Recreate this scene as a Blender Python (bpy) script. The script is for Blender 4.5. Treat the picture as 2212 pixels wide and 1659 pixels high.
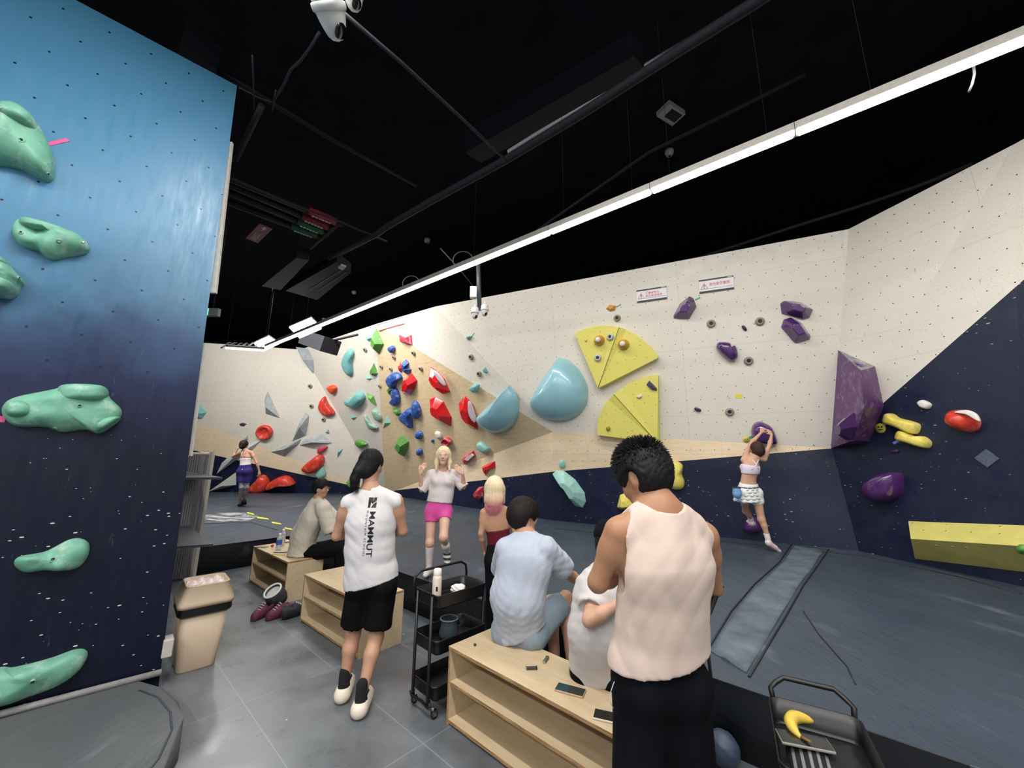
import bpy, bmesh, math, random
import numpy as np
from mathutils import Vector, Matrix
from mathutils.bvhtree import BVHTree
from mathutils.geometry import tessellate_polygon
random.seed(7)
for o in list(bpy.data.objects): bpy.data.objects.remove(o)
SC = bpy.context.scene
COL = SC.collection
PI = math.pi

# ------------------------------------------------------------------ camera
F = 830.0; PITCH = math.radians(11.28); ROLL = math.radians(0.6); CAMH = 1.65
cd = bpy.data.cameras.new('camera'); cam = bpy.data.objects.new('camera', cd); COL.objects.link(cam)
cd.sensor_fit = 'HORIZONTAL'; cd.sensor_width = 36.0; cd.lens = 36.0 * F / 2212.0
cd.clip_start = 0.05; cd.clip_end = 200
cam.location = (0, 0, CAMH)
cam.rotation_mode = 'QUATERNION'
cam.rotation_quaternion = (Matrix.Rotation(PI / 2 + PITCH, 3, 'X') @ Matrix.Rotation(ROLL, 3, 'Z')).to_quaternion()
SC.camera = cam

# ------------------------------------------------------------------ world, exposure, lights
SC.view_settings.view_transform = 'Standard'; SC.view_settings.look = 'None'
SC.view_settings.gamma = 1.0; SC.view_settings.use_curve_mapping = False
SC.view_settings.exposure = 0.52
w = bpy.data.worlds.new('World'); SC.world = w; w.use_nodes = True
w.node_tree.nodes['Background'].inputs[0].default_value = (0.92, 0.96, 1.0, 1)
w.node_tree.nodes['Background'].inputs[1].default_value = 0.45

def area(name, loc, sx, sy, power, rz=0, rx=0, color=(1, .97, .93)):
    l = bpy.data.lights.new(name, 'AREA'); l.shape = 'RECTANGLE'; l.size = sx; l.size_y = sy
    l.energy = power; l.color = color
    o = bpy.data.objects.new(name, l); COL.objects.link(o); o.location = loc
    o.rotation_euler = (rx, 0, rz)
    return o
LROT = math.atan2(-.655, .755)
# out-of-frame ceiling tube rows; right, middle and far ones are added wall fill
area('ceiling_tube_row_behind', (.9, -.6, 5.4), 7.2, .14, 260, LROT)
area('fill_light_right', (3.4, 2.0, 5.4), 6.0, .3, 95, LROT, .6)  # added fill for the white and navy walls, no tube row known here
area('fill_light_middle', (-1.6, 5.9, 6.2), 8.0, .3, 115, LROT, .6)  # invented lamp, tilted at the overhanging back wall to brighten it
area('fill_light_far', (-7.0, 8.6, 5.6), 8.0, .4, 300, -.15, .75)  # added to lift the dim far-left wall, stands for no seen fixture
area('ceiling_tube_row_left', (-1.9, .9, 4.9), 2.3, .14, 36, .859, .5)
area('ceiling_tube_row_rear', (-2.4, -2.6, 4.6), 8.0, .2, 250, LROT)
for l in bpy.data.lights:
    if l.type == 'AREA' and l.name not in ('ceiling_tube_row_behind', 'ceiling_tube_row_rear', 'ceiling_tube_row_left'): l.spread = 2.6

# ------------------------------------------------------------------ helpers
Rm = Matrix.Rotation(PI / 2 + PITCH, 3, 'X') @ Matrix.Rotation(ROLL, 3, 'Z')
C0 = Vector((0, 0, CAMH))
def ray(u, v): return (Rm @ Vector(((u - 1106) / F, (829.5 - v) / F, -1))).normalized()
def PZ(u, v, z):
    d = ray(u, v); return C0 + d * ((z - CAMH) / d.z)
def PY(u, v, y):
    d = ray(u, v); return C0 + d * (y / d.y)
def hitpl(u, v, p, n):
    d = ray(u, v); return C0 + d * ((p - C0).dot(n) / d.dot(n))
def hexc(h):
    h = h.lstrip('#'); c = [int(h[i:i + 2], 16) / 255 for i in (0, 2, 4)]
    return tuple(x / 12.92 if x <= .04045 else ((x + .055) / 1.055) ** 2.4 for x in c) + (1,)

def tag(o, label=None, cat=None, group=None, kind=None):
    if label: o['label'] = label
    if cat: o['category'] = cat
    if group: o['group'] = group
    if kind: o['kind'] = kind
    return o
def empty(name, loc, rz=0, label=None, cat=None, group=None):
    o = bpy.data.objects.new(name, None); COL.objects.link(o); o.location = loc; o.rotation_euler = (0, 0, rz)
    o.empty_display_size = .1
    return tag(o, label, cat, group)
def obj(name, bm, mats, parent=None, smooth=False, mw=None):
    me = bpy.data.meshes.new(name)
    if isinstance(bm, bmesh.types.BMesh):
        bm.normal_update(); bm.to_mesh(me); bm.free()
    else:
        me.from_pydata([tuple(v) for v in bm[0]], [], bm[1])
        if len(bm) > 2: me.polygons.foreach_set('material_index', bm[2])
    if not isinstance(mats, (list, tuple)): mats = [mats]
    for m in mats: me.materials.append(m)
    if smooth: me.polygons.foreach_set('use_smooth', [True] * len(me.polygons))
    me.update()
    o = bpy.data.objects.new(name, me); COL.objects.link(o)
    if parent: o.parent = parent
    if mw is not None: o.matrix_local = mw
    return o
def recenter(o, p):
    """move the origin of a world-space mesh to p"""
    o.data.transform(Matrix.Translation(-Vector(p))); o.location = p; return o
def box(bm, lo, hi, M=None, mi=0, bev=0):
    g = bmesh.ops.create_cube(bm, size=1.0)
    vs = g['verts']
    s = Vector(hi) - Vector(lo); c = (Vector(hi) + Vector(lo)) / 2
    bmesh.ops.scale(bm, vec=s, verts=vs); bmesh.ops.translate(bm, vec=c, verts=vs)
    fs = {f for v in vs for f in v.link_faces}
    for f in fs: f.material_index = mi
    if bev:
        es = {e for v in vs for e in v.link_edges}
        r = bmesh.ops.bevel(bm, geom=list(es), offset=bev, segments=2, affect='EDGES', profile=.5)
        vs = list({v for f in r['faces'] for v in f.verts} | {v for v in vs if v.is_valid})
    if M is not None: bmesh.ops.transform(bm, matrix=M, verts=vs)
    return vs
def tube(bm, pts, r, seg=8, mi=0, cap=True, closed=False):
    pts = [Vector(p) for p in pts]; n = len(pts)
    rs = r if isinstance(r, (list, tuple)) else [r] * n
    rings = []; up = None
    for i, p in enumerate(pts):
        a = pts[(i - 1) % n] if (i or closed) else p; b = pts[(i + 1) % n] if (i < n - 1 or closed) else p
        t = (b - a).normalized()
        if up is None:
            up = Vector((0, 0, 1)) if abs(t.z) < .9 else Vector((1, 0, 0))
        x = t.cross(up)
        if x.length < 1e-4: x = t.orthogonal()
        x.normalize(); y = x.cross(t).normalized(); up = y
        rings.append([bm.verts.new(p + (x * math.cos(q) + y * math.sin(q)) * rs[i]) for q in [2 * PI * k / seg for k in range(seg)]])
    m = n if closed else n - 1
    for i in range(m):
        A, B = rings[i], rings[(i + 1) % n]
        for k in range(seg):
            f = bm.faces.new((A[k], A[(k + 1) % seg], B[(k + 1) % seg], B[k])); f.material_index = mi; f.smooth = True
    if cap and not closed:
        for R in (rings[0], list(reversed(rings[-1]))):
            try:
                f = bm.faces.new(list(reversed(R))); f.material_index = mi
            except ValueError: pass
    return rings
def lathe(bm, prof, seg=24, M=None, mi=0):
    """prof = [(r,z)...]"""
    rings = []
    for r, z in prof:
        if r < 1e-5: rings.append([bm.verts.new((0, 0, z))])
        else: rings.append([bm.verts.new((r * math.cos(2 * PI * k / seg), r * math.sin(2 * PI * k / seg), z)) for k in range(seg)])
    for A, B in zip(rings, rings[1:]):
        for k in range(seg):
            k2 = (k + 1) % seg
            if len(A) == 1 and len(B) == 1: continue
            if len(A) == 1: f = bm.faces.new((A[0], B[k], B[k2]))
            elif len(B) == 1: f = bm.faces.new((A[k], B[0], A[k2]))
            else: f = bm.faces.new((A[k], B[k], B[k2], A[k2]))
            f.material_index = mi; f.smooth = True
    if M is not None: bmesh.ops.transform(bm, matrix=M, verts=[v for R in rings for v in R])
    return rings
def slab(bm, pts, z0, z1, mi=0, mside=None):
    """prism from xy polygon"""
    b = [bm.verts.new((p[0], p[1], z0)) for p in pts]; t = [bm.verts.new((p[0], p[1], z1)) for p in pts]
    n = len(pts); f = bm.faces.new(t); f.material_index = mi
    f = bm.faces.new(list(reversed(b))); f.material_index = mi
    for i in range(n):
        f = bm.faces.new((b[i], b[(i + 1) % n], t[(i + 1) % n], t[i])); f.material_index = mi if mside is None else mside
    return t, b

# ------------------------------------------------------------------ materials
class N:
    def __init__(s, name):
        s.m = bpy.data.materials.new(name); s.m.use_nodes = True; s.t = s.m.node_tree
        s.b = s.t.nodes['Principled BSDF']
    def n(s, typ, **kw):
        x = s.t.nodes.new(typ)
        for k, v in kw.items(): setattr(x, k, v)
        return x
    def l(s, a, b): s.t.links.new(a, b)
    def val(s, sock, v):
        if hasattr(v, 'is_linked') or isinstance(v, bpy.types.NodeSocket): s.l(v, sock)
        else: sock.default_value = v
    def math(s, op, a, b=0.0, c=None):
        x = s.n('ShaderNodeMath', operation=op); s.val(x.inputs[0], a); s.val(x.inputs[1], b)
        if c is not None: s.val(x.inputs[2], c)
        return x.outputs[0]
    def mix(s, f, a, b):
        x = s.n('ShaderNodeMix', data_type='RGBA'); s.val(x.inputs[0], f); s.val(x.inputs[6], a); s.val(x.inputs[7], b)
        return x.outputs[2]
    def coord(s, kind='Object', scale=(1, 1, 1), rot=(0, 0, 0), loc=(0, 0, 0)):
        c = s.n('ShaderNodeTexCoord'); m = s.n('ShaderNodeMapping')
        m.inputs['Scale'].default_value = scale; m.inputs['Rotation'].default_value = rot; m.inputs['Location'].default_value = loc
        s.l(c.outputs[kind], m.inputs[0]); return m.outputs[0]
    def noise(s, vec, scale=5, detail=4, rough=.6, out=0):
        x = s.n('ShaderNodeTexNoise'); x.inputs['Scale'].default_value = scale; x.inputs['Detail'].default_value = detail
        x.inputs['Roughness'].default_value = rough; s.l(vec, x.inputs['Vector']); return x.outputs[out]
    def ramp(s, f, stops):
        x = s.n('ShaderNodeValToRGB'); e = x.color_ramp.elements
        while len(e) < len(stops): e.new(.5)
        for k, (p, c) in enumerate(stops):
            e[k].position = p; e[k].color = c if len(c) == 4 else tuple(c) + (1,)
        s.l(f, x.inputs[0]); return x.outputs[0]
    def mapr(s, v, a, b, c=0., d=1.):
        x = s.n('ShaderNodeMapRange'); s.l(v, x.inputs[0])
        for k, q in enumerate((a, b, c, d)): x.inputs[k + 1].default_value = q
        return x.outputs[0]
    def bump(s, h, strength=.3, dist=.01):
        x = s.n('ShaderNodeBump'); x.inputs['Strength'].default_value = strength; x.inputs['Distance'].default_value = dist
        s.l(h, x.inputs['Height']); s.l(x.outputs[0], s.b.inputs['Normal'])
    def set(s, color=None, rough=None, metal=None, spec=None, coat=None):
        if color is not None: s.val(s.b.inputs['Base Color'], color)
        if rough is not None: s.val(s.b.inputs['Roughness'], rough)
        if metal is not None: s.b.inputs['Metallic'].default_value = metal
        if spec is not None: s.b.inputs['Specular IOR Level'].default_value = spec
        if coat is not None: s.b.inputs['Coat Weight'].default_value = coat; s.b.inputs['Coat Roughness'].default_value = .06
        return s.m
_pc = {}
def plain(name, h, rough=.5, metal=0, spec=.5, var=.12, nscale=30, coat=None, bump=0, chalk=0):
    """procedural: colour with a soft noise variation, optional chalk dust and bump"""
    if name in _pc: return _pc[name]
    x = N(name); c = hexc(h); vec = x.coord('Object')
    nz = x.noise(vec, nscale, 3)
    d = tuple(q * (1 - var) for q in c[:3]) + (1,); l = tuple(min(1, q * (1 + var)) for q in c[:3]) + (1,)
    colr = x.ramp(nz, [(.3, d), (.7, l)])
    if chalk:
        n2 = x.noise(vec, 9, 5, .7)
        colr = x.mix(x.mapr(n2, .52, .75, 0, chalk), colr, (.82, .82, .8, 1))
    x.set(colr, rough, metal, spec, coat)
    if bump: x.bump(x.noise(vec, nscale * 2, 4), bump, .004)
    _pc[name] = x.m; return x.m
def emis(name, col, st):
    x = N(name); x.set((.8, .8, .8, 1), .5)
    x.b.inputs['Emission Color'].default_value = col; x.b.inputs['Emission Strength'].default_value = st
    return x.m

def wallmat(name, h, rough=.4, holes='#2a2723', scuff=None, scuffamt=.8, spec=.4, coat=None, hole_sp=.21, grain=None, chips=None):
    """painted plywood: T-nut hole grid and sheet joints in metres of UV, scuffs or chips"""
    x = N(name); c = hexc(h)
    uv = x.coord('UV'); sep = x.n('ShaderNodeSeparateXYZ'); x.l(uv, sep.inputs[0]); U, V = sep.outputs[0], sep.outputs[1]
    base = x.ramp(x.noise(uv, 1.3, 4), [(.3, tuple(q * .93 for q in c[:3]) + (1,)), (.7, c)])
    if grain:
        g = x.coord('UV', scale=(1.2, 9, 1)); base = x.mix(x.mapr(x.noise(g, 2.2, 6, .7), .42, .66, 0, .75), base, hexc(grain))
    # scuffs: short streaks
    if scuff:
        m = x.coord('UV', scale=(1, 1.4, 1), rot=(0, 0, .5))
        s1 = x.mapr(x.noise(m, 62, 2, .5), .62, .68); s2 = x.mapr(x.noise(uv, 2.6, 3), .42, .62)
        base = x.mix(x.math('MULTIPLY', x.math('MULTIPLY', s1, s2), scuffamt), base, hexc(scuff))
        m2 = x.coord('UV', scale=(3, 1, 1), rot=(0, 0, -.9))
        s3 = x.mapr(x.noise(m2, 9, 2, .5), .70, .74)
        base = x.mix(x.math('MULTIPLY', s3, scuffamt * .8), base, hexc(scuff))
    if chips:
        m = x.coord('UV', scale=(12, 36, 1)); vo = x.n('ShaderNodeTexVoronoi'); vo.inputs['Scale'].default_value = 1.0; x.l(m, vo.inputs['Vector'])
        sc = x.n('ShaderNodeSeparateColor'); x.l(vo.outputs['Color'], sc.inputs[0])
        r = x.math('MULTIPLY', sc.outputs[0], x.mapr(x.noise(uv, 1.7, 3), .35, .7, .1, .32))
        hit = x.math('LESS_THAN', vo.outputs['Distance'], x.math('SUBTRACT', r, .05))
        hit = x.math('MULTIPLY', hit, x.math('GREATER_THAN', sc.outputs[1], .25))
        base = x.mix(x.math('MULTIPLY', hit, .6), base, hexc(chips))
    # holes
    row = x.math('DIVIDE', V, hole_sp); rf = x.math('FLOOR', row)
    off = x.math('MULTIPLY', x.math('MODULO', rf, 2.0), .5)
    cu = x.math('SUBTRACT', x.math('FRACT', x.math('ADD', x.math('DIVIDE', U, hole_sp * 1.1), off)), .5)
    cv = x.math('SUBTRACT', x.math('FRACT', row), .5)
    d = x.math('SQRT', x.math('ADD', x.math('MULTIPLY', cu, cu), x.math('MULTIPLY', cv, cv)))
    hole = x.math('LESS_THAN', d, .034)
    base = x.mix(hole, base, hexc(holes))
    # sheet joints every 2.44 x 1.22
    j1 = x.math('LESS_THAN', x.math('FRACT', x.math('DIVIDE', x.math('ADD', V, .35), 1.22)), .0035)
    j2 = x.math('LESS_THAN', x.math('FRACT', x.math('DIVIDE', U, 2.44)), .0018)
    base = x.mix(x.math('MULTIPLY', x.math('MAXIMUM', j1, j2), .28), base, hexc(holes))
    rr = x.mapr(x.noise(uv, 3.5, 5, .7), .35, .7, rough * .8, min(1, rough * 1.5))
    x.set(base, rr, None, spec, coat)
    x.bump(x.noise(uv, 22, 3), .12, .004)
    return x.m

M_white = wallmat('white_wall_paint', '#d9d2c6', .34, scuff='#57524a', scuffamt=.6)
M_tan = wallmat('bare_birch_wall', '#ead5b6', .5, scuff='#5b4630', scuffamt=.7, grain='#dcc49b')
M_wedge = wallmat('amber_birch_wall', '#d8c39f', .5, scuff='#5b4630', scuffamt=.6, grain='#c4a981')
M_yellow = wallmat('yellow_painted_volume', '#d8ce68', .5, scuff='#75702e', scuffamt=.5, hole_sp=.19)
M_navy = wallmat('navy_wall_paint', '#131b35', .45, holes='#070a18', chips='#c9ccd0', hole_sp=.23)
M_black = plain('matte_black_ceiling', '#101218', .9, spec=.1, var=.3, nscale=2)
M_dark = plain('dark_painted_steel', '#101119', .6, spec=.3, var=.2)
M_dkgrey = plain('dusty_dark_pipe', '#232329', .7, spec=.3, var=.25)

# blue competition wall: sky blue sprayed down into navy
def bluewall():
    x = N('blue_gradient_wall'); uv = x.coord('UV'); sep = x.n('ShaderNodeSeparateXYZ'); x.l(uv, sep.inputs[0]); U, V = sep.outputs[0], sep.outputs[1]
    n = x.noise(uv, 1.2, 4, .6)
    h = x.math('ADD', V, x.mapr(n, .3, .7, -.22, .22))
    base = x.ramp(x.mapr(h, 0, 5.3), [(.30, hexc('#0a0e23')), (.42, hexc('#121c3e')), (.50, hexc('#254264')), (.555, hexc('#3c6886')), (.68, hexc('#477c9d')), (.84, hexc('#44799a')), (1.0, hexc('#407594'))])
    st = x.coord('UV', scale=(7, 1.0, 1)); sn = x.noise(st, 3, 6, .75)
    base = x.mix(x.mapr(sn, .64, .8, 0, .2), base, hexc('#a9bccb'))
    m = x.coord('UV', scale=(17, 44, 1)); vo = x.n('ShaderNodeTexVoronoi'); vo.inputs['Scale'].default_value = 1.0; x.l(m, vo.inputs['Vector'])
    sc = x.n('ShaderNodeSeparateColor'); x.l(vo.outputs['Color'], sc.inputs[0])
    low = x.mapr(V, 1.2, 3.0, 1, .12)
    r = x.math('MULTIPLY', x.math('MULTIPLY', sc.outputs[0], .25), low)
    hit = x.math('LESS_THAN', vo.outputs['Distance'], x.math('SUBTRACT', r, .06))
    hit = x.math('MULTIPLY', hit, x.math('GREATER_THAN', sc.outputs[1], .40))
    base = x.mix(x.math('MULTIPLY', hit, .85), base, hexc('#d0cfc8'))
    row = x.math('DIVIDE', V, .22); rf = x.math('FLOOR', row); off = x.math('MULTIPLY', x.math('MODULO', rf, 2.0), .5)
    cu = x.math('SUBTRACT', x.math('FRACT', x.math('ADD', x.math('DIVIDE', U, .26), off)), .5); cv = x.math('SUBTRACT', x.math('FRACT', row), .5)
    cu = x.math('MULTIPLY', cu, 1.18)
    d = x.math('SQRT', x.math('ADD', x.math('MULTIPLY', cu, cu), x.math('MULTIPLY', cv, cv)))
    base = x.mix(x.math('LESS_THAN', d, .036), base, hexc('#060a1c'))
    rr = x.mapr(x.noise(st, 2.2, 6, .7), .3, .7, .26, .5)
    x.set(base, rr, None, .27); x.bump(sn, .08, .006)
    return x.m
M_blue = bluewall()

def woodmat(name, h1, h2, scale=(1.5, 14, 14), rough=.5):
    x = N(name); v = x.coord('Object', scale=scale); a = x.noise(v, 2.0, 6, .65)
    v2 = x.coord('Object'); b = x.noise(v2, 5, 4)
    c = x.ramp(a, [(.3, hexc(h1)), (.68, hexc(h2))])
    c = x.mix(x.mapr(b, .5, .8, 0, .25), c, hexc('#a98253'))
    x.set(c, rough, None, .35); x.bump(a, .05, .002); return x.m
M_ply = woodmat('birch_ply_face', '#bda785', '#ccb999')
def plyedge():
    x = N('birch_ply_edge'); v = x.coord('Object', scale=(1, 1, 1)); wv = x.noise(x.coord('Object', scale=(3, 3, 160)), 3, 3)
    x.set(x.ramp(wv, [(.4, hexc('#7b5c3c')), (.6, hexc('#b8946a'))]), .7, None, .2); return x.m
M_plyedge = plyedge()

def floormat():
    x = N('dark_rubber_tile'); v = x.coord('Object', loc=(1.41 * 1, -3.47, 0)); 
    g = x.n('ShaderNodeTexCoord'); mp = x.n('ShaderNodeMapping', vector_type='TEXTURE'); mp.inputs['Location'].default_value = (-1.41, 3.47, 0); mp.inputs['Rotation'].default_value = (0, 0, math.atan2(-.67, .742))
    x.l(g.outputs['Object'], mp.inputs[0]); sep = x.n('ShaderNodeSeparateXYZ'); x.l(mp.outputs[0], sep.inputs[0]); U, V = sep.outputs[0], sep.outputs[1]
    nz = x.noise(g.outputs['Object'], 2.1, 6, .65); nf = x.noise(g.outputs['Object'], 30, 3)
    base = x.ramp(nz, [(.3, hexc('#50555a')), (.55, hexc('#63686d')), (.75, hexc('#767b7f'))])
    base = x.mix(x.mapr(nf, .62, .8, 0, .35), base, hexc('#888a8c'))
    def seam(s, per):
        fr = x.math('FRACT', x.math('DIVIDE', s, per)); a = x.math('ABSOLUTE', x.math('SUBTRACT', fr, .5))
        return x.math('GREATER_THAN', a, .5 - .0035 / per)
    sm = x.math('MAXIMUM', seam(U, 1.22), seam(V, .61))
    base = x.mix(x.math('MULTIPLY', sm, .55), base, hexc('#8d8f90'))
    vo = x.n('ShaderNodeTexVoronoi'); vo.inputs['Scale'].default_value = 5; x.l(g.outputs['Object'], vo.inputs['Vector'])
    sc = x.n('ShaderNodeSeparateColor'); x.l(vo.outputs['Color'], sc.inputs[0])
    ch = x.math('MULTIPLY', x.math('LESS_THAN', vo.outputs['Distance'], .035), x.math('GREATER_THAN', sc.outputs[0], .82))
    base = x.mix(ch, base, hexc('#cfcfcc'))
    x.set(base, x.mapr(nz, .3, .7, .22, .42), None, .55)
    x.bump(x.math('SUBTRACT', nf, x.math('MULTIPLY', sm, 1.5)), .1, .003); return x.m
M_floor = floormat()
def matmat(name, h1, h2, rough=.45, wr=.5, sc=1.0):
    x = N(name); v = x.coord('Object'); 
    st = x.coord('Object', scale=(1.6 * sc, .55 * sc, 1), rot=(0, 0, .9))
    a = x.noise(st, 1.6, 6, .62); b = x.noise(v, .7, 4); c = x.noise(v, 45, 2)
    base = x.ramp(b, [(.3, hexc(h1)), (.7, hexc(h2))])
    base = x.mix(x.mapr(a, .60, .78, 0, .35), base, hexc('#8d959c'))
    x.set(base, x.mapr(a, .3, .7, rough * .8, rough * 1.3), None, .45)
    x.bump(x.math('ADD', a, x.math('MULTIPLY', c, .05)), wr, .06); return x.m
M_mat = matmat('slate_vinyl_mat', '#2f3a46', '#3d4855')
M_matside = matmat('black_vinyl_mat_side', '#0e1218', '#171c24', .5, .3)
M_pad = matmat('grey_vinyl_pad', '#4b4f52', '#585c5f', .55, .35, 2)

# ------------------------------------------------------------------ walls
def planeuv(bm, common=False):
    uvl = bm.loops.layers.uv.verify()
    an = sum((f.normal * f.calc_area() for f in bm.faces), Vector()).normalized()
    for f in bm.faces:
        n = an if common else f.normal
        t = Vector((0, 0, 1)).cross(n)
        if t.length < 1e-3: t = Vector((1, 0, 0))
        t.normalize(); b = n.cross(t).normalized()
        if b.z < 0: b = -b
        for l in f.loops:
            l[uvl].uv = (l.vert.co.dot(t), l.vert.co.dot(b))
def cutline(bm, p, q):
    """cut along the plane holding the camera's ray fan through pixels p,q; returns its normal"""
    n = ray(*p).cross(ray(*q)).normalized()
    bmesh.ops.bisect_plane(bm, geom=bm.verts[:] + bm.edges[:] + bm.faces[:], plane_co=C0, plane_no=n, dist=1e-5)
    return n
def wallmesh(name, tris, mats, cuts=None, assign=None):
    bm = bmesh.new(); vm = {}
    def V(p):
        k = tuple(round(c, 4) for c in p)
        if k not in vm: vm[k] = bm.verts.new(p)
        return vm[k]
    for t in tris: bm.faces.new([V(p) for p in t])
    bm.normal_update()
    for f in bm.faces:
        if f.normal.dot(C0 - f.calc_center_median()) < 0: f.normal_flip()
    bm.normal_update()
    ns = [cutline(bm, *c) for c in (cuts or [])]
    bm.normal_update(); planeuv(bm)
    for f in bm.faces:
        c = f.calc_center_median() - C0
        f.material_index = assign([c.dot(n) for n in ns], f) if assign else 0
    o = obj(name, bm, mats); o['kind'] = 'structure'; return o
zt = 5.35; zm = .38
Ab = PZ(449, 1062, zm); C = PZ(832, 1068, zm); K1 = PZ(649, 755, zt); T0 = PZ(812, 700, zt)
T1 = PZ(941, 662, 5.3); T2 = PZ(1833, 495, 5.3); T3 = PZ(2190, 312, 5.3)
M1 = PY(1797, 968, 6.3); n6 = (T2 - T1).cross(M1 - T1).normalized(); M0 = hitpl(1194, 933, T1, n6)
n1 = (C - Ab).cross(K1 - Ab).normalized()
W1a = hitpl(300, 738, Ab, n1); W1b = hitpl(300, 1060, Ab, n1); Aq = hitpl(449, 741, Ab, n1)
db = PZ(1194, 1124, zm); fb = PZ(1855, 1190, zm); gb = PZ(2212, 1268, zm); hb = Vector((5.85, 1.8, zm)); T4 = Vector((6.1, 1.8, 5.3))
def side(p, q, r):  # sign of pixel r relative to line p,q
    return 1 if ray(*r).dot(ray(*p).cross(ray(*q))) > 0 else -1
def mk(name, tris, mats, cuts, fn):
    sg = [side(c[0], c[1], c[2]) for c in cuts]   # c[2] = a pixel on the "upper" side
    return wallmesh(name, tris, mats, [(c[0], c[1]) for c in cuts], lambda s, f: fn([a * b > 0 for a, b in zip(s, sg)], f))
wall_far = mk('wall_far', [(W1a, W1b, Ab, Aq), (Aq, Ab, C, K1), (K1, C, T0)], [M_white, M_tan, M_navy],
    [((428, 914), (832, 1067.5), (600, 800)), ((417, 973), (832, 1065), (600, 800))],
    lambda u, f: 0 if u[0] else (1 if u[1] else 2))
def addback():
    bms = []
    def region(tris, cuts, fn, sm=False):
        bm = bmesh.new()
        vs = {}
        for t in tris:
            bm.faces.new([vs.setdefault(tuple(p), bm.verts.new(p)) if tuple(p) not in vs else vs[tuple(p)] for p in t])
        bm.normal_update()
        for f in bm.faces:
            if f.normal.dot(C0 - f.calc_center_median()) < 0: f.normal_flip()
        ns = []
        for p, q, r in cuts:
            n = cutline(bm, p, q); ns.append(n * side(p, q, r))
        bm.normal_update(); planeuv(bm, sm)
        for f in bm.faces:
            c = f.calc_center_median() - C0; f.smooth = sm
            f.material_index = fn([c.dot(n) > 0 for n in ns])
        me = bpy.data.meshes.new('t'); bm.to_mesh(me); bm.free(); bms.append(me)
    region([(T0, C, M0)], [], lambda u: 3)
    region([(T0, M0, T1)], [], lambda u: 0)
    region([(T1, M0, M1, T2)], [], lambda u: 0)
    region([(M0, C, db)], [((832, 1062), (1194, 1019), (1000, 900))], lambda u: 1 if u[0] else 2)
    G = 10
    def bil(a, b): return (M0.lerp(M1, a)).lerp(db.lerp(fb, a), b)
    region([q for i in range(G) for j in range(4) for q in [(bil(i / G, j / 4), bil(i / G, (j + 1) / 4), bil((i + 1) / G, (j + 1) / 4)), (bil(i / G, j / 4), bil((i + 1) / G, (j + 1) / 4), bil((i + 1) / G, j / 4))]], [((1194, 1019), (1797, 968.5), (1400, 900))], lambda u: 1 if u[0] else 2, True)
    bm = bmesh.new()
    for me in bms: bm.from_mesh(me); 
    for me in bms: bpy.data.meshes.remove(me)
    o = obj('wall_back', bm, [M_white, M_tan, M_navy, M_wedge]); o['kind'] = 'structure'; return o
wall_back = addback()
wall_right = mk('wall_right', [(M1, T3, T2), (M1, gb, T3), (M1, fb, gb), (T3, gb, hb, T4)], [M_white, M_navy],
    [((1797, 968), (2212, 604), (1900, 700))], lambda u, f: 0 if u[0] else 1)
# blue wall on the left: slab with its own thickness
bR = Vector((-2.55, 3.18, 0)); bd = Vector((-.747, -.665, 0)).normalized(); bn = Vector((-bd.y, bd.x, 0))
if bn.dot(C0 - bR) < 0: bn = -bn
tR = PY(512, 185, 3.2); tR.z = 5.31
bmw = bmesh.new(); L = 4.2
fr = [bR, bR + bd * L, tR + bd * L, tR]; bkk = [p - bn * .10 for p in fr]
vs = [bmw.verts.new(p) for p in fr + bkk]
for idx in ((0, 1, 2, 3), (7, 6, 5, 4), (0, 3, 7, 4), (1, 5, 6, 2), (3, 2, 6, 7), (0, 4, 5, 1)): bmw.faces.new([vs[i] for i in idx])
bmesh.ops.recalc_face_normals(bmw, faces=bmw.faces)
uvl = bmw.loops.layers.uv.verify()
for f in bmw.faces:
    for l in f.loops: l[uvl].uv = ((l.vert.co - bR).dot(bd), l.vert.co.z)
wall_left = obj('wall_left', bmw, M_blue); wall_left['kind'] = 'structure'
# room shell, all black
bm = bmesh.new(); box(bm, (-16, -5, 7.0), (9, 19, 7.2)); tag(obj('ceiling', bm, M_black), kind='structure')
bm = bmesh.new(); box(bm, (-16, 18, 0), (9, 18.2, 7)); tag(obj('wall_outer_back', bm, M_black), kind='structure')
bm = bmesh.new(); box(bm, (7.6, -1, 0), (7.8, 18, 7)); tag(obj('wall_outer_right', bm, M_black), kind='structure')
bm = bmesh.new(); box(bm, (-16.2, 2, 0), (-16, 18, 7)); tag(obj('wall_outer_left', bm, M_black), kind='structure')
bm = bmesh.new(); box(bm, (-16, -5, -.1), (9, 19, 0)); tag(obj('floor', bm, M_floor), kind='structure')
# big landing mat
front = [(-6.6, 3.3), (-4.5, 5.85), (-3.72, 6.86), (-3.5, 6.78), (2.0, 1.95), (3.6, .4), (5.8, .4)]
matpts = front + [(hb.x, hb.y), (gb.x, gb.y), (fb.x, fb.y)] + [tuple(db.lerp(fb, t).xy) for t in ()] + [(db.x, db.y), (C.x, C.y), (Ab.x, Ab.y), (W1b.x, W1b.y), (W1b.x, 3.3)]
bm = bmesh.new(); t, b = slab(bm, matpts, .002, zm, 0, 1)
bm.edges.ensure_lookup_table()
te = [e for e in bm.edges if all(v in t[:6] for v in e.verts)]
bmesh.ops.bevel(bm, geom=te, offset=.07, segments=5, affect='EDGES', profile=.5)
bm.normal_update()
for f in bm.faces:
    f.material_index = 0 if f.normal.z > .35 else 1; f.smooth = len(f.verts) == 4 and abs(f.normal.z) < .99
land_mat = tag(obj('landing_mat', bm, [M_mat, M_matside]), 'huge slate grey vinyl crash mat filling the floor below the climbing walls', 'mat')
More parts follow.
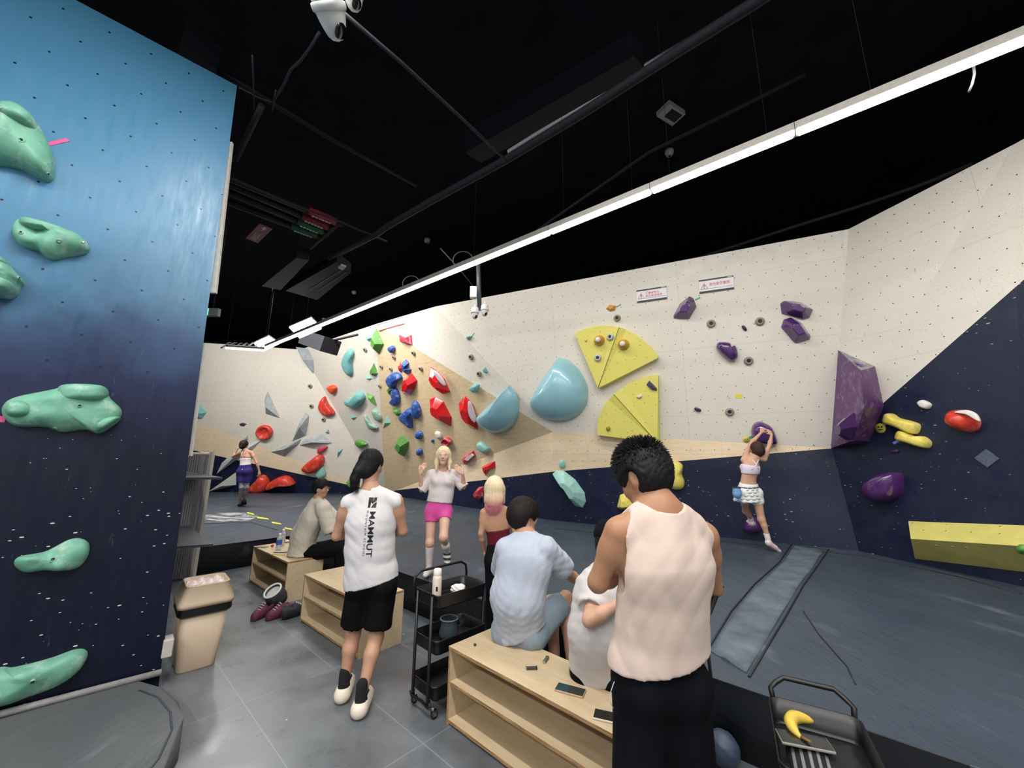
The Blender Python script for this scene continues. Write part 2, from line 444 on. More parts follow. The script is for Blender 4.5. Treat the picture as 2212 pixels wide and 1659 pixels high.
BV = BVHTree.FromPolygons(*(lambda objs: (sum([[v.co.copy() for v in o.data.vertices] for o in objs], []), (lambda: [[i + off for i in p.vertices] for o, off in zip(objs, np.cumsum([0] + [len(o.data.vertices) for o in objs[:-1]]).tolist()) for p in o.data.polygons])()))([wall_far, wall_back, wall_right, wall_left]))
def whit(u, v):
    h = BV.ray_cast(C0, ray(u, v)); n = h[1]
    if n.dot(C0 - h[0]) < 0: n = -n
    return h[0], n
# ------------------------------------------------------------------ climbing holds and volumes
def catmull(pts, per=6):
    out = []; n = len(pts)
    for i in range(n):
        p0, p1, p2, p3 = pts[i - 1], pts[i], pts[(i + 1) % n], pts[(i + 2) % n]
        for k in range(per):
            t = k / per
            out.append(tuple(.5 * ((2 * p1[j]) + (-p0[j] + p2[j]) * t + (2 * p0[j] - 5 * p1[j] + 4 * p2[j] - p3[j]) * t * t + (-p0[j] + 3 * p1[j] - 3 * p2[j] + p3[j]) * t ** 3) for j in (0, 1)))
    return out
PROF = {
    'dome': [(math.cos(t), math.sin(t)) for t in [0, .18, .4, .65, .9, 1.12, 1.32, 1.46]],
    'soft': [(1, 0), (1.0, .22), (.955, .50), (.86, .74), (.70, .90), (.48, .98), (.22, 1.0)],
    'chunk': [(1, 0), (.99, .30), (.90, .66), (.62, .92), (.30, 1.0)],
    'facet': [(1, 0), (.97, .12), (.42, 1.0)],
    'pyr': [(1, 0), (.985, .06), (.03, 1.0)],
    'plate': [(1, 0), (1, .8), (.93, 1.0), (.5, 1.0)],
    'bowl': [(1, 0), (1.02, .45), (.93, .95), (.80, 1.0), (.66, .78), (.45, .42), (.2, .28)],
}
def wframe(px):
    cx = sum(p[0] for p in px) / len(px); cy = sum(p[1] for p in px) / len(px)
    return cx, cy
def frame_at(u, v):
    p, n = whit(u, v)
    x = Vector((0, 0, 1)).cross(n).normalized(); y = n.cross(x).normalized()
    M = Matrix((x, y, n)).transposed().to_4x4(); M.translation = p
    return p, n, x, y, M
def hold(name, label, px, h, mat, style='dome', peak=None, group=None, lump=0, mat2=None, m2from=.9, smooth=None, cat='climbing hold', parent=None, at=None, lift=0, res=6, botdark=0):
    cx, cy = at or wframe(px)
    p, n, x, y, M = frame_at(cx, cy)
    if lift: p = p + n * lift; M.translation = p
    loc = []
    for u, v in px:
        q = hitpl(u, v, p, n) - p; loc.append((q.dot(x), q.dot(y)))
    ar = sum(a[0] * b[1] - b[0] * a[1] for a, b in zip(loc, loc[1:] + loc[:1]))
    if ar < 0: loc.reverse()
    sm = smooth if smooth is not None else style in ('dome', 'soft', 'bowl', 'chunk')
    if sm and style != 'bowlx': loc = catmull(loc, res)
    ccx = sum(a[0] for a in loc) / len(loc); ccy = sum(a[1] for a in loc) / len(loc)
    if peak:
        q = hitpl(peak[0], peak[1], p, n) - p; pk = (q.dot(x), q.dot(y))
    else: pk = (ccx, ccy)
    bm = bmesh.new(); rings = []; ph = random.random() * 9
    R = max(math.hypot(a[0] - ccx, a[1] - ccy) for a in loc)
    prof = [(1, -.012 / h)] + PROF[style]
    for s, z in prof:
        s2 = 1 - s; c = (ccx + (pk[0] - ccx) * min(1, max(0, s2)), ccy + (pk[1] - ccy) * min(1, max(0, s2)))
        ring = []
        for a in loc:
            X = c[0] + (a[0] - ccx) * s; Y = c[1] + (a[1] - ccy) * s; Z = z * h
            if lump and z > .1:
                f = math.sin(X * 4.1 / R + ph) * math.cos(Y * 3.7 / R + ph * 2) + .5 * math.sin(X * 8.3 / R - ph)
                Z += f * lump * h * min(1, z)
            ring.append(bm.verts.new((X, Y, Z)))
        rings.append(ring)
    k = len(loc)
    for ri, (A, B) in enumerate(zip(rings, rings[1:])):
        for i in range(k):
            f = bm.faces.new((A[i], A[(i + 1) % k], B[(i + 1) % k], B[i])); f.smooth = sm
            if mat2 and prof[ri][1] >= m2from: f.material_index = 1
    c = bm.verts.new(sum((v.co for v in rings[-1]), Vector()) / k)
    for i in range(k):
        f = bm.faces.new((rings[-1][i], rings[-1][(i + 1) % k], c)); f.smooth = sm
        if mat2: f.material_index = 1
    if style == 'facet' or style == 'pyr':
        pass
    bmesh.ops.recalc_face_normals(bm, faces=bm.faces)
    o = obj(name, bm, [mat] + ([mat2] if mat2 else []))
    if style in ('facet', 'pyr') and not sm:
        bv = o.modifiers.new('soft_edges', 'BEVEL'); bv.width = min(.07, R * (.30 if mat.name.startswith('glossy') else .12)); bv.segments = 4; bv.limit_method = 'ANGLE'; bv.angle_limit = .3
    o.matrix_world = M
    if parent: o.parent = parent; o.matrix_parent_inverse = parent.matrix_world.inverted()
    else: tag(o, label, cat, group)
    return o
def C1(p): return [(x * .48234, y * .48234) for x, y in p]
def C2(p): return [(x * .5421, 760 + y * .5421) for x, y in p]
def C3(p): return [(400 + x * .27723, 640 + y * .27723) for x, y in p]
def C4(p): return [(800 + x * .27732, 640 + y * .27732) for x, y in p]
def C5(p): return [(1180 + x * .26523, 560 + y * .26523) for x, y in p]
def C6(p): return [(1560 + x * .29476, 560 + y * .29476) for x, y in p]
def C7(p): return [(1500 + x * .32188, 880 + y * .32188) for x, y in p]
def C8(p): return [(1200 + x * .25316, 940 + y * .25316) for x, y in p]
def ell(cx, cy, rx, ry=None, rot=0, n=10):
    ry = ry or rx
    return [(cx + rx * math.cos(2 * PI * k / n) * math.cos(rot) - ry * math.sin(2 * PI * k / n) * math.sin(rot), cy + rx * math.cos(2 * PI * k / n) * math.sin(rot) + ry * math.sin(2 * PI * k / n) * math.cos(rot)) for k in range(n)]
gl = dict(rough=.16, coat=.7, var=.08)
H_mint = plain('mint_green_resin', '#69a48c', .55, chalk=.45, bump=.25, nscale=14, var=.1)
H_dome = plain('glossy_teal_fibreglass', '#8dbcc6', .3, coat=.45, var=.05, nscale=4)
H_red = plain('glossy_red_resin', '#c4161c', **gl); H_redm = plain('matt_red_resin', '#b53040', .5, chalk=.5)
H_orange = plain('orange_red_resin', '#c83a28', .35, chalk=.3); H_or2 = plain('orange_resin', '#d0501e', .4)
H_blue = plain('cobalt_blue_resin', '#284c94', .45, chalk=.45); H_green = plain('leaf_green_resin', '#568f3e', .5, chalk=.25)
H_pale = plain('chalky_green_resin', '#7fa48e', .6, chalk=.8); H_teal = plain('teal_resin', '#6aa5a3', .5, chalk=.3); H_ltteal = plain('light_teal_resin', '#8fc0b6', .5, chalk=.3)
H_purple = plain('glossy_purple_resin', '#4a2560', **gl); H_purple2 = plain('worn_purple_ply', '#5f376e', .5, chalk=.28)
H_yellow = plain('yellow_painted_ply', '#cdc24c', .5, var=.12, nscale=8); H_yel2 = plain('pale_yellow_resin', '#dfcf62', .5, chalk=.3)
H_yelbeam = plain('lemon_painted_ply', '#cdc36e', .5, var=.08, nscale=5)
H_grey = plain('grey_painted_ply', '#9aa0a2', .5, var=.08, nscale=6, chalk=.3); H_white = plain('chalk_white_resin', '#d8d4cc', .6, var=.06)
H_ltg = plain('pale_grey_ply', '#c3c6c2', .5, var=.06)
H_bolt = plain('grey_round_grip', '#8b8078', .6, var=.2); H_hole = plain('dark_bolt_socket', '#121216', .5)
H_dkp = plain('dark_plum_resin', '#2c1838', .4); H_bolt2 = plain('pale_grey_round_grip', '#b0b0b4', .5, var=.1)
H_orc = plain('amber_resin', '#c98f2a', .5, chalk=.7); H_indigo = plain('indigo_resin', '#2b2f5e', .35)
H_pinkw = plain('white_friction_insert', '#c9b9bc', .5)
T_pink = plain('pink_tape', '#d2508c', .6); T_green = plain('green_tape', '#4d9a74', .6); T_blue = plain('blue_tape', '#6c93d6', .6); T_yel = plain('yellow_tape', '#d8c93a', .6)
def bolt(h, cx, cy, px_r=9):
    """T-nut dots on a hold are drilled bolt sockets"""
def socket(parent, u, v, r=.013, mat=None, out=.0):
    """a bolt socket pressed into the hold's own surface"""
    bpy.context.view_layer.update()
    mi = parent.matrix_world.inverted(); o_ = mi @ C0; d = (mi.to_3x3() @ ray(u, v)).normalized()
    ok, loc, nr, _ = parent.ray_cast(o_, d)
    if not ok: return
    bm = bmesh.new(); lathe(bm, [(0, .002), (r * .55, .002), (r * .6, .006), (r, .005), (r * 1.15, -.004)], 12)
    for f in bm.faces: f.material_index = 0 if f.calc_center_median().xy.length < r * .58 else 1
    q = nr.to_track_quat('Z', 'Y').to_matrix().to_4x4(); q.translation = loc + nr * out
    bm.transform(q) if hasattr(bm, 'transform') else bmesh.ops.transform(bm, matrix=q, verts=bm.verts)
    return obj('bolt_socket', bm, [mat or H_hole, parent.data.materials[0]], parent)

# mint green holds on the blue wall
o = hold('climbing_hold', 'big mint green scoop hold at the left edge, topmost on the blue wall', C1([(-110, 560), (0, 532), (60, 530), (130, 545), (185, 590), (215, 640), (240, 700), (248, 780), (225, 818), (160, 795), (90, 760), (0, 745), (-90, 730)]), .20, H_mint, 'chunk', peak=(30, 300), lump=.16, at=(40, 320), group=None); socket(o, 46, 303, .018); socket(o, 103, 375, .010)
bmx = bmesh.new()
o2 = hold('shelf_lip', None, C1([(-40, 560), (50, 535), (120, 548), (180, 590), (190, 625), (170, 640), (90, 620), (20, 600), (-40, 600)]), .26, H_mint, 'soft', at=(40, 320), parent=o)
o = hold('climbing_hold', 'mint green double bulge hold, second from the top on the blue wall', C1([(60, 1040), (80, 1005), (130, 995), (190, 1015), (240, 1030), (300, 1045), (360, 1065), (400, 1105), (390, 1135), (300, 1155), (240, 1167), (200, 1150), (170, 1125), (110, 1110), (70, 1075)]), .13, H_mint, 'chunk', lump=.30); socket(o, 46, 502, .012); socket(o, 127, 520, .013, H_white); socket(o, 178, 522, .012, H_white)
hold('bulge', None, C1([(100, 1000), (180, 1015), (300, 1050), (325, 1075), (270, 1095), (215, 1060), (150, 1050), (95, 1030)]), .155, H_mint, 'soft', at=(110, 520), parent=o)
o = hold('climbing_hold', 'mint green two-lobed hold cut off by the left edge of the frame', C1([(-120, 1180), (0, 1170), (40, 1185), (75, 1225), (112, 1268), (95, 1290), (80, 1325), (50, 1340), (0, 1335), (-120, 1320)]), .17, H_mint, 'chunk', lump=.2, at=(20, 600)); socket(o, 40, 600, .010)
hold('upper_lobe', None, C1([(-100, 1180), (0, 1172), (38, 1186), (65, 1215), (40, 1232), (0, 1230), (-80, 1225)]), .21, H_mint, 'soft', at=(20, 600), parent=o)
hold('lower_lobe', None, C1([(-100, 1280), (-20, 1272), (45, 1275), (85, 1300), (75, 1330), (40, 1338), (0, 1332), (-80, 1320)]), .21, H_mint, 'soft', at=(20, 600), parent=o)
o = hold('climbing_hold', 'largest mint green hold with two chalked bulges, middle of the blue wall', C2([(10, 235), (25, 205), (60, 185), (130, 168), (225, 150), (270, 134), (340, 132), (420, 145), (440, 185), (485, 232), (470, 275), (400, 325), (340, 310), (250, 320), (180, 300), (70, 298), (25, 270)]), .13, H_mint, 'chunk', lump=.2)
hold('top_bulge', None, C2([(230, 160), (270, 135), (410, 140), (435, 175), (410, 200), (330, 205), (240, 205)]), .17, H_mint, 'soft', at=(133, 880), parent=o)
hold('left_bulge', None, C2([(30, 235), (50, 205), (100, 200), (140, 220), (135, 255), (90, 270), (45, 262)]), .155, H_mint, 'soft', at=(133, 880), parent=o)
hold('right_bulge', None, C2([(390, 290), (430, 265), (480, 262), (465, 285), (410, 318), (385, 312)]), .14, H_mint, 'soft', at=(133, 880), parent=o)
socket(o, 120, 925, .012); socket(o, 172, 876, .012)
o = hold('climbing_hold', 'bone shaped mint green hold low on the navy part of the blue wall', C2([(58, 840), (80, 815), (180, 795), (270, 750), (320, 743), (355, 765), (350, 815), (310, 860), (250, 868), (180, 868), (110, 877), (75, 865)]), .10, H_mint, 'chunk', lump=.3); socket(o, 115, 1209, .016)
o = hold('climbing_hold', 'long mint green hold lowest on the blue wall just above the pad', C2([(-130, 1300), (0, 1257), (60, 1255), (200, 1220), (300, 1185), (345, 1190), (345, 1225), (300, 1280), (200, 1340), (80, 1380), (0, 1400), (-120, 1420)]), .12, H_mint, 'chunk', lump=.25, at=(60, 1460)); socket(o, 71, 1472, .014)
def tape(label, a, b, wdt=.025, mat=T_green, lift=.004):
    """a strip of route tape stuck on the wall between two pixels"""
    p, n, x, y, M = frame_at((a[0] + b[0]) / 2, (a[1] + b[1]) / 2)
    A, B = hitpl(*a, p, n), hitpl(*b, p, n); d = (B - A); Ln = d.length; d.normalize(); s = n.cross(d)
    M = Matrix((d, s, n)).transposed().to_4x4(); M.translation = (A + B) / 2 + n * lift * .5
    bm = bmesh.new(); box(bm, (-Ln / 2, -wdt / 2, -lift / 2), (Ln / 2, wdt / 2, lift / 2))
    o = obj('route_tape', bm, mat); o.matrix_world = M; return tag(o, label, 'tape')
tape('pink route tape beside the topmost mint green hold on the blue wall', (105, 312), (147, 302), .025, T_pink)
tape('pink route tape at the left edge beside the largest mint green hold', (-6, 905), (12, 906), .04, T_pink)

# far left facets
HL = [
 ('teal faceted hold poking out from behind the blue wall', C3([(40, 935), (65, 890), (115, 843), (168, 905), (130, 955), (65, 935)]), .18, H_teal, 'pyr'),
 ('small flat plum coloured hold left of the red disc hold', C3([(420, 995), (450, 985), (480, 995), (462, 1010), (430, 1008)]), .05, H_dkp, 'facet'),
 ('pale grey triangular volume standing alone on the far white wall', C3([(645, 740), (740, 950), (630, 915), (620, 800)]), .22, H_grey, 'pyr'),
 ('tall grey volume at the top of the far wall below the square lights', C3([(862, 395), (962, 410), (1000, 495), (1005, 615), (930, 490)]), .18, H_grey, 'pyr'),
 ('upright grey wedge volume above the two crossed grey volumes', C3([(942, 900), (965, 930), (962, 985), (940, 1085), (835, 1130), (880, 1010)]), .25, H_grey, 'pyr'),
 ('grey volume leaning down to the left below the upright wedge', C3([(668, 1213), (775, 1160), (905, 1110), (890, 1145), (775, 1248)]), .22, H_grey, 'pyr'),
 ('grey volume pointing right, right of the upright wedge', C3([(890, 1160), (940, 1110), (1070, 1072), (1145, 1142)]), .25, H_grey, 'pyr'),
 ('long grey blade volume behind the far left climber', C3([(597, 1120), (520, 1200), (420, 1260), (245, 1385), (285, 1300), (400, 1190), (490, 1150)]), .22, H_ltg, 'pyr'),
 ('pale grey triangular volume low beside the far left climber', C3([(397, 1370), (398, 1470), (178, 1525)]), .25, H_ltg, 'pyr'),
 ('tiny grey spike hold above the far left climber', C3([(465, 1112), (488, 1080), (492, 1115)]), .08, H_grey, 'pyr'),
 ('half moon red hold beside the crease of the far wall', C3([(1090, 778), (1052, 825), (1050, 880), (1100, 932), (1172, 912), (1115, 830)]), .20, H_orange, 'soft'),
 ('small red hold above the large red hold behind the seated man in cream', C3([(1033, 1200), (1050, 1178), (1110, 1168), (1100, 1195), (1070, 1215), (1040, 1222)]), .12, H_redm, 'soft'),
 ('large red scoop hold above the seated man in cream', C3([(920, 1330), (1010, 1250), (1060, 1230), (1088, 1265), (1070, 1330), (1000, 1370), (945, 1362)]), .28, H_orange, 'soft'),
 ('light teal hold tucked below the large red scoop hold', C3([(1020, 1385), (1045, 1340), (1080, 1328), (1098, 1390), (1060, 1420), (1030, 1402)]), .16, H_ltteal, 'chunk'),
 ('red shell hold near the mat right of the far left climber', C3([(493, 1510), (560, 1430), (600, 1390), (640, 1405), (660, 1450), (640, 1505), (590, 1525)]), .28, H_orange, 'soft'),
 ('wide red arch hold lying near the mat', C3([(648, 1500), (660, 1450), (740, 1405), (810, 1400), (860, 1450), (840, 1462), (740, 1470)]), .3, H_orange, 'soft'),
 ('tiny teal hold right of the grey volumes', C3([(1092, 1062), (1115, 1033), (1127, 1066)]), .08, H_teal, 'pyr'),
 ('small teal sliver hold above the seated man in cream', C3([(1190, 1190), (1230, 1188), (1185, 1262)]), .08, H_teal, 'pyr'),
 ('small orange hold with a white top on the grey facet', C3([(1113, 705), (1150, 690), (1185, 708), (1175, 750), (1155, 758), (1122, 728)]), .13, H_or2, 'chunk'),
 ('teal crescent hold high beside the corner', C3([(1290, 405), (1320, 440), (1305, 510), (1308, 600), (1285, 620), (1245, 570), (1230, 510), (1250, 450)]), .14, H_teal, 'chunk'),
 ('small teal hold left of the topmost green hold', C3([(1405, 315), (1458, 320), (1440, 355)]), .1, H_teal, 'pyr'),
 ('small flat teal hold beneath the upper green holds at the corner', C3([(1403, 618), (1457, 640), (1425, 648)]), .08, H_teal, 'pyr'),
 ('large teal block hold with a nose in the middle of the narrow facet', C3([(1265, 830), (1270, 800), (1320, 790), (1365, 735), (1407, 790), (1355, 860), (1300, 850)]), .24, H_teal, 'chunk'),
 ('small teal triangle hold under the large teal block hold', C3([(1283, 918), (1337, 942), (1308, 962)]), .08, H_teal, 'pyr'),
 ('leaf green teardrop hold left of the corner, second from the top', C3([(1472, 518), (1503, 600), (1480, 625), (1447, 610), (1452, 560)]), .12, H_green, 'facet'),
 ('leaf green curved hold left of the corner at mid height', C3([(1412, 750), (1470, 775), (1495, 855), (1465, 830)]), .1, H_green, 'facet'),
 ('green hold just above the ponytailed man', C3([(1333, 1125), (1350, 1115), (1390, 1125), (1425, 1150), (1380, 1178), (1340, 1150)]), .14, H_green, 'chunk'),
 ('large green block hold left of the ponytailed man', C3([(1253, 1450), (1310, 1390), (1345, 1400), (1335, 1480), (1290, 1502)]), .22, H_green, 'facet'),
 ('chalky green hold with finger pockets, upper of two at the corner', C3([(1463, 885), (1485, 875), (1515, 900), (1537, 945), (1525, 972), (1490, 955), (1470, 915)]), .12, H_pale, 'chunk'),
 ('chalky green hold with finger pockets, lower of two at the corner', C3([(1403, 922), (1420, 930), (1455, 985), (1503, 1015), (1500, 1035), (1450, 1033), (1420, 985)]), .12, H_pale, 'chunk'),
 # wedge
 ('tall leaf green hold with a ring, topmost at the corner', C4([(48, 252), (72, 300), (107, 372), (70, 452), (28, 398), (33, 310)]), .2, H_green, 'facet'),
 ('blue egg hold under the red crown hold', C4([(150, 400), (165, 384), (188, 388), (196, 408), (182, 438), (160, 425)]), .12, H_blue, 'soft'),
 ('pinkish red crown shaped hold below the small red signs', C4([(222, 297), (275, 322), (298, 322), (322, 300), (330, 380), (290, 378), (230, 350)]), .11, H_redm, 'facet'),
 ('blue notched block hold left of the topmost glossy red hold', C4([(253, 512), (280, 490), (302, 518), (285, 552), (320, 568), (315, 600), (285, 608), (265, 560)]), .14, H_blue, 'facet'),
 ('small pinkish almond hold left of the blue notched hold', C4([(222, 530), (235, 514), (258, 560), (240, 597), (226, 570)]), .07, H_redm, 'facet'),
 ('blue mushroom shaped hold with a chalky cap', C4([(140, 640), (165, 605), (215, 590), (252, 632), (215, 665), (200, 705), (180, 714), (150, 680)]), .18, H_blue, 'soft'),
 ('blue comma shaped hold below the mushroom hold', C4([(180, 728), (205, 712), (235, 775), (228, 835), (195, 850), (163, 828), (190, 800), (185, 760)]), .14, H_blue, 'soft'),
 ('small leaf green hold beside the blue comma hold', C4([(134, 725), (155, 693), (171, 730), (155, 770)]), .08, H_green, 'facet'),
 ('chalky green hold left of the blue wing holds', C4([(180, 868), (235, 880), (242, 910), (225, 936), (188, 905)]), .1, H_green, 'facet'),
 ('blue wing shaped hold with scalloped edge', C4([(242, 922), (290, 880), (312, 866), (347, 890), (328, 940), (332, 1020), (300, 1002), (250, 962)]), .18, H_blue, 'soft'),
 ('chalky blue upright shell hold right of the wing hold', C4([(345, 815), (375, 828), (398, 885), (390, 932), (365, 947), (338, 920), (340, 860)]), .15, H_blue, 'soft'),
 ('pale teal triangle hold at the left edge of the amber wedge', C4([(128, 925), (160, 985), (98, 1030)]), .08, H_ltteal, 'pyr'),
 ('round blue ball hold right of the big green diamond hold', C4(ell(385, 1078, 28, 32)), .13, H_blue, 'dome'),
 ('chalk topped blue ball hold lower than the big green diamond hold', C4(ell(388, 1210, 23, 28)), .12, H_blue, 'dome'),
 ('big leaf green diamond hold low on the amber wedge', C4([(248, 1070), (302, 1130), (295, 1190), (265, 1248), (215, 1182), (200, 1140)]), .22, H_green, 'facet'),
 ('tiny blue ball hold between the blue balls and the white hold', C4(ell(487, 1124, 11, 13)), .05, H_blue, 'dome'),
 ('white and blue pebble hold above the blond woman', C4([(513, 1052), (545, 1058), (562, 1095), (537, 1106), (515, 1078)]), .08, H_white, 'soft'),
 ('crimson round jug hold above the blond woman', C4([(573, 1118), (600, 1095), (637, 1120), (630, 1147), (600, 1155), (578, 1138)]), .13, H_redm, 'bowl'),
 ('teal and white striped oval hold under the left glossy teal dome', C4([(840, 1142), (870, 1130), (928, 1175), (930, 1205), (895, 1214), (848, 1178)]), .12, H_ltteal, 'soft'),
 ('teal bean hold at the upper edge of the amber wedge', C4([(782, 712), (815, 685), (847, 688), (842, 725), (815, 743)]), .12, H_teal, 'soft'),
 ('small teal hold with a tape tail near the twin cameras', C4([(745, 322), (768, 308), (797, 310), (785, 335), (760, 338)]), .09, H_teal, 'facet'),
 ('small dark teal hold beside a grey round hold, above the teal bean', C4([(878, 560), (897, 550), (917, 590), (905, 603), (886, 588)]), .08, H_teal, 'facet'),
 ('red hold on the pale band right of the blond woman', C4([(868, 1327), (920, 1300), (972, 1283), (977, 1335), (930, 1352), (903, 1397), (883, 1380)]), .12, H_red, 'facet'),
 ('red hold half hidden behind the pink-haired woman', C4([(810, 1530), (850, 1483), (885, 1480), (880, 1560), (845, 1590), (815, 1562)]), .14, H_redm, 'facet'),
 ('long bent light teal hold on the navy band', C4([(1418, 1382), (1450, 1355), (1510, 1358), (1600, 1430), (1672, 1530), (1682, 1600), (1657, 1648), (1600, 1635), (1560, 1570), (1500, 1475), (1440, 1422)]), .2, H_ltteal, 'facet'),
 ('small chalky hold just above the long light teal hold', C4([(1473, 1300), (1490, 1270), (1510, 1280), (1522, 1320), (1500, 1340), (1480, 1330)]), .05, H_ltteal, 'chunk'),
 # white wall
 ('glossy purple arrowhead hold under the right warning sign', C5([(1165, 300), (1198, 315), (1225, 385), (1165, 487), (1100, 487), (1035, 480), (1038, 455), (1090, 360)]), .2, H_purple, 'facet'),
 ('glossy purple lens hold, upper of the stacked pair', C6([(425, 325), (450, 305), (520, 307), (580, 318), (667, 370), (640, 430), (590, 445), (510, 420), (435, 400)]), .2, H_purple, 'facet'),
 ('glossy purple lens hold, lower of the stacked pair', C6([(430, 500), (450, 440), (500, 425), (580, 465), (648, 560), (642, 590), (540, 618), (520, 605)]), .2, H_purple, 'facet'),
 ('glossy purple hold with a bite notch left of a grey round hold', C5([(1385, 705), (1405, 676), (1490, 680), (1510, 712), (1540, 705), (1560, 790), (1512, 834), (1440, 790), (1390, 735)]), .17, H_purple, 'chunk'),
 ('large glossy purple hold gripped by the climber on the right', C5([(1668, 1420), (1682, 1350), (1730, 1320), (1785, 1335), (1835, 1370), (1874, 1460), (1872, 1503), (1800, 1507), (1705, 1490)]), .22, H_purple, 'chunk'),
 ('small amber almond hold left of the warning signs', C5([(484, 402), (515, 370), (572, 380), (562, 415), (520, 428)]), .06, H_orc, 'facet'),
 ('tiny chalked plum hold between two grey round holds, right of the bitten purple hold', C5([(1590, 545), (1612, 542), (1633, 570), (1625, 585), (1605, 575)]), .05, H_dkp, 'soft'),
 ('tiny plum capsule hold low on the white wall', C5([(1205, 1215), (1218, 1206), (1258, 1222), (1258, 1238), (1240, 1240), (1212, 1230)]), .05, H_dkp, 'soft'),
 # right wall
 ('orange red oval hold with a chalky white rim on the navy slope', C6([(1666, 1165), (1700, 1112), (1800, 1105), (1870, 1135), (1900, 1190), (1882, 1250), (1820, 1270), (1720, 1242), (1672, 1205)]), .22, H_orange, 'dome'),
 ('yellow bone shaped hold, upper of two on the navy slope', C6([(1205, 1180), (1222, 1135), (1262, 1135), (1310, 1165), (1400, 1188), (1455, 1215), (1445, 1268), (1410, 1280), (1300, 1235), (1215, 1205)]), .16, H_yel2, 'chunk'),
 ('yellow bone shaped hold, lower of two on the navy slope', C6([(1297, 1300), (1320, 1258), (1370, 1266), (1420, 1298), (1490, 1300), (1538, 1340), (1525, 1382), (1480, 1380), (1390, 1352), (1310, 1328)]), .16, H_yel2, 'chunk'),
 ('small white pebble hold above the yellow bone holds', C6([(1443, 1052), (1480, 1032), (1537, 1062), (1517, 1097), (1470, 1088)]), .07, H_white, 'soft'),
 ('large glossy purple hold low on the navy wall', C7([(1175, 530), (1240, 472), (1350, 435), (1402, 458), (1403, 560), (1362, 612), (1270, 640), (1190, 600)]), .26, H_purple, 'chunk'),
 ('tiny purple hold under the yellow bone holds', C7([(1320, 300), (1345, 285), (1378, 285), (1370, 302)]), .04, H_purple, 'soft'),
 ('glossy purple hold behind the climbing woman\'s shin', C7([(328, 815), (345, 760), (380, 735), (420, 740), (452, 790), (440, 832), (370, 838)]), .22, H_purple, 'chunk'),
 ('yellow stacked hold on the navy band right of the front man\'s hair', C8([(960, 240), (1040, 225), (1087, 260), (1080, 330), (1102, 400), (1082, 455), (1000, 455), (950, 400), (950, 300)]), .2, H_yel2, 'chunk'),
 ('yellow block hold left of the front man\'s jaw', C8([(525, 615), (550, 510), (600, 490), (640, 520), (700, 590), (680, 620), (560, 636)]), .2, H_yel2, 'facet'),
]
for lab, px, h, m, st in HL:
    hold('climbing_hold', lab, px, h, m, st)
# four glossy red holds, two with white friction inserts
hold('climbing_hold', 'white chalked cap on the upper right edge of the orange red oval hold', C6([(1700, 1122), (1750, 1108), (1810, 1108), (1868, 1138), (1890, 1190), (1835, 1158), (1770, 1130)]), .02, H_white, 'soft', lift=.175)
def redhold(lab, px, ins=None):
    o = hold('climbing_hold', lab, C4(px), .2, H_red, 'facet')
    if ins: hold('friction_insert', None, C4(ins), .03, H_pinkw, 'plate', parent=o, lift=.165, at=wframe(C4(px)), smooth=True)
redhold('glossy red angular hold nearest the blue holds', [(258, 660), (322, 596), (367, 655), (350, 720), (312, 768), (254, 752)])
redhold('glossy red blade hold with a white insert, topmost of the red group', [(470, 547), (520, 580), (580, 645), (624, 745), (568, 762), (498, 692), (456, 605)], [(497, 590), (515, 585), (560, 635), (590, 690), (570, 690), (525, 640)])
redhold('glossy red blade hold without insert, lower left of the red group', [(465, 800), (510, 782), (572, 820), (634, 940), (630, 1012), (560, 976), (488, 925), (463, 860)])
redhold('glossy red blade hold with a white insert, right of the red group', [(738, 770), (800, 840), (827, 930), (840, 1037), (790, 1027), (728, 950), (690, 830)], [(765, 825), (788, 840), (825, 960), (808, 978), (772, 920)])
o = hold('climbing_hold', 'red and white boxy hold low on the wedge beside the blond woman\'s hand', C4([(716, 1265), (805, 1200), (824, 1240), (757, 1300), (723, 1297)]), .12, H_redm, 'facet')
hold('chalked_face', None, C4([(735, 1270), (790, 1225), (806, 1240), (760, 1282)]), .02, H_white, 'plate', parent=o, lift=.11, at=wframe(C4([(716, 1265), (824, 1240)])))
# disc
o = hold('climbing_hold', 'red round dish hold on the far white wall', C3(ell(624, 1057, 61, 56, 0, 12)), .14, H_orange, 'bowl')
# big glossy teal domes with a sliced flat face
o = hold('dome_volume', 'smaller glossy teal half dome volume at the wedge edge', C4([(846, 940), (880, 895), (930, 848), (1010, 775), (1080, 700), (1095, 705), (1140, 775), (1158, 880), (1150, 945), (1120, 1005), (1060, 1045), (980, 1057), (900, 1025), (860, 985)]), .40, H_dome, 'dome', peak=(1076, 880), res=3, cat='climbing volume')
o = hold('dome_volume', 'largest glossy teal half dome volume beside the yellow fan volumes', C4([(1251, 840), (1275, 775), (1320, 690), (1400, 580), (1465, 485), (1485, 478), (1560, 505), (1640, 590), (1690, 690), (1698, 760), (1690, 830), (1640, 910), (1550, 962), (1440, 972), (1350, 950), (1285, 900)]), .5, H_dome, 'dome', peak=(1205, 835), res=3, cat='climbing volume')
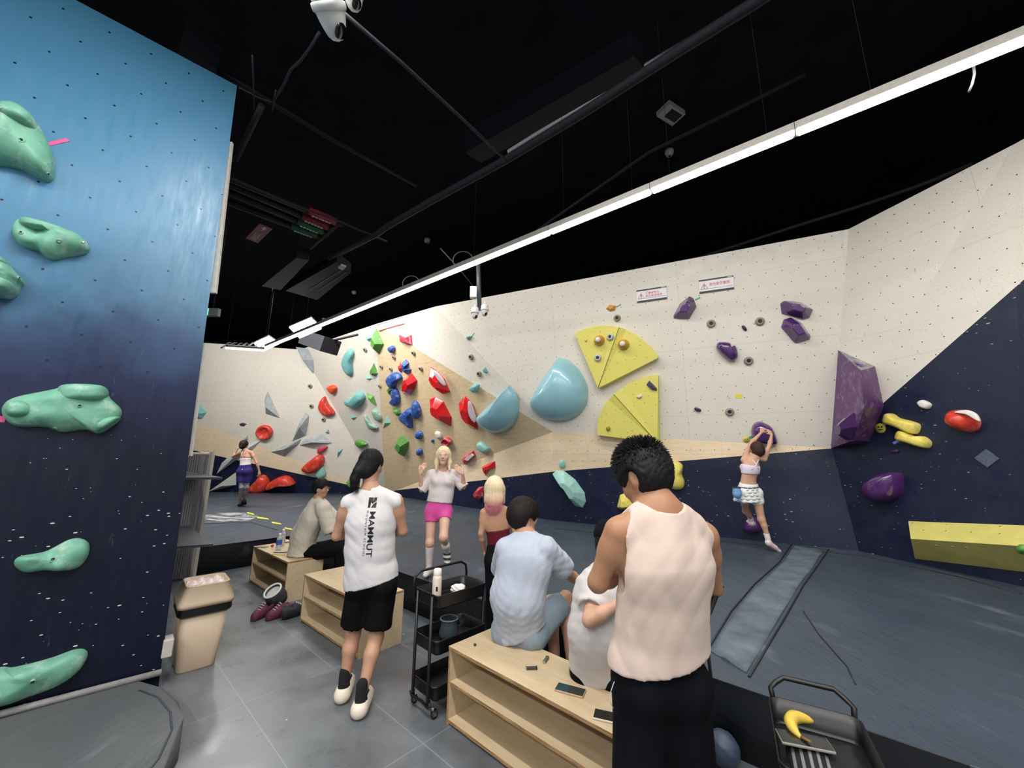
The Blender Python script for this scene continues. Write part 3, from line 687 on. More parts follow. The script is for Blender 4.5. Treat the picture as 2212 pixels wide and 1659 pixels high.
# round bolt-on grips
def roundgrip(lab, u, v, r=.055, mat=H_bolt):
    p, n, x, y, M = frame_at(u, v)
    bm = bmesh.new(); lathe(bm, [(r, -.005), (r * 1.02, .02), (r * .93, .04), (r * .7, .052), (r * .46, .048), (r * .40, .035)], 18)
    o = obj('round_hold', bm, mat); o.matrix_world = M; tag(o, lab, 'climbing hold', 'round grey doughnut holds on the walls')
    bm = bmesh.new()
    pts = [(math.cos(2 * PI * k / 10) * r * (.52 if k % 2 else .26), math.sin(2 * PI * k / 10) * r * (.52 if k % 2 else .26)) for k in range(10)]
    slab(bm, pts, .03, .050); obj('star_socket', bm, H_hole, o)
for lab, uv, r in [
    ('grey round hold on the far wall, left of the half moon red hold', C3([(975, 700)]), .075), ('grey round hold on the far wall, level with the half moon red hold', C3([(985, 855)]), .075),
    ('grey round hold under the half moon red hold', C3([(1080, 960)]), .075), ('grey round hold right of the teal crescent hold', C3([(1405, 415)]), .07),
    ('grey round hold under the blue egg hold', C4([(187, 474)]), .06), ('grey round hold at the corner above the mushroom hold', C4([(89, 546)]), .06),
    ('grey round hold just above the mushroom hold', C4([(163, 565)]), .06), ('grey round hold right of the blue egg hold near the wedge edge', C4([(338, 440)]), .065),
    ('grey round hold right of the blue notched hold', C4([(396, 562)]), .065), ('grey round hold at the corner level with the mushroom stem', C4([(77, 697)]), .06),
    ('grey round hold under the small teal hold with tape tail', C4([(787, 472)]), .065), ('grey round hold beside the small dark teal hold', C4([(850, 603)]), .065),
    ('grey round hold above the yellow fan volumes', C5([(578, 480)]), .065), ('grey round hold right of the purple arrowhead hold', C5([(1342, 525)]), .07),
    ('grey round hold left of the stacked purple pair', C5([(1738, 507)]), .07), ('grey round hold right of the bitten purple hold', C5([(1647, 828)]), .07),
    ('grey round hold lowest on the big white wall', C5([(1493, 1243)]), .068)]:
    roundgrip(lab, uv[0][0], uv[0][1], r)
# yellow fan volumes: prismatic fans with a ridge joint, thick edges
def fan(lab, px, ridge, h, base=.05):
    cx, cy = wframe(px); p, n, x, y, M = frame_at(cx, cy)
    q = [hitpl(u, v, p, n) - p for u, v in px]; loc = [(a.dot(x), a.dot(y)) for a in q]
    bm = bmesh.new(); B = [bm.verts.new((a[0], a[1], -.01)) for a in loc]
    i0, i1 = ridge
    hh = [base] * len(loc)
    for i in (i0, i1): hh[i] = h
    T = [bm.verts.new((a[0], a[1], z)) for a, z in zip(loc, hh)]
    k = len(loc)
    for i in range(k): bm.faces.new((B[i], B[(i + 1) % k], T[(i + 1) % k], T[i]))
    for j in range(k):
        if i1 not in (j, (j + 1) % k): bm.faces.new((T[i1], T[j], T[(j + 1) % k]))
    bmesh.ops.recalc_face_normals(bm, faces=bm.faces)
    planeuv(bm)
    o = obj('fan_volume', bm, [M_yellow]); o.matrix_world = M; tag(o, lab, 'climbing volume')
    bm = bmesh.new(); A = Vector((loc[i0][0], loc[i0][1], hh[i0] + .001)); Z = Vector((loc[i1][0], loc[i1][1], hh[i1] + .001)); tube(bm, [A, Z], .006, 6)
    obj('ridge_joint', bm, plain('dark_joint', '#6b6428', .7), o)
    return o
fan1 = fan('yellow fan shaped volume with two amber cones, upper of two', C5([(605, 565), (660, 580), (720, 610), (790, 655), (850, 710), (905, 780), (915, 790), (912, 808), (480, 1035), (437, 1048), (395, 960), (248, 612), (290, 588), (340, 570), (410, 553), (480, 547), (550, 553)]), (0, 9), .19, .15)
fan2 = fan('yellow fan shaped volume with a dark blue hold, lower of two', C5([(565, 1097), (630, 1045), (700, 1000), (790, 962), (905, 942), (916, 948), (925, 1460), (910, 1480), (430, 1422), (430, 1360), (440, 1290), (480, 1190), (520, 1140)]), (0, 7), .21, .17)
def onfan(f, u, v):
    bpy.context.view_layer.update(); mi = f.matrix_world.inverted(); ok, loc, nr, _ = f.ray_cast(mi @ C0, (mi.to_3x3() @ ray(u, v)).normalized())
    q = nr.to_track_quat('Z', 'Y').to_matrix().to_4x4(); q.translation = loc; return f.matrix_world @ q
def cone_on(lab, u, v):
    M = onfan(fan1, u, v); bm = bmesh.new()
    lathe(bm, [(.10, -.01), (.105, .02), (.095, .06), (.07, .11), (.05, .16), (.035, .185), (0, .19)], 20)
    for f in bm.faces: f.material_index = 1 if f.calc_center_median().z > .155 else 0
    o = obj('cone_hold', bm, [H_orc, H_white]); o.matrix_world = M; tag(o, lab, 'climbing hold')
cone_on('amber cone hold with a chalky tip, left of two on the upper yellow fan', *C5([(433, 662)])[0]); cone_on('amber cone hold with a chalky tip, right of two on the upper yellow fan', *C5([(630, 695)])[0])
for lab, c in [('pale grey round hold between the amber cones', (525, 634)), ('pale grey round hold below the left amber cone', (421, 803))]:
    M = onfan(fan1, *C5([c])[0]); bm = bmesh.new(); r = .068; lathe(bm, [(r, -.005), (r * 1.02, .02), (r * .93, .04), (r * .7, .052), (r * .46, .048), (r * .40, .035)], 18)
    o = obj('round_hold', bm, H_bolt2); o.matrix_world = M; tag(o, lab, 'climbing hold')
    bm = bmesh.new(); slab(bm, [(math.cos(2 * PI * k / 10) * r * (.5 if k % 2 else .26), math.sin(2 * PI * k / 10) * r * (.5 if k % 2 else .26)) for k in range(10)], .03, .05); obj('star_socket', bm, H_hole, o)
M = onfan(fan2, *C5([(862, 1033)])[0])
hold('climbing_hold', 'dark indigo hold in the upper corner of the lower yellow fan', C5([(813, 1022), (838, 987), (870, 1015), (903, 1052), (907, 1074), (860, 1066)]), .09, H_indigo, 'facet', lift=.165)
hold('climbing_hold', 'small chalky hook hold on the lower yellow fan', C5([(735, 1118), (760, 1110), (772, 1098), (783, 1105), (778, 1125), (750, 1132)]), .05, H_white, 'soft', lift=.17)
hold('climbing_hold', 'small olive hold near the bottom of the lower yellow fan', C5([(490, 1370), (510, 1360), (524, 1378), (512, 1398), (492, 1390)]), .05, plain('olive_resin', '#8a8128', .5), 'soft', lift=.165)
hold('climbing_hold', 'small pale yellow ring hold at the left of the upper yellow fan', C5([(312, 655), (325, 645), (335, 660), (325, 675)]), .05, H_yel2, 'soft', lift=.145)
# purple corner volume
def volume(name, lab, base, tops, faces, mat, edge=None):
    """closed volume: base pixels lie on the wall they hit, tops are (u,v,height out of the wall at that pixel)"""
    pts = []
    for u, v in base: pts.append(whit(u, v)[0])
    for u, v, h in tops:
        p, n = whit(u, v); nn = n
        q = hitpl(u, v, p + nn * h, nn); pts.append(q)
    c = sum(pts, Vector()) / len(pts)
    bm = bmesh.new(); vs = [bm.verts.new(p - c) for p in pts]
    for f in faces: bm.faces.new([vs[i] for i in f])
    bmesh.ops.recalc_face_normals(bm, faces=bm.faces)
    o = obj(name, bm, mat); o.location = c; return tag(o, lab, 'climbing volume')
b = C6([(850, 666), (1120, 785), (1185, 1080), (1080, 1335), (970, 1325), (797, 1385)]); t = C6([(1018, 815), (1040, 1085)])
pv = volume('corner_volume', 'tall chalky purple faceted volume in the corner of the white and navy walls', [b[0], b[1], b[2], b[3], b[5]],
    [(t[0][0], t[0][1], .62), (t[1][0], t[1][1], .68), (b[4][0], b[4][1], .34)],
    [(0, 5, 6, 7, 4), (0, 1, 5), (5, 1, 2, 6), (6, 2, 3, 7), (4, 7, 3), (0, 4, 3, 2, 1)], H_purple2)
pv.data.materials.append(plain('chalked_purple_ply', '#8d8595', .6, chalk=.5, var=.2)); pv.data.polygons[1].material_index = 1
def on_obj(o, u, v):
    bpy.context.view_layer.update(); mi = o.matrix_world.inverted(); ok, loc, nr, _ = o.ray_cast(mi @ C0, (mi.to_3x3() @ ray(u, v)).normalized())
    return (o.matrix_world @ loc, (o.matrix_world.to_3x3() @ nr).normalized()) if ok else whit(u, v)
def hold_on(target, lab, px, h, mat, style, smooth=None):
    global whit
    old = whit
    whit = lambda u, v: on_obj(target, u, v)
    o = hold('climbing_hold', lab, px, h, mat, style, smooth=smooth); whit = old; return o
hold_on(pv, 'glossy purple angular hold mounted on the tall purple volume', C6([(858, 1200), (900, 1160), (960, 1125), (992, 1225), (965, 1322), (920, 1328), (868, 1245)]), .14, H_purple, 'facet')
hold_on(pv, 'small purple slot hold on top of the tall purple volume', C6([(960, 742), (1005, 745), (1045, 770), (1040, 787), (1005, 785), (970, 765)]), .03, H_purple, 'soft')
# yellow beam on the right
b = C7([(1435, 763), (2300, 795), (2300, 1115), (1480, 1015)]); t = C7([(1452, 882), (2300, 938)])
yb = volume('beam_volume', 'long lemon yellow beam volume low on the navy right wall', [b[0], b[1], b[2], b[3]], [(t[0][0], t[0][1], .32), (t[1][0], t[1][1], .32)],
    [(0, 1, 5, 4), (4, 5, 2, 3), (0, 4, 3), (1, 2, 5), (0, 3, 2, 1)], H_yelbeam)
hold_on(yb, 'small green hold at the right end of the lemon yellow beam', C7([(2160, 940), (2190, 925), (2230, 935), (2230, 965), (2195, 965)]), .05, H_green, 'soft')
for u, v in C7([(1465, 780), (1697, 790), (1540, 826), (1690, 832), (1860, 840), (2052, 850), (2055, 803), (1625, 928), (1735, 935), (1825, 942)]): socket(yb, u, v, .012)
p_ = C7([(1880, 340), (1960, 280), (2050, 345), (1970, 405)])
hold('wall_patch', 'worn grey diamond patch on the navy right wall', p_, .012, plain('grey_patch', '#4c5568', .7, var=.3, nscale=60), 'plate', cat='patch')
# route tapes
tape('green route tape beside the small amber almond hold', *C5([(572, 388), (610, 368)]), .02, T_green)
tape('green route tape beside the purple arrowhead hold', *C5([(1212, 332), (1254, 312)]), .025, T_green)
tape('blue tape beside the small teal hold near the twin cameras', *C4([(785, 318), (812, 286)]), .02, T_green)
tape('short yellow tape on the white wall left of the climbing woman', *C5([(1542, 1112), (1595, 1118)]), .07, T_yel)
tape('blue route tape at the upper yellow bone hold', *C6([(1165, 1228), (1212, 1198)]), .035, T_blue)
tape('blue route tape at the lower yellow bone hold', *C6([(1255, 1350), (1308, 1320)]), .035, T_blue)
tape('green route tape left of the gripped purple hold', *C5([(1640, 1462), (1680, 1445)]), .04, T_green)
def marker(lab, u, v, r=.05):
    p, n, x, y, M = frame_at(u, v); bm = bmesh.new(); lathe(bm, [(r, 0), (r, .006), (0, .006)], 18); o = obj('route_marker', bm, plain('yellow_marker', '#cbbf4a', .5)); o.matrix_world = M; tag(o, lab, 'marker')
    bm = bmesh.new(); box(bm, (-r * .45, r * .1, .006), (-r * .15, r * .4, .008)); box(bm, (r * .15, r * .1, .006), (r * .45, r * .4, .008)); box(bm, (-r * .4, -r * .4, .006), (r * .4, -r * .22, .008)); obj('printed_mark', bm, H_hole, o)
marker('yellow round route marker beside the upper yellow bone hold', *C6([(1161, 1238)])[0], .07); marker('yellow round route marker left of the gripped purple hold', *C5([(1628, 1470)])[0], .055)

# ------------------------------------------------------------------ signs
W_sign = plain('white_sign_board', '#e4dde0', .45, var=.02); S_red = plain('red_print', '#c2383a', .6, var=.03); S_dk = plain('dark_green_print', '#1e2b30', .5, var=.03)
S_brick = plain('brick_red_print', '#b5524a', .6, var=.05); S_grey = plain('grey_print', '#77767c', .6, var=.03)
def textmesh(name, s, size, mat, parent, mw, align='LEFT', ext=.001, bold=0, sx=1, sp=1.0):
    cu = bpy.data.curves.new('t', 'FONT'); cu.body = s; cu.size = size; cu.extrude = ext; cu.align_x = align; cu.align_y = 'CENTER'; cu.offset = bold; cu.space_character = sp
    to = bpy.data.objects.new('t', cu); COL.objects.link(to); bpy.context.view_layer.update()
    me = bpy.data.meshes.new_from_object(to.evaluated_get(bpy.context.evaluated_depsgraph_get())); bpy.data.objects.remove(to)
    me.transform(Matrix.Diagonal((sx, 1, 1, 1))); me.materials.clear(); me.materials.append(mat); me.name = name
    o = bpy.data.objects.new(name, me); COL.objects.link(o); o.parent = parent; o.matrix_local = mw; return o
def sign(lab, tl, tr, br, bl, lines, bar, tri, group=None, sub=True, txt=None):
    cx = (tl[0] + tr[0] + br[0] + bl[0]) / 4; cy = (tl[1] + tr[1] + br[1] + bl[1]) / 4
    p, n, x, y, M = frame_at(cx, cy); q = [hitpl(*c, p, n) for c in (tl, tr, br, bl)]
    X = ((q[1] - q[0]) + (q[2] - q[3])); X = (X - n * X.dot(n)).normalized(); Y = n.cross(X)
    Wd = ((q[1] - q[0]).length + (q[2] - q[3]).length) / 2; Hd = ((q[0] - q[3]).length + (q[1] - q[2]).length) / 2
    c = sum(q, Vector()) / 4; M = Matrix((X, Y, n)).transposed().to_4x4(); M.translation = c + n * .005
    root = bpy.data.objects.new('warning_sign', None); COL.objects.link(root); root.matrix_world = M; root.empty_display_size = .1; tag(root, lab, 'sign', group)
    bm = bmesh.new(); box(bm, (-Wd / 2, -Hd / 2, 0), (Wd / 2, Hd / 2, .012)); obj('board', bm, W_sign, root)
    bm = bmesh.new(); b = Hd * .11; box(bm, (-Wd / 2, Hd / 2 - b, .012), (Wd / 2, Hd / 2, .014)); obj('top_bar', bm, bar, root)
    bm = bmesh.new(); box(bm, (-Wd / 2, -Hd / 2, .012), (Wd / 2, -Hd / 2 + b * 1.2, .014)); obj('bottom_bar', bm, bar, root)
    bm = bmesh.new(); box(bm, (Wd * .33, Hd / 2 - b * .7, .014), (Wd * .47, Hd / 2 - b * .35, .0148)); obj('bar_print', bm, W_sign, root)
    bm = bmesh.new(); s = Hd * .27; cx = -Wd * .35; cy = -Hd * .02
    P = [Vector((cx + s * 1.05 * math.sin(a), cy - s * .2 + s * math.cos(a), .0145)) for a in (0, 2 * PI / 3, 4 * PI / 3)]
    tube(bm, P, Hd * .022, 6, closed=True); tube(bm, [Vector((cx, cy + s * .35, .0145)), Vector((cx, cy - s * .22, .0145))], [Hd * .035, Hd * .015], 6); lathe(bm, [(0, .016), (Hd * .03, .015), (Hd * .03, .012)], 8, Matrix.Translation((cx, cy - s * .45, 0)))
    obj('warning_triangle', bm, tri, root)
    for s_, yy, size in lines:
        textmesh('lettering', s_, Hd * size, txt or tri, root, Matrix.Translation((-Wd * .21, Hd * yy, .0125)), sx=1.0 if size < .22 else .88)
    if sub:
        bm = bmesh.new(); xx = -Wd * .21; rd = random.Random(5)
        while xx < Wd * .42:
            wv = Wd * rd.uniform(.03, .07); box(bm, (xx, -Hd * .235, .012), (xx + wv, -Hd * .205, .0132)); xx += wv + Wd * .012
        obj('small_print', bm, S_grey, root)
    return root
sg = lambda p: [(1180 + x * .26523, 560 + y * .26523) for x, y in p]
s_red = S_red
sign('white warning sign with two lines of red Chinese characters, left one', *sg([(735, 256), (977, 219), (985, 323), (742, 357)]), [('尽量避免从', .15, .21), ('高处直接掉落', -.08, .21)], S_dk, plain('maroon_print', '#8a4048', .6))
sign('white warning sign with one line of red Chinese characters, right one', *sg([(1241, 174), (1522, 132), (1529, 243), (1249, 282)]), [('请勿疲劳攀爬', .06, .26)], S_dk, plain('maroon_print', '#8a4048', .6))
for o in bpy.data.objects:
    if o.name.startswith('lettering'): o.data.materials[0] = S_red
sg2 = lambda p: [(800 + x * .0452, 670 + y * .0452) for x, y in p]
sign('small white sign with brick red bars by the corner, left of the joined pair', *sg2([(320, 690), (930, 530), (1020, 820), (420, 1010)]), [('攀爬前', .14, .2), ('禁止单人攀爬', -.1, .2)], S_brick, S_grey, txt=S_grey)
sign('small white sign with brick red bars by the corner, right of the joined pair', *sg2([(930, 490), (1560, 310), (1650, 660), (1010, 830)]), [('禁止超越攀爬', .1, .24)], S_brick, S_grey, txt=S_grey)
# ------------------------------------------------------------------ plywood bench boxes
E1 = Vector((.757, -.653, 0)); E2 = Vector((.653, .757, 0))
def frameM(o, ex, ey): 
    M = Matrix((ex, ey, Vector((0, 0, 1)))).transposed().to_4x4(); M.translation = o; return M
def panel(name, lo, hi, root):
    c = (Vector(lo) + Vector(hi)) / 2; bm = bmesh.new(); box(bm, Vector(lo) - c, Vector(hi) - c, bev=.0015)
    d = [hi[i] - lo[i] for i in range(3)]; thin = d.index(min(d)); bm.normal_update()
    for f in bm.faces:
        n = [abs(q) for q in f.normal]; f.material_index = 0 if n[thin] > .7 else 1
    return obj(name, bm, [M_ply, M_plyedge], root, mw=Matrix.Translation(c))
def bench(lab, fl, L, D, H, e1=E1):
    e2 = Vector((-e1.y, e1.x, 0)); rz = math.atan2(e1.y, e1.x)
    r = empty('plywood_bench', fl, rz, lab, 'bench')
    t = .02
    panel('top_panel', (0, 0, H - t), (L, D, H), r); panel('bottom_panel', (t, .002, .012), (L - t, D - .01, .012 + t), r)
    panel('side_panel', (0, .002, 0), (t, D, H - t), r); panel('side_panel', (L - t, .002, 0), (L, D, H - t), r)
    panel('shelf', (t, .006, H * .50), (L - t, D - .01, H * .50 + t), r); panel('back_panel', (t, D - .012, .012), (L - t, D, H - t), r)
    return r
bench('plywood shelf bench farthest away, with bottles on top and a seated man in cream', (-3.56, 5.67, 0), 1.24, .42, .45)
bench('middle plywood shelf bench behind the ponytailed man, nothing on its top', (-2.175, 4.385, 0), 1.20, .42, .45)
bench('nearest plywood shelf bench with two phones on its top', (-.40, 2.83, 0), 1.36, .40, .445, Vector((.728, -.686, 0)).normalized())

# ------------------------------------------------------------------ trolleys
M_trol = plain('black_powder_coat', '#08090c', .42, spec=.5, var=.1); M_rub = plain('black_rubber', '#101012', .7); M_chrome = plain('chrome', '#b9b9b9', .2, metal=1)
def trolley(lab, cx, cy, rz, w=.42, d=.28, htop=.74, handle='long'):
    r = empty('rolling_cart', (cx, cy, 0), rz, lab, 'trolley')
    for z, nm in ((htop, 'top_tray'), (htop - .28, 'middle_tray'), (htop - .55, 'bottom_tray')):
        bm = bmesh.new(); dp = .095
        pts = []
        for sx, sy in ((1, 1), (-1, 1), (-1, -1), (1, -1)):
            for k in range(5):
                a = {(1, 1): 0, (-1, 1): PI / 2, (-1, -1): PI, (1, -1): 1.5 * PI}[(sx, sy)] + k * PI / 8
                pts.append((sx * (w / 2 - .035) + .035 * math.cos(a), sy * (d / 2 - .035) + .035 * math.sin(a)))
        def ringz(zz, s): return [bm.verts.new((p[0] * s, p[1] * s, zz)) for p in pts]
        R = [ringz(z - dp + .004, .93), ringz(z - dp + .02, .96), ringz(z - .012, 1), ringz(z - .01, 1.012), ringz(z, 1.012), ringz(z, .988), ringz(z - dp + .024, .945), ringz(z - dp + .014, .92)]
        for A, B in zip(R, R[1:]):
            for i in range(len(A)): bm.faces.new((A[i], A[(i + 1) % len(A)], B[(i + 1) % len(A)], B[i]))
        bm.faces.new(R[-1]); bm.faces.new(list(reversed(R[0])))
        for f in bm.faces: f.smooth = len(f.verts) == 4
        tr = obj(nm, bm, M_trol, r)
        for sx in (-1, 1):
            for sy in (-.35, .35):
                b2 = bmesh.new(); lathe(b2, [(.007, 0), (.006, .004), (0, .005)], 10, Matrix.Translation((sx * (w / 2 + .007), sy * d * .9, z - .04)) @ Matrix.Rotation(sx * PI / 2, 4, 'Y')); obj('screw', b2, M_chrome, tr)
    for sx in (-1, 1):
        for sy in (-1, 1):
            bm = bmesh.new(); x_, y_ = sx * (w / 2 + .012), sy * d * .315
            tube(bm, [(x_, y_, htop - .01), (x_, y_, .10), (x_ * .96, y_, .075)], .011, 8); obj('post', bm, M_trol, r)
        bm = bmesh.new(); y0 = d * .315; x_ = sx * (w / 2)
        tube(bm, [(x_, -y0, .10), (x_ * 1.06, -y0 * 1.3, .085), (x_ * 1.06, -y0 * 1.1, .07), (x_, 0, .068), (x_ * 1.06, y0 * 1.1, .07), (x_ * 1.06, y0 * 1.3, .085), (x_, y0, .10)], .009, 8); obj('foot_rail', bm, M_trol, r)
        for sy in (-1, 1):
            bm = bmesh.new(); cx_, cy_ = sx * w * .47, sy * d * .42
            lathe(bm, [(.011, .065), (.011, .05), (.004, .05)], 10, Matrix.Translation((cx_, cy_, 0))); c_ = obj('caster', bm, M_chrome, r)
            b2 = bmesh.new(); lathe(b2, [(0, -.011), (.018, -.011), (.024, -.007), (.024, .007), (.018, .011), (0, .011)], 16, Matrix.Translation((cx_ + .012, cy_, .0245)) @ Matrix.Rotation(PI / 2, 4, 'X')); obj('wheel', b2, M_rub, c_)
            b3 = bmesh.new(); box(b3, (cx_ - .006, cy_ - .017, .02), (cx_ + .02, cy_ - .013, .058)); box(b3, (cx_ - .006, cy_ + .013, .02), (cx_ + .02, cy_ + .017, .058)); box(b3, (cx_ - .006, cy_ - .017, .052), (cx_ + .02, cy_ + .017, .058)); obj('fork', b3, M_chrome, c_)
    bm = bmesh.new(); hz = htop + (.11 if handle == 'long' else .055)
    if handle == 'long':
        yy = d / 2 - .02
        P = [(-w / 2 - .01, yy, htop - .06), (-w / 2 - .03, yy, htop + .03), (-w / 2 - .02, yy, hz - .03), (-w / 2 + .03, yy, hz), (w / 2 - .05, yy, hz), (w / 2, yy, hz - .03), (w / 2 + .01, yy, htop + .02), (w / 2 + .005, yy, htop - .06)]
    else:
        xx = w / 2 + .02
        P = [(xx - .02, -d / 2 + .02, htop - .05), (xx, -d / 2 + .01, htop + .02), (xx + .02, -d / 2 + .03, hz - .02), (xx + .03, -d / 2 + .06, hz), (xx + .03, d / 2 - .06, hz), (xx + .02, d / 2 - .03, hz - .02), (xx, d / 2 - .01, htop + .02), (xx - .02, d / 2 - .02, htop - .05)]
    tube(bm, P, .0095, 10); obj('handle', bm, M_trol, r)
    return r
tr1 = trolley('black three tier rolling cart with a cream bottle, between the benches', -.43, 3.10, math.radians(46), w=.45)
tr2 = trolley('black rolling cart with a banana in its top tray, bottom right', 1.06, 1.50, math.atan2(.87, .49), handle='short')
def wp(root, x, y, z): return Matrix.Translation(root.location) @ Matrix.Rotation(root.rotation_euler.z, 4, 'Z') @ Vector((x, y, z))
def single(name, lab, cat, bm, mats, loc, rz=0, smooth=False, group=None):
    o = obj(name, bm, mats, smooth=smooth); o.location = loc; o.rotation_euler = (0, 0, rz); return tag(o, lab, cat, group)
tz = .74 - .081
bm = bmesh.new(); lathe(bm, [(0, 0), (.030, 0), (.033, .01), (.033, .15), (.030, .165), (.024, .172)], 24)
bt = single('water_bottle', 'cream white drinking bottle standing in the black cart', 'bottle', bm, plain('cream_bottle', '#ddd0bd', .35, var=.03), wp(tr1, -.13, .01, tz))
bm = bmesh.new(); lathe(bm, [(.028, .168), (.030, .175), (.030, .205), (.024, .213), (0, .213)], 24); obj('cap', bm, plain('cream_cap', '#e6dccd', .4, var=.03), bt)
bm = bmesh.new(); box(bm, (-.001, -.034, .07), (.012, -.0325, .10)); obj('printed_logo', bm, H_hole, bt)
def blob(name, lab, cat, mat, loc, s, seed, amp=.25, parts=None):
    rd = random.Random(seed); bm = bmesh.new(); bmesh.ops.create_icosphere(bm, subdivisions=4, radius=1)
    ph = [rd.uniform(0, 9) for _ in range(6)]
    for v in bm.verts:
        c = v.co; f = math.sin(c.x * 5 + ph[0]) * math.sin(c.y * 6 + ph[1]) + .6 * math.sin(c.z * 9 + c.x * 7 + ph[2]) + .35 * math.sin(c.y * 15 + c.z * 13 + ph[3])
        k = 1 + amp * f * .5; v.co = Vector((c.x * s[0] * k, c.y * s[1] * k, max(-.98, c.z) * s[2] * k))
    mz = min(v.co.z for v in bm.verts)
    for v in bm.verts: v.co.z -= mz
    for f in bm.faces: f.smooth = True
    return single(name, lab, cat, bm, mat, loc)
M_wh = plain('white_tissue', '#e2dad8', .7, var=.06); M_chalkbag = plain('grey_blue_fabric', '#39454f', .85, var=.3, nscale=60)
blob('tissue_pack', 'crumpled white and pink tissue pack in the top tray of the cart', 'tissues', M_wh, wp(tr1, .06, .0, tz), (.055, .04, .035), 3)
blob('paper_cup_lid', 'small white crumpled wrapper beside the tissue pack', 'wrapper', M_wh, wp(tr1, -.055, -.05, tz), (.025, .02, .010), 4)
bm = bmesh.new(); lathe(bm, [(0, 0), (.055, 0), (.068, .03), (.062, .08), (.055, .105), (.060, .125), (.063, .128), (.060, .130), (.050, .12), (.045, .06), (0, .05)], 28)
for v in bm.verts: v.co.x *= 1 + .06 * math.sin(v.co.z * 60); v.co.y *= 1 + .05 * math.sin(v.co.z * 75 + 2)
cb = single('chalk_bag', 'grey blue fabric chalk bag in the middle tray of the cart', 'chalk bag', bm, M_chalkbag, wp(tr1, .0, .02, tz - .28), smooth=True)
bm = bmesh.new(); tube(bm, [(.063 * math.cos(a), .063 * math.sin(a), .128) for a in [2 * PI * k / 24 for k in range(24)]], .005, 6, closed=True); obj('rim', bm, plain('light_rim', '#7d8c96', .8), cb)
# banana, clothes, phone in the second cart
def mk_banana():
    bm = bmesh.new(); P = []; R = []
    for k in range(15):
        t = k / 14; a = -1.25 + 2.4 * t; P.append((.075 * math.cos(a) - .05, .075 * math.sin(a), .022 + .012 * math.sin(t * PI))); R.append(.006 + .016 * math.sin(PI * min(1, max(0, t * 1.05))) ** .6 if 0 < k < 14 else .005)
    tube(bm, P, R, 7); return bm
bn_ = single('banana', 'yellow banana lying in the black cart at the bottom right', 'banana', mk_banana(), plain('banana_skin', '#d8b94c', .5, var=.08), wp(tr2, .10, .055, tz + .03), rz=2.3)
bm = bmesh.new(); tube(bm, [(.075 * math.cos(1.15) - .05, .075 * math.sin(1.15), .024), (.075 * math.cos(1.5) - .055, .075 * math.sin(1.5) + .008, .03)], [.006, .004], 6); obj('stem', bm, plain('banana_stem', '#7a5a2a', .7), bn_)
M_knit = N('striped_black_knit'); _v = M_knit.coord('Object', scale=(1, 1, 1)); _s = M_knit.n('ShaderNodeSeparateXYZ'); M_knit.l(_v, _s.inputs[0])
_f = M_knit.math('GREATER_THAN', M_knit.math('FRACT', M_knit.math('MULTIPLY', _s.outputs[1], 42)), .62)
_m = M_knit.math('MULTIPLY', _f, M_knit.math('MULTIPLY', M_knit.math('GREATER_THAN', _s.outputs[1], -.02), M_knit.math('LESS_THAN', _s.outputs[0], .04))); M_knit.set(M_knit.mix(_m, hexc('#101116'), hexc('#77777b')), .85); M_knit = M_knit.m
def cloth(name, lab, loc, rz, sx, sy, hz, mat, seed=1, cat='clothing'):
    bm = bmesh.new(); n = 26; rd = random.Random(seed); ph = [rd.uniform(0, 6) for _ in range(4)]; g = []
    for i in range(n):
        row = []
        for j in range(n):
            x = (i / (n - 1) - .5) * 2; y = (j / (n - 1) - .5) * 2; e = max(0, 1 - max(abs(x), abs(y)) ** 6)
            z = hz * e * (.62 + .22 * math.sin(x * 4 + ph[0] + y * 2) + .16 * math.sin(y * 7 + x * 3 + ph[1])) + .002
            row.append(bm.verts.new((x * sx / 2 * (1 + .05 * math.sin(y * 5 + ph[2])), y * sy / 2 * (1 + .06 * math.sin(x * 5 + ph[3])), z)))
        g.append(row)
    for i in range(n - 1):
        for j in range(n - 1): f = bm.faces.new((g[i][j], g[i + 1][j], g[i + 1][j + 1], g[i][j + 1])); f.smooth = True
    b = [g[i][0] for i in range(n)] + [g[-1][j] for j in range(1, n)] + [g[i][-1] for i in range(n - 2, -1, -1)] + [g[0][j] for j in range(n - 2, 0, -1)]
    lo = [bm.verts.new((v.co.x, v.co.y, 0)) for v in b]
    for k in range(len(b)): bm.faces.new((b[k], lo[k], lo[(k + 1) % len(b)], b[(k + 1) % len(b)]))
    bm.faces.new(lo); bmesh.ops.recalc_face_normals(bm, faces=bm.faces)
    return single(name, lab, cat, bm, mat, loc, rz)
cloth('folded_jacket', 'black folded jacket with white sleeve stripes in the cart with the banana', wp(tr2, -.02, 0, tz), tr2.rotation_euler.z, .34, .21, .035, M_knit, 2)
def phone(lab, loc, rz, case, scr='#0c1114', tilt=0, cls='#c8c2b6'):
    bm = bmesh.new(); box(bm, (-.038, -.078, 0), (.038, .078, .009), bev=.003)
    r = single('smartphone', lab, 'phone', bm, plain('phone_case' + case, case, .35, var=.03), loc, rz)
    bm = bmesh.new(); box(bm, (-.035, -.075, .009), (.035, .075, .0098)); obj('screen', bm, plain('dark_screen_glass' + scr, scr, .08, spec=.6, var=.02), r)
    bm = bmesh.new(); box(bm, (.038, .02, .003), (.039, .045, .006)); obj('side_button', bm, M_chrome, r); return r
def onz(u, v, z): return PZ(u, v, z)
phone('dark phone with a pale edge lying in the cart beside the banana', PZ(1738, 1604, .70), tr2.rotation_euler.z + .2, '#8d8a84', '#1a1d22')
H3 = .4455
phone('smartphone with a gold edge lying on the nearest bench beside the seated man in white', onz(1232, 1493, H3), math.radians(65), '#b89c7c', '#10201f')
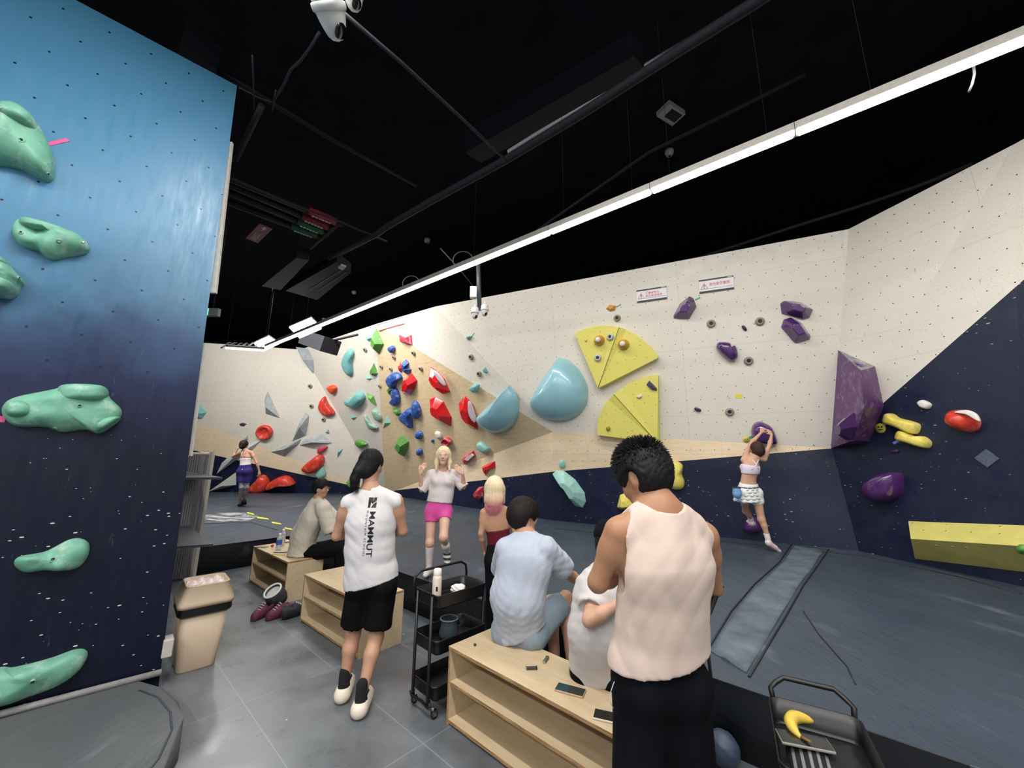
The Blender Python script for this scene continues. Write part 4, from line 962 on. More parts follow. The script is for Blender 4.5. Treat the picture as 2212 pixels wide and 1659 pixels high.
phone('white cased smartphone at the right end of the nearest bench', onz(1318, 1552, H3), math.radians(70), '#d8cfc0', '#0b0b0c')
# brush holds on bench
def tapebit(lab, u, v, rz, c1):
    bm = bmesh.new(); box(bm, (-.030, -.009, 0), (.030, .009, .014), bev=.003); r = single('tape_stub', lab, 'brush', bm, plain('camo_' + c1, c1, .6, var=.5, nscale=90), onz(u, v, H3), rz)
    bm = bmesh.new(); box(bm, (.026, -.010, .001), (.034, .010, .016), bev=.002); obj('end_cap', bm, H_hole, r); bm = bmesh.new(); box(bm, (-.034, -.008, .001), (-.028, .008, .015)); obj('end_cap', bm, M_chrome, r)
tapebit('black and silver finger brush on the nearest bench, nearer the front edge', 1148, 1446, .05, '#3c4038'); tapebit('camouflage green finger brush on the nearest bench, behind the black one', 1179, 1428, 1.15, '#5a6448')
bm = bmesh.new(); bmesh.ops.create_icosphere(bm, subdivisions=3, radius=.009); 
for v in bm.verts: v.co.z = v.co.z * .8 + .007
for f in bm.faces: f.smooth = True
single('dark_berry', 'small dark round ball at the left end of the nearest bench', 'ball', bm, plain('dark_ball', '#2a201c', .5), onz(1026, 1395, H3))
# items on the far bench
def pet(lab, u, v, s, col, lab_c, cap):
    bm = bmesh.new(); lathe(bm, [(0, 0), (.028, 0), (.032, .008), (.032, .05), (.029, .055), (.032, .062), (.032, .13), (.028, .15), (.013, .178), (.013, .185)], 20)
    g = N('clear_bottle' + col); g.b.inputs['Transmission Weight'].default_value = .6; m = g.set(hexc(col), .12)
    r = single('plastic_bottle', lab, 'bottle', bm, m, onz(u, v, .4515)); r.scale = (s, s, s)
    bm = bmesh.new(); lathe(bm, [(.0335, .065), (.0335, .125)], 20); obj('label_wrap', bm, plain('wrap' + lab_c, lab_c, .4, var=.3, nscale=80), r)
    bm = bmesh.new(); lathe(bm, [(.015, .183), (.015, .203), (0, .204)], 16); obj('cap', bm, plain('cap' + cap, cap, .4), r)
pet('clear bottle with a blue label, nearer of two on the far bench', 601, 1188, 1.05, '#dfe6ea', '#3562b8', '#e4e4e4')
pet('clear bottle with a red and white label, farther of two on the far bench', 609, 1177, 1.05, '#e4e2e0', '#c9b8b8', '#ececec')
phone('pale bronze phone flat at the left end of the far bench', onz(566, 1182, .4515), 1.4, '#a89484', '#8c7668')
phone('dark phone beside a white pouch on the far bench', onz(607, 1193, .4515), 1.7, '#2b2d33', '#c9cacb')
bm = bmesh.new(); box(bm, (-.075, -.02, 0), (.075, .02, .006), bev=.002); single('yellow_brush', 'flat yellow brush handle at the front edge of the far bench', 'brush', bm, plain('yellow_plastic', '#d9bc2c', .4), onz(602, 1198, .4515), -.1)
blob('red_cap', 'small red bottle cap on the far bench beside the blue label bottle', 'cap', plain('red_plastic', '#b8323a', .4), onz(588, 1182, .4515), (.018, .018, .018), 2, .1)
blob('white_pouch', 'small white crumpled pouch behind the bottles on the far bench', 'pouch', M_wh, onz(617, 1172, .4515), (.05, .03, .02), 8)
# shoes, chalk bucket at the middle bench's left end
def shoe_mesh(L=.27, Wd=.09, Hh=.10, open_=True):
    bm = bmesh.new(); rings = []; n = 18; K = 16
    for i in range(n):
        t = i / (n - 1); y = (t - .5) * L
        w = Wd / 2 * (.62 + .38 * math.sin(PI * min(1, t * .9 + .12))) * (1 if 0 < i < n - 1 else .45); h = Hh * (1 - .52 * max(0, (t - .35) / .65) ** .8) * (1 if 0 < i < n - 1 else .6)
        R = []
        for k in range(K):
            a = 2 * PI * k / K; X = w * math.cos(a); Z = h / 2 + h / 2 * math.sin(a)
            if math.sin(a) < -.3: Z = 0.0
            if math.sin(a) > .5 and .05 < t < .42: Z = h * .45
            R.append(bm.verts.new((X, y, Z)))
        rings.append(R)
    for A, B in zip(rings, rings[1:]):
        for k in range(K): f = bm.faces.new((A[k], A[(k + 1) % K], B[(k + 1) % K], B[k])); f.smooth = True
    bm.faces.new(list(reversed(rings[0]))); bm.faces.new(rings[-1]); bmesh.ops.recalc_face_normals(bm, faces=bm.faces); return bm
def shoe(lab, loc, rz, c, sole, lace='#c8c8c8'):
    r = single('shoe', lab, 'shoe', shoe_mesh(Hh=.15, Wd=.11), plain('shoe' + c, c, .7, var=.35, nscale=50), loc, rz)
    bm = bmesh.new(); pts = [(math.copysign(abs(math.cos(a)) ** .8, math.cos(a)) * .047, math.sin(a) * .138) for a in [2 * PI * k / 20 for k in range(20)]]; slab(bm, pts, -.001, .022); obj('sole', bm, plain('sole' + sole, sole, .7), r)
    bm = bmesh.new(); lathe(bm, [(.034, .0), (.030, .006), (0, .004)], 18, Matrix.Translation((0, -.065, .072)) @ Matrix.Diagonal((1, 1.35, 1, 1))); obj('collar_opening', bm, H_hole, r)
    for k in range(4):
        bm = bmesh.new(); y = .0 + k * .022; z = .140 - k * .014; tube(bm, [(-.028, y, z - .012), (0, y + .006, z), (.028, y, z - .012)], .003, 5); obj('lace', bm, plain('lace' + lace, lace, .8), r)
shoe('maroon hiking shoe on the floor, left of the pair below the chalk bucket', onz(566, 1332, 0), 3.0, '#5a2438', '#1a1a1e'); shoe('maroon hiking shoe on the floor, right of the pair below the chalk bucket', onz(602, 1332, 0), 2.7, '#5a2438', '#1a1a1e')
bm = bmesh.new(); lathe(bm, [(0, 0), (.085, 0), (.10, .05), (.095, .14), (.088, .17), (.080, .165), (.078, .06), (0, .05)], 28)
r = single('chalk_bucket', 'dark patterned chalk bucket with a pale rim standing behind the maroon shoes', 'chalk bucket', bm, plain('dark_flecked_fabric', '#35313a', .85, var=.7, nscale=60), onz(598, 1318, 0), smooth=True)
r.rotation_euler = (.62, -.25, 0); r.location.z = .085; r.location.y += .03
bm = bmesh.new(); tube(bm, [(.086 * math.cos(a), .086 * math.sin(a), .17) for a in [2 * PI * k / 24 for k in range(24)]], .010, 8, closed=True); obj('rim', bm, plain('pale_mint_rim', '#c6d3c0', .7), r)
bm = bmesh.new(); lathe(bm, [(.078, .14), (0, .145)], 24); obj('chalk_fill', bm, plain('chalk_powder', '#b9bcb8', .9, var=.15), r)
shoe('black shoe lying against the left end of the middle bench', onz(636, 1330, 0), -.6, '#24242a', '#4b4b50')
# grey ball-like bag and bag on the mat edge
blob('drawstring_bag', 'dull blue round bag on the floor beside the front man\'s legs', 'bag', plain('dull_blue_nylon', '#2f3c50', .5, var=.15), PZ(1565, 1655, .0) + Vector((0, .0, 0)), (.085, .085, .085), 12, .05)
bz = blob('plastic_bag', 'white and blue plastic bag on the mat edge behind the seated man in pale blue', 'bag', plain('blue_bag_film', '#31465a', .35, var=.3), Vector((-.17, 3.98, zm)), (.06, .06, .075), 14, .3)
bm = bmesh.new(); bmesh.ops.create_icosphere(bm, subdivisions=3, radius=1)
for v in bm.verts: v.co = Vector((v.co.x * .055 * (1 + .3 * math.sin(v.co.z * 9)), v.co.y * .05, .14 + v.co.z * .05 * (1 + .3 * math.sin(v.co.x * 8))))
obj('bag_top', bm, M_wh, bz, smooth=True)

# ------------------------------------------------------------------ rack, bin, pad by the blue wall
M_wmet = plain('white_coated_metal', '#b9b3ac', .5, var=.06); M_shelf = plain('dark_grey_shelf_board', '#3a4048', .45, var=.08)
pp = PZ(414, 1253, 0); top = PY(454, 981, pp.y); rk = empty('mesh_rack', (pp.x, pp.y, 0), 0, 'white mesh rack with dark shelves standing behind the blue wall', 'rack')
Hr = top.z; ld = Vector((-.64, -.77, 0))
def lp(p): return p - Vector((pp.x, pp.y, 0))
for k, off in enumerate([Vector((0, 0, 0)), Vector((-.13, .02, 0)), ld * 1.0]):
    bm = bmesh.new(); c = off; s = .028 if k == 0 else .018; box(bm, c + Vector((-s, -s, 0)), c + Vector((s, s, Hr))); obj('post', bm, M_wmet, rk)
bm = bmesh.new(); box(bm, Vector((-.02, -.02, Hr)), Vector((.02, .02, Hr + .03)));
tube(bm, [Vector((0, 0, Hr)), ld * 1.0 + Vector((0, 0, Hr))], .02, 4); obj('top_rail', bm, M_wmet, rk)
mm = N('perforated_mesh'); uvc = mm.coord('Object', scale=(60, 60, 60)); sp = mm.n('ShaderNodeSeparateXYZ'); mm.l(uvc, sp.inputs[0])
al = mm.math('MAXIMUM', mm.math('LESS_THAN', mm.math('FRACT', sp.outputs[2]), .4), mm.math('LESS_THAN', mm.math('FRACT', sp.outputs[0]), .4)); mm.set(hexc('#77757a'), .5); mm.l(al, mm.b.inputs['Alpha'])
bm = bmesh.new(); q = [Vector((0, 0, .05)), ld * 1.0 + Vector((0, 0, .05)), ld * 1.0 + Vector((0, 0, Hr)), Vector((0, 0, Hr))]; off = Vector((.003, -.006, 0))
A = [bm.verts.new(v) for v in q]; B = [bm.verts.new(v + off) for v in q]
for k in range(4): bm.faces.new((A[k], A[(k + 1) % 4], B[(k + 1) % 4], B[k]))
bm.faces.new(A); bm.faces.new(list(reversed(B))); obj('mesh_panel', bm, mm.m, rk)
p2 = PZ(461, 1175, .72); a2 = PZ(418, 1143, .72); b2 = PZ(375, 1181, .72)
p1 = PY(481, 1031, p2.y * 1.04); a1 = PZ(405, 1018, p1.z); b1 = PZ(395, 1037, p1.z)
for p_, a_, b_ in ((p1, p1 + (a2 - p2) * 1.2, p1 + (b2 - p2) * 1.2), (p2, a2, b2)):
    bm = bmesh.new(); v = [lp(x_) for x_ in (p_, p_ + (a_ - p_) * 1.6, p_ + (a_ - p_) * 1.6 + (b_ - p_) * 1.2, p_ + (b_ - p_) * 1.2)]
    z0 = v[0].z; slab(bm, [(q.x, q.y) for q in v], z0 - .025, z0); bmesh.ops.recalc_face_normals(bm, faces=bm.faces); obj('shelf', bm, M_shelf, rk)
# waste bin
M_bin = plain('beige_bin_plastic', '#b5a18a', .5, var=.04, nscale=5); M_bagk = plain('black_bin_liner', '#101012', .35)
bx = Vector((-2.575, 3.53, 0)); rb = empty('waste_bin', bx, math.radians(44), 'beige swing lid waste bin with a black liner beside the blue wall', 'bin')
def loft(bm, secs, mi=0, capb=True, capt=True, r=.04):
    rings = []
    for w_, d_, z, *rest in secs:
        dx = rest[0] if rest else 0; R = []
        for sx, sy, a0 in ((1, 1, 0), (-1, 1, PI / 2), (-1, -1, PI), (1, -1, 1.5 * PI)):
            for k in range(4):
                a = a0 + k * PI / 6; R.append(bm.verts.new((sx * (w_ / 2 - r) + r * math.cos(a) + dx, sy * (d_ / 2 - r) + r * math.sin(a), z)))
        rings.append(R)
    for A, B in zip(rings, rings[1:]):
        for i in range(16): f = bm.faces.new((A[i], A[(i + 1) % 16], B[(i + 1) % 16], B[i])); f.material_index = mi; f.smooth = True
    if capb: bm.faces.new(list(reversed(rings[0])))
    if capt: bm.faces.new(rings[-1])
    return rings
bm = bmesh.new(); loft(bm, [(.20, .25, 0), (.205, .255, .01), (.26, .33, .46)]); obj('body', bm, M_bin, rb)
bm = bmesh.new(); loft(bm, [(.275, .345, .415), (.292, .362, .43), (.285, .355, .475), (.29, .36, .485)]); obj('bin_liner', bm, M_bagk, rb)
bm = bmesh.new(); loft(bm, [(.30, .37, .478), (.305, .375, .50), (.30, .37, .515), (.235, .30, .63), (.24, .305, .635), (.22, .285, .638), (.20, .265, .60)], capt=True)
obj('lid', bm, M_bin, rb)
bm = bmesh.new(); bmesh.ops.create_grid(bm, x_segments=14, y_segments=14, size=.5)
for v in bm.verts: v.co = Vector((v.co.x * .20, v.co.y * .26, .612 + .022 * math.sin(v.co.x * 14) * math.cos(v.co.y * 11) + .012 * math.sin(v.co.y * 23)))
obj('crumpled_bag', bm, plain('pinkish_white_film', '#d3c2bd', .4), rb, smooth=True)
bm = bmesh.new(); box(bm, (-.03, -.06, 0), (.03, .06, .12), bev=.006); oo = single('socket_box', 'small white socket box low on the edge of the blue wall', 'socket box', bm, M_wmet, PY(358, 1415, 3.22), math.radians(44))
rb.scale = (1.22, 1.12, 1)
# pad under the blue wall
pts = [(-2.62, 3.10), (-2.38, 3.02), (-2.15, 2.87), (-1.98, 2.70), (-1.83, 2.50), (-1.72, 2.25), (-1.62, 1.9), (-1.5, 1.0), (-3.2, .1), (-4.4, 1.45)]
bm = bmesh.new(); t, b = slab(bm, pts, .002, .10); bm.edges.ensure_lookup_table()
bmesh.ops.bevel(bm, geom=[e for e in bm.edges if all(v in t for v in e.verts)], offset=.035, segments=4, affect='EDGES', profile=.5)
for f in bm.faces: f.smooth = len(f.verts) == 4
pad = single('floor_pad', 'grey vinyl pad with a rounded corner at the foot of the blue wall', 'pad', bm, M_pad, (0, 0, 0))
bm = bmesh.new(); P = [Vector((x_, y_, .1)) for x_, y_ in [(-2.50, 2.96), (-2.30, 2.88), (-2.10, 2.74), (-1.95, 2.58), (-1.83, 2.36), (-1.74, 2.05), (-1.64, 1.3)]]
for i in range(len(P) - 1): pass
tube(bm, P, .006, 6); obj('seam_piping', bm, plain('pad_seam', '#3a3e44', .6), pad)
bm = bmesh.new(); A = bR + bn * .03; tube(bm, [A + bd * .0 + Vector((0, 0, .115)), A + bd * 2.0 + Vector((0, 0, .115))], .022, 8); tag(obj('trim_1', bm, plain('grey_edge_strip', '#8f8d8c', .6)), kind='structure')
# white edge trims on the blue wall's far corner
for k, (a, b_) in enumerate((((500, 306), (464, 632)), ((441, 742), (410, 985)))):
    bm = bmesh.new(); Pa, Pb = PY(*a, 3.255), PY(*b_, 3.255); Q = []
    for p_ in (Pa, Pb):
        Q += [p_ + Vector((-.05, .0, 0)), p_ + Vector((.006, .0, 0)), p_ + Vector((.0, .03, 0)), p_ + Vector((-.05, .03, 0))]
    v = [bm.verts.new(q) for q in Q]
    for f in ((0, 1, 5, 4), (1, 2, 6, 5), (2, 3, 7, 6), (3, 0, 4, 7), (0, 3, 2, 1), (4, 5, 6, 7)): bm.faces.new([v[i] for i in f])
    tag(obj('trim_%d' % (k + 2), bm, plain('white_edge_trim', '#cfcac4', .6)), kind='structure')

# ------------------------------------------------------------------ mat details
def ribbon(bm, px, z, wdt=None, h=.006):
    pass
mt = M_mat
def flatpoly(name, lab, cat, px, z, h, mat, kindpts=None):
    P = [PZ(u, v, z) for u, v in px]; c = sum(P, Vector()) / len(P); c.z = z
    bm = bmesh.new(); slab(bm, [((p - c).x, (p - c).y) for p in P], 0, h); bmesh.ops.recalc_face_normals(bm, faces=bm.faces)
    return single(name, lab, cat, bm, mat, c)
def wovenmat():
    x = N('woven_grey_strip'); v = x.coord('Object', rot=(0, 0, -.86)); sp = x.n('ShaderNodeSeparateXYZ'); x.l(v, sp.inputs[0])
    r = x.math('FRACT', x.math('MULTIPLY', sp.outputs[0], 42)); n_ = x.noise(x.coord('Object', scale=(1, 1, 1)), 4, 4)
    base = x.ramp(n_, [(.3, hexc('#434f59')), (.7, hexc('#66737e'))]); base = x.mix(x.mapr(r, 0, 1, 0, .35), base, hexc('#2c343c'))
    x.set(base, .7); x.bump(r, .5, .006); return x.m
M_woven = wovenmat()
def strip3(name, lab, cat, left, right, z, mat, n=24, wob=.006, h=.012):
    """a cloth strip between two pixel polylines on the mat"""
    def samp(pl, t):
        P = [PZ(u, v, z) for u, v in pl]; L = [0]
        for a, b in zip(P, P[1:]): L.append(L[-1] + (b - a).length)
        s = t * L[-1]
        for i in range(len(P) - 1):
            if s <= L[i + 1] + 1e-9: return P[i].lerp(P[i + 1], (s - L[i]) / (L[i + 1] - L[i]))
        return P[-1]
    bm = bmesh.new(); rows = []
    for i in range(n + 1):
        a, b = samp(left, i / n), samp(right, i / n); row = []
        for j in range(9):
            p = a.lerp(b, j / 8); p.z = z + h * (.55 + .45 * math.sin(j / 8 * PI)) + wob * math.sin(i * .9 + j * 1.3) + wob * .6 * math.sin(i * .37 - j * 2.1); row.append(p)
        rows.append(row)
    c = rows[n // 2][4].copy(); c.z = z
    V = [[bm.verts.new(p - c) for p in r] for r in rows]
    W = [[bm.verts.new(Vector((p.x, p.y, z - .001)) - c) for p in r] for r in rows]
    for i in range(n):
        for j in range(8): f = bm.faces.new((V[i][j], V[i][j + 1], V[i + 1][j + 1], V[i + 1][j])); f.smooth = True
        bm.faces.new((V[i][0], V[i + 1][0], W[i + 1][0], W[i][0])); bm.faces.new((V[i][8], W[i][8], W[i + 1][8], V[i + 1][8]))
    for r_ in (0, n):
        for j in range(8): bm.faces.new((V[r_][j], W[r_][j], W[r_][j + 1], V[r_][j + 1]))
    bmesh.ops.recalc_face_normals(bm, faces=bm.faces)
    return single(name, lab, cat, bm, mat, c)
strip3('cover_flap', 'woven grey flap strip laid over the joint of the crash mat', 'mat strip', [(1718, 1178), (1690, 1218), (1640, 1262), (1590, 1320), (1535, 1408)], [(1780, 1187), (1756, 1225), (1728, 1262), (1690, 1325), (1612, 1455)], zm, M_woven, wob=.004)
M_seam = plain('dark_mat_seam', '#10151b', .6)
for i, (lab, px) in enumerate([('right', [(1790, 1187), (1762, 1228), (1735, 1265), (1698, 1330), (1618, 1462)]), ('left', [(1710, 1176), (1682, 1216), (1630, 1262), (1580, 1320), (1530, 1400)]),
        ('diag', [(1735, 1320), (1770, 1372), (1830, 1440), (1848, 1478)]), ('wall', [(1200, 1142), (1300, 1152), (1420, 1161), (1560, 1170), (1700, 1184), (1850, 1199), (1960, 1222), (2080, 1248), (2205, 1283)]), ('step', [(430, 1132), (540, 1128), (600, 1145)])]):
    bm = bmesh.new(); P = [PZ(u, v, zm + .003) for u, v in px]; tube(bm, P, .008 if lab in ('right', 'left', 'wall') else .004, 6); obj('mat_seam', bm, M_seam, land_mat)
chalkm = N('chalk_smear'); cc = chalkm.coord('Object', scale=(.6, 2.2, 1), rot=(0, 0, .3)); al = chalkm.mapr(chalkm.noise(cc, 3.2, 6, .75), .48, .68, 0, .85); chalkm.set((.8, .8, .78, 1), .9); chalkm.l(al, chalkm.b.inputs['Alpha'])
o = flatpoly('chalk_mark', 'white chalk smear across the far crash mat left of the tape marks', 'chalk', [(430, 1115), (470, 1108), (530, 1106), (560, 1114), (540, 1124), (470, 1128), (428, 1130)], zm + .003, .002, chalkm.m); o['kind'] = 'stuff'
for i, (c, wd) in enumerate([((540, 1108), 7), ((566, 1118), 12), ((596, 1129), 10), ((622, 1141), 8)]):
    u, v = c; nm = ['first', 'second', 'third', 'fourth'][i]
    flatpoly('mat_tape_mark', 'yellow tape mark on the far crash mat, %s from the left' % nm, 'tape', [(u - wd, v - 2), (u + wd, v + 1.5), (u + wd + 3, v + 4.5), (u - wd + 2, v + 1.5)], zm + .002, .003, T_yel)

# ------------------------------------------------------------------ ceiling lights and services
E_tube = emis('lit_tube', (1, .985, .96, 1), 13.0); E_panel = emis('lit_panel', (1, .99, .97, 1), 26.0); M_alu = plain('grey_aluminium_housing', '#8a8780', .4, metal=.3)
ZL = 3.9
La = PZ(575, 750, ZL); Lb = PZ(2212, 85, ZL); ldir = (Lb - La).normalized(); Ltot = (Lb - La).length
def tpos(u, v): return (PZ(u, v, ZL) - La).dot(ldir)
cuts = [0, tpos(1192, 505), tpos(1410, 418), tpos(1718, 289), Ltot + 1.6]
for i, lab in enumerate(['longest lit tube lamp run, reaching away to the square panels', 'lit tube lamp segment left of the hanging twin cameras\' right', 'lit tube lamp segment in the upper middle of the ceiling strip', 'lit tube lamp segment running out at the upper right']):
    s, e = cuts[i] + .012, cuts[i + 1] - .012
    if i == 1: lab = 'lit tube lamp segment just right of the longest run'
    mid = La + ldir * (s + e) / 2; L_ = e - s
    r = empty('tube_lamp', mid, math.atan2(ldir.y, ldir.x), lab, 'ceiling lamp')
    bm = bmesh.new(); box(bm, (-L_ / 2 - .01, -.036, .0), (L_ / 2 + .01, .05, .055)); obj('housing', bm, M_alu, r)
    bm = bmesh.new(); box(bm, (-L_ / 2, -.034, -.018), (L_ / 2, .034, .001), bev=.008); obj('diffuser', bm, E_tube, r)
    for q in (-.35, .35):
        bm = bmesh.new(); tube(bm, [(q * L_, 0, .055), (q * L_, 0, 7.0 - ZL)], .0015, 5); obj('suspension_wire', bm, M_dark, r)
def sqpanel(lab, px, z):
    P = [PZ(u, v, z) for u, v in px]; c = sum(P, Vector()) / 4; r = empty('panel_lamp', c, 0, lab, 'ceiling lamp')
    bm = bmesh.new(); slab(bm, [((p - c).x, (p - c).y) for p in P], 0, .02); bmesh.ops.recalc_face_normals(bm, faces=bm.faces); obj('diffuser', bm, E_panel, r)
    bm = bmesh.new(); slab(bm, [((p - c).x * 1.03, (p - c).y * 1.03) for p in P], .02, .05); bmesh.ops.recalc_face_normals(bm, faces=bm.faces); obj('frame', bm, M_alu, r)
    bm = bmesh.new(); tube(bm, [(0, 0, .05), (0, 0, 7 - z)], .003, 6); obj('hanger', bm, M_dark, r)
sqpanel('bright square panel lamp, nearer of two above the far wall', [(625, 708), (671, 688), (694, 711), (647, 731)], 4.5)
sqpanel('bright square panel lamp, farther of two above the far wall', [(549, 743), (580, 728), (603, 743), (572, 758)], 4.4)
r = empty('tube_lamp', PZ(530, 752, 4.0), 0, 'thin lit tube lamp under the black truss at the far left', 'ceiling lamp'); a = PZ(488, 752, 4.0) - r.location; b_ = PZ(570, 757, 4.0) - r.location
bm = bmesh.new(); tube(bm, [a, b_], .02, 8); obj('diffuser', bm, E_tube, r)
bm = bmesh.new(); tube(bm, [a + Vector((0, 0, .05)), b_ + Vector((0, 0, .05))], .03, 4); obj('housing', bm, M_dark, r)
for q_ in (a, b_):
    bm = bmesh.new(); tube(bm, [q_ + Vector((0, 0, .05)), q_ + Vector((0, 0, 3.0))], .003, 5); obj('suspension_wire', bm, M_dark, r)
r = empty('ceiling_truss', PZ(520, 746, 4.1), 0, 'black bent truss bracket above the thin tube at the far left', 'truss')
rd = random.Random(4)
for k in range(7):
    a = PZ(478 + k * 14, 752 - rd.random() * 3, 4.15) - r.location; b_ = PZ(500 + k * 12, 740 + rd.random() * 4, 4.6) - r.location
    bm = bmesh.new(); tube(bm, [a, (a + b_) / 2 + Vector((.05, 0, .06)), b_], .018, 5); obj('bar', bm, M_dark, r)
# thin services: lines between pixels at a height
def line(name, lab, cat, px, z, rad, mat, seg=8):
    zs = z if isinstance(z, (list, tuple)) else [z] * len(px)
    P = [PZ(u, v, q) for (u, v), q in zip(px, zs)]; c = sum(P, Vector()) / len(P); bm = bmesh.new(); tube(bm, [p - c for p in P], rad, seg)
    return single(name, lab, cat, bm, mat, c)
line('conduit_pipe', 'thin grey conduit running from the large camera down to the duct', 'pipe', [(735, 22), (870, 138), (1000, 258), (1092, 345)], 4.6, .014, M_dkgrey)
line('ceiling_pipe', 'thick dark pipe crossing the ceiling above the tube lamps', 'pipe', [(712, 558), (815, 505), (835, 490), (930, 435), (1090, 347), (1250, 250), (1450, 120), (1640, 0), (1800, -110)], 5.0, .045, M_dkgrey)
line('ceiling_pipe', 'thin grey pipe below the red and green pipe sleeves', 'pipe', [(430, 355), (500, 385), (620, 437), (733, 478), (835, 522)], 5.0, .016, M_dkgrey)
line('ceiling_pipe', 'short cross pipe linking the pipe sleeves to the duct', 'pipe', [(735, 482), (670, 537)], 5.0, .022, M_dkgrey)
line('ceiling_pipe', 'dark pipe running above the white wall at the right', 'pipe', [(1500, 560), (1600, 528), (1700, 495), (1860, 445), (1990, 400), (2100, 355)], 6.0, .035, M_dkgrey)
line('ceiling_pipe', 'dark pipe high in the middle of the ceiling', 'pipe', [(1100, 330), (1390, 150), (1560, 45), (1700, -40)], 6.2, .05, M_dark)
line('ceiling_pipe', 'faint dark pipe behind the middle of the tube lamps', 'pipe', [(850, 640), (1100, 540), (1400, 330), (1740, 160)], 6.4, .03, M_dark)
line('ceiling_pipe', 'faint dark pipe at the upper left of the ceiling', 'pipe', [(430, 130), (520, 180), (700, 290), (900, 400)], 6.3, .04, M_dark)
def beam(lab, px, z, h=.25):
    P = [PZ(u, v, z) for u, v in px]; c = sum(P, Vector()) / len(P); bm = bmesh.new(); slab(bm, [((p - c).x, (p - c).y) for p in P], 0, h); bmesh.ops.recalc_face_normals(bm, faces=bm.faces)
    return single('ceiling_duct', lab, 'duct', bm, M_dark, c)
beam('long dark flat duct in the middle of the ceiling', [(1370, 120), (1392, 150), (1040, 352), (1005, 330)], 5.4, .3)
beam('boxy black duct left of the air conditioner grille', [(565, 618), (640, 557), (668, 562), (606, 627)], 4.9, .5)
beam('dark wide duct at the upper left behind the blue wall top', [(395, 95), (470, 150), (440, 260), (360, 200)], 6.0, .3)
ac = beam('dark ceiling air conditioner cassette with a slot grille', [(617, 628), (727, 566), (757, 590), (685, 648)], 4.9, .18)
for a, b_ in (((668, 626), (738, 583)), ((686, 628), (748, 588))):
    bm = bmesh.new(); P = [PZ(*a, 4.895) - ac.location, PZ(*b_, 4.895) - ac.location]; tube(bm, P, .008, 5); obj('slot_edge', bm, plain('pale_slot_edge', '#6a6a6c', .5), ac)
bm = bmesh.new(); P = [PZ(*q, 4.89) for q in ((730, 577), (737, 571), (748, 575), (740, 582))]; slab(bm, [((p - ac.location).x, (p - ac.location).y) for p in P], -.03, .0); bmesh.ops.recalc_face_normals(bm, faces=bm.faces); obj('sensor_box', bm, M_wmet, ac)
for i, (lab, a, b_, col, far_) in enumerate([('upper red', (667, 455), (726, 479), '#8c1f26', (500, 386)), ('lower red', (652, 466), (708, 490), '#84202a', (490, 400)), ('upper green', (642, 477), (697, 500), '#15603f', (485, 413)), ('lower green', (629, 488), (684, 509), '#13583a', (480, 425))]):
    z = 5.1; A = PZ(*a, z); B = PZ(*b_, z); d_ = (B - A).normalized(); c = (A + B) / 2
    r = empty('painted_pipe', c, 0, lab + ' pipe sleeve with white arrows under the dark ceiling', 'pipe')
    bm = bmesh.new(); tube(bm, [A - c, B - c], .055, 14); obj('colour_sleeve', bm, plain('sleeve' + col, col, .5), r)
    bm = bmesh.new(); tube(bm, [A - c - d_ * 2.2, B - c + d_ * .1], .045, 12); obj('pipe_body', bm, M_dark, r)
    bm = bmesh.new(); s_ = d_.cross(Vector((0, 0, 1)))
    for k in range(6):
        p_ = (A - c).lerp(B - c, .18 + .12 * k) + Vector((0, 0, -.056)) - s_ * .012; box(bm, p_ - Vector((.018, .018, 0)), p_ + Vector((.018, .018, .004)))
    obj('white_print', bm, plain('sleeve_print', '#a9a9a9', .6), r)['kind'] = 'stuff'
# hanging red exit arrow sign
P = [PZ(u, v, 4.9) for u, v in ((561, 484), (588, 495), (556, 526), (531, 514))]; c = sum(P, Vector()) / 4; X = (P[2] - P[1]).normalized(); Y = Vector((0, 0, 1)).cross(X)
Wd = ((P[2] - P[1]).length + (P[3] - P[0]).length) / 2; Hd = ((P[1] - P[0]).length + (P[2] - P[3]).length) / 2
r = bpy.data.objects.new('ceiling_sign', None); COL.objects.link(r); M = Matrix((-X, Y, Vector((0, 0, -1)))).transposed().to_4x4(); M.translation = c; r.matrix_world = M; tag(r, 'dark red board with white characters and an arrow under the ceiling', 'sign')
bm = bmesh.new(); box(bm, (-Wd / 2, -Hd / 2, -.01), (Wd / 2, Hd / 2, 0)); obj('board', bm, plain('dark_red_board', '#6a1f28', .5), r)
textmesh('lettering', '安全出口', Hd * .55, plain('sign_white', '#b8aeae', .5), r, Matrix.Translation((-Wd * .42, 0, .001)), sx=.72)
bm = bmesh.new(); slab(bm, [(Wd * .26, -Hd * .05), (Wd * .36, -Hd * .05), (Wd * .36, -Hd * .2), (Wd * .46, 0), (Wd * .36, Hd * .2), (Wd * .36, Hd * .05), (Wd * .26, Hd * .05)], .001, .003); obj('arrow', bm, plain('sign_white', '#b8aeae', .5), r)
# emergency exit lamp peeking out from behind the blue wall
c = PY(458, 675, 5.0); r = empty('exit_light', c, 0, 'small grey emergency sign box with a green lit end beside the blue wall', 'exit sign')
k_ = 5.0 / F; bm = bmesh.new(); box(bm, (-13 * k_, -.02, -9 * k_), (16 * k_, .03, 9 * k_)); obj('body', bm, plain('grey_sign_box', '#7e8484', .5), r)
bm = bmesh.new(); box(bm, (-13 * k_, -.024, -8 * k_), (-6 * k_, -.02, 8 * k_)); obj('lit_face', bm, emis('green_lit', (.15, .9, .45, 1), 1.2), r)
bm = bmesh.new(); tube(bm, [(0, 0, 9 * k_), (0, 0, 7 - c.z)], .01, 6); obj('drop_rod', bm, M_dark, r)
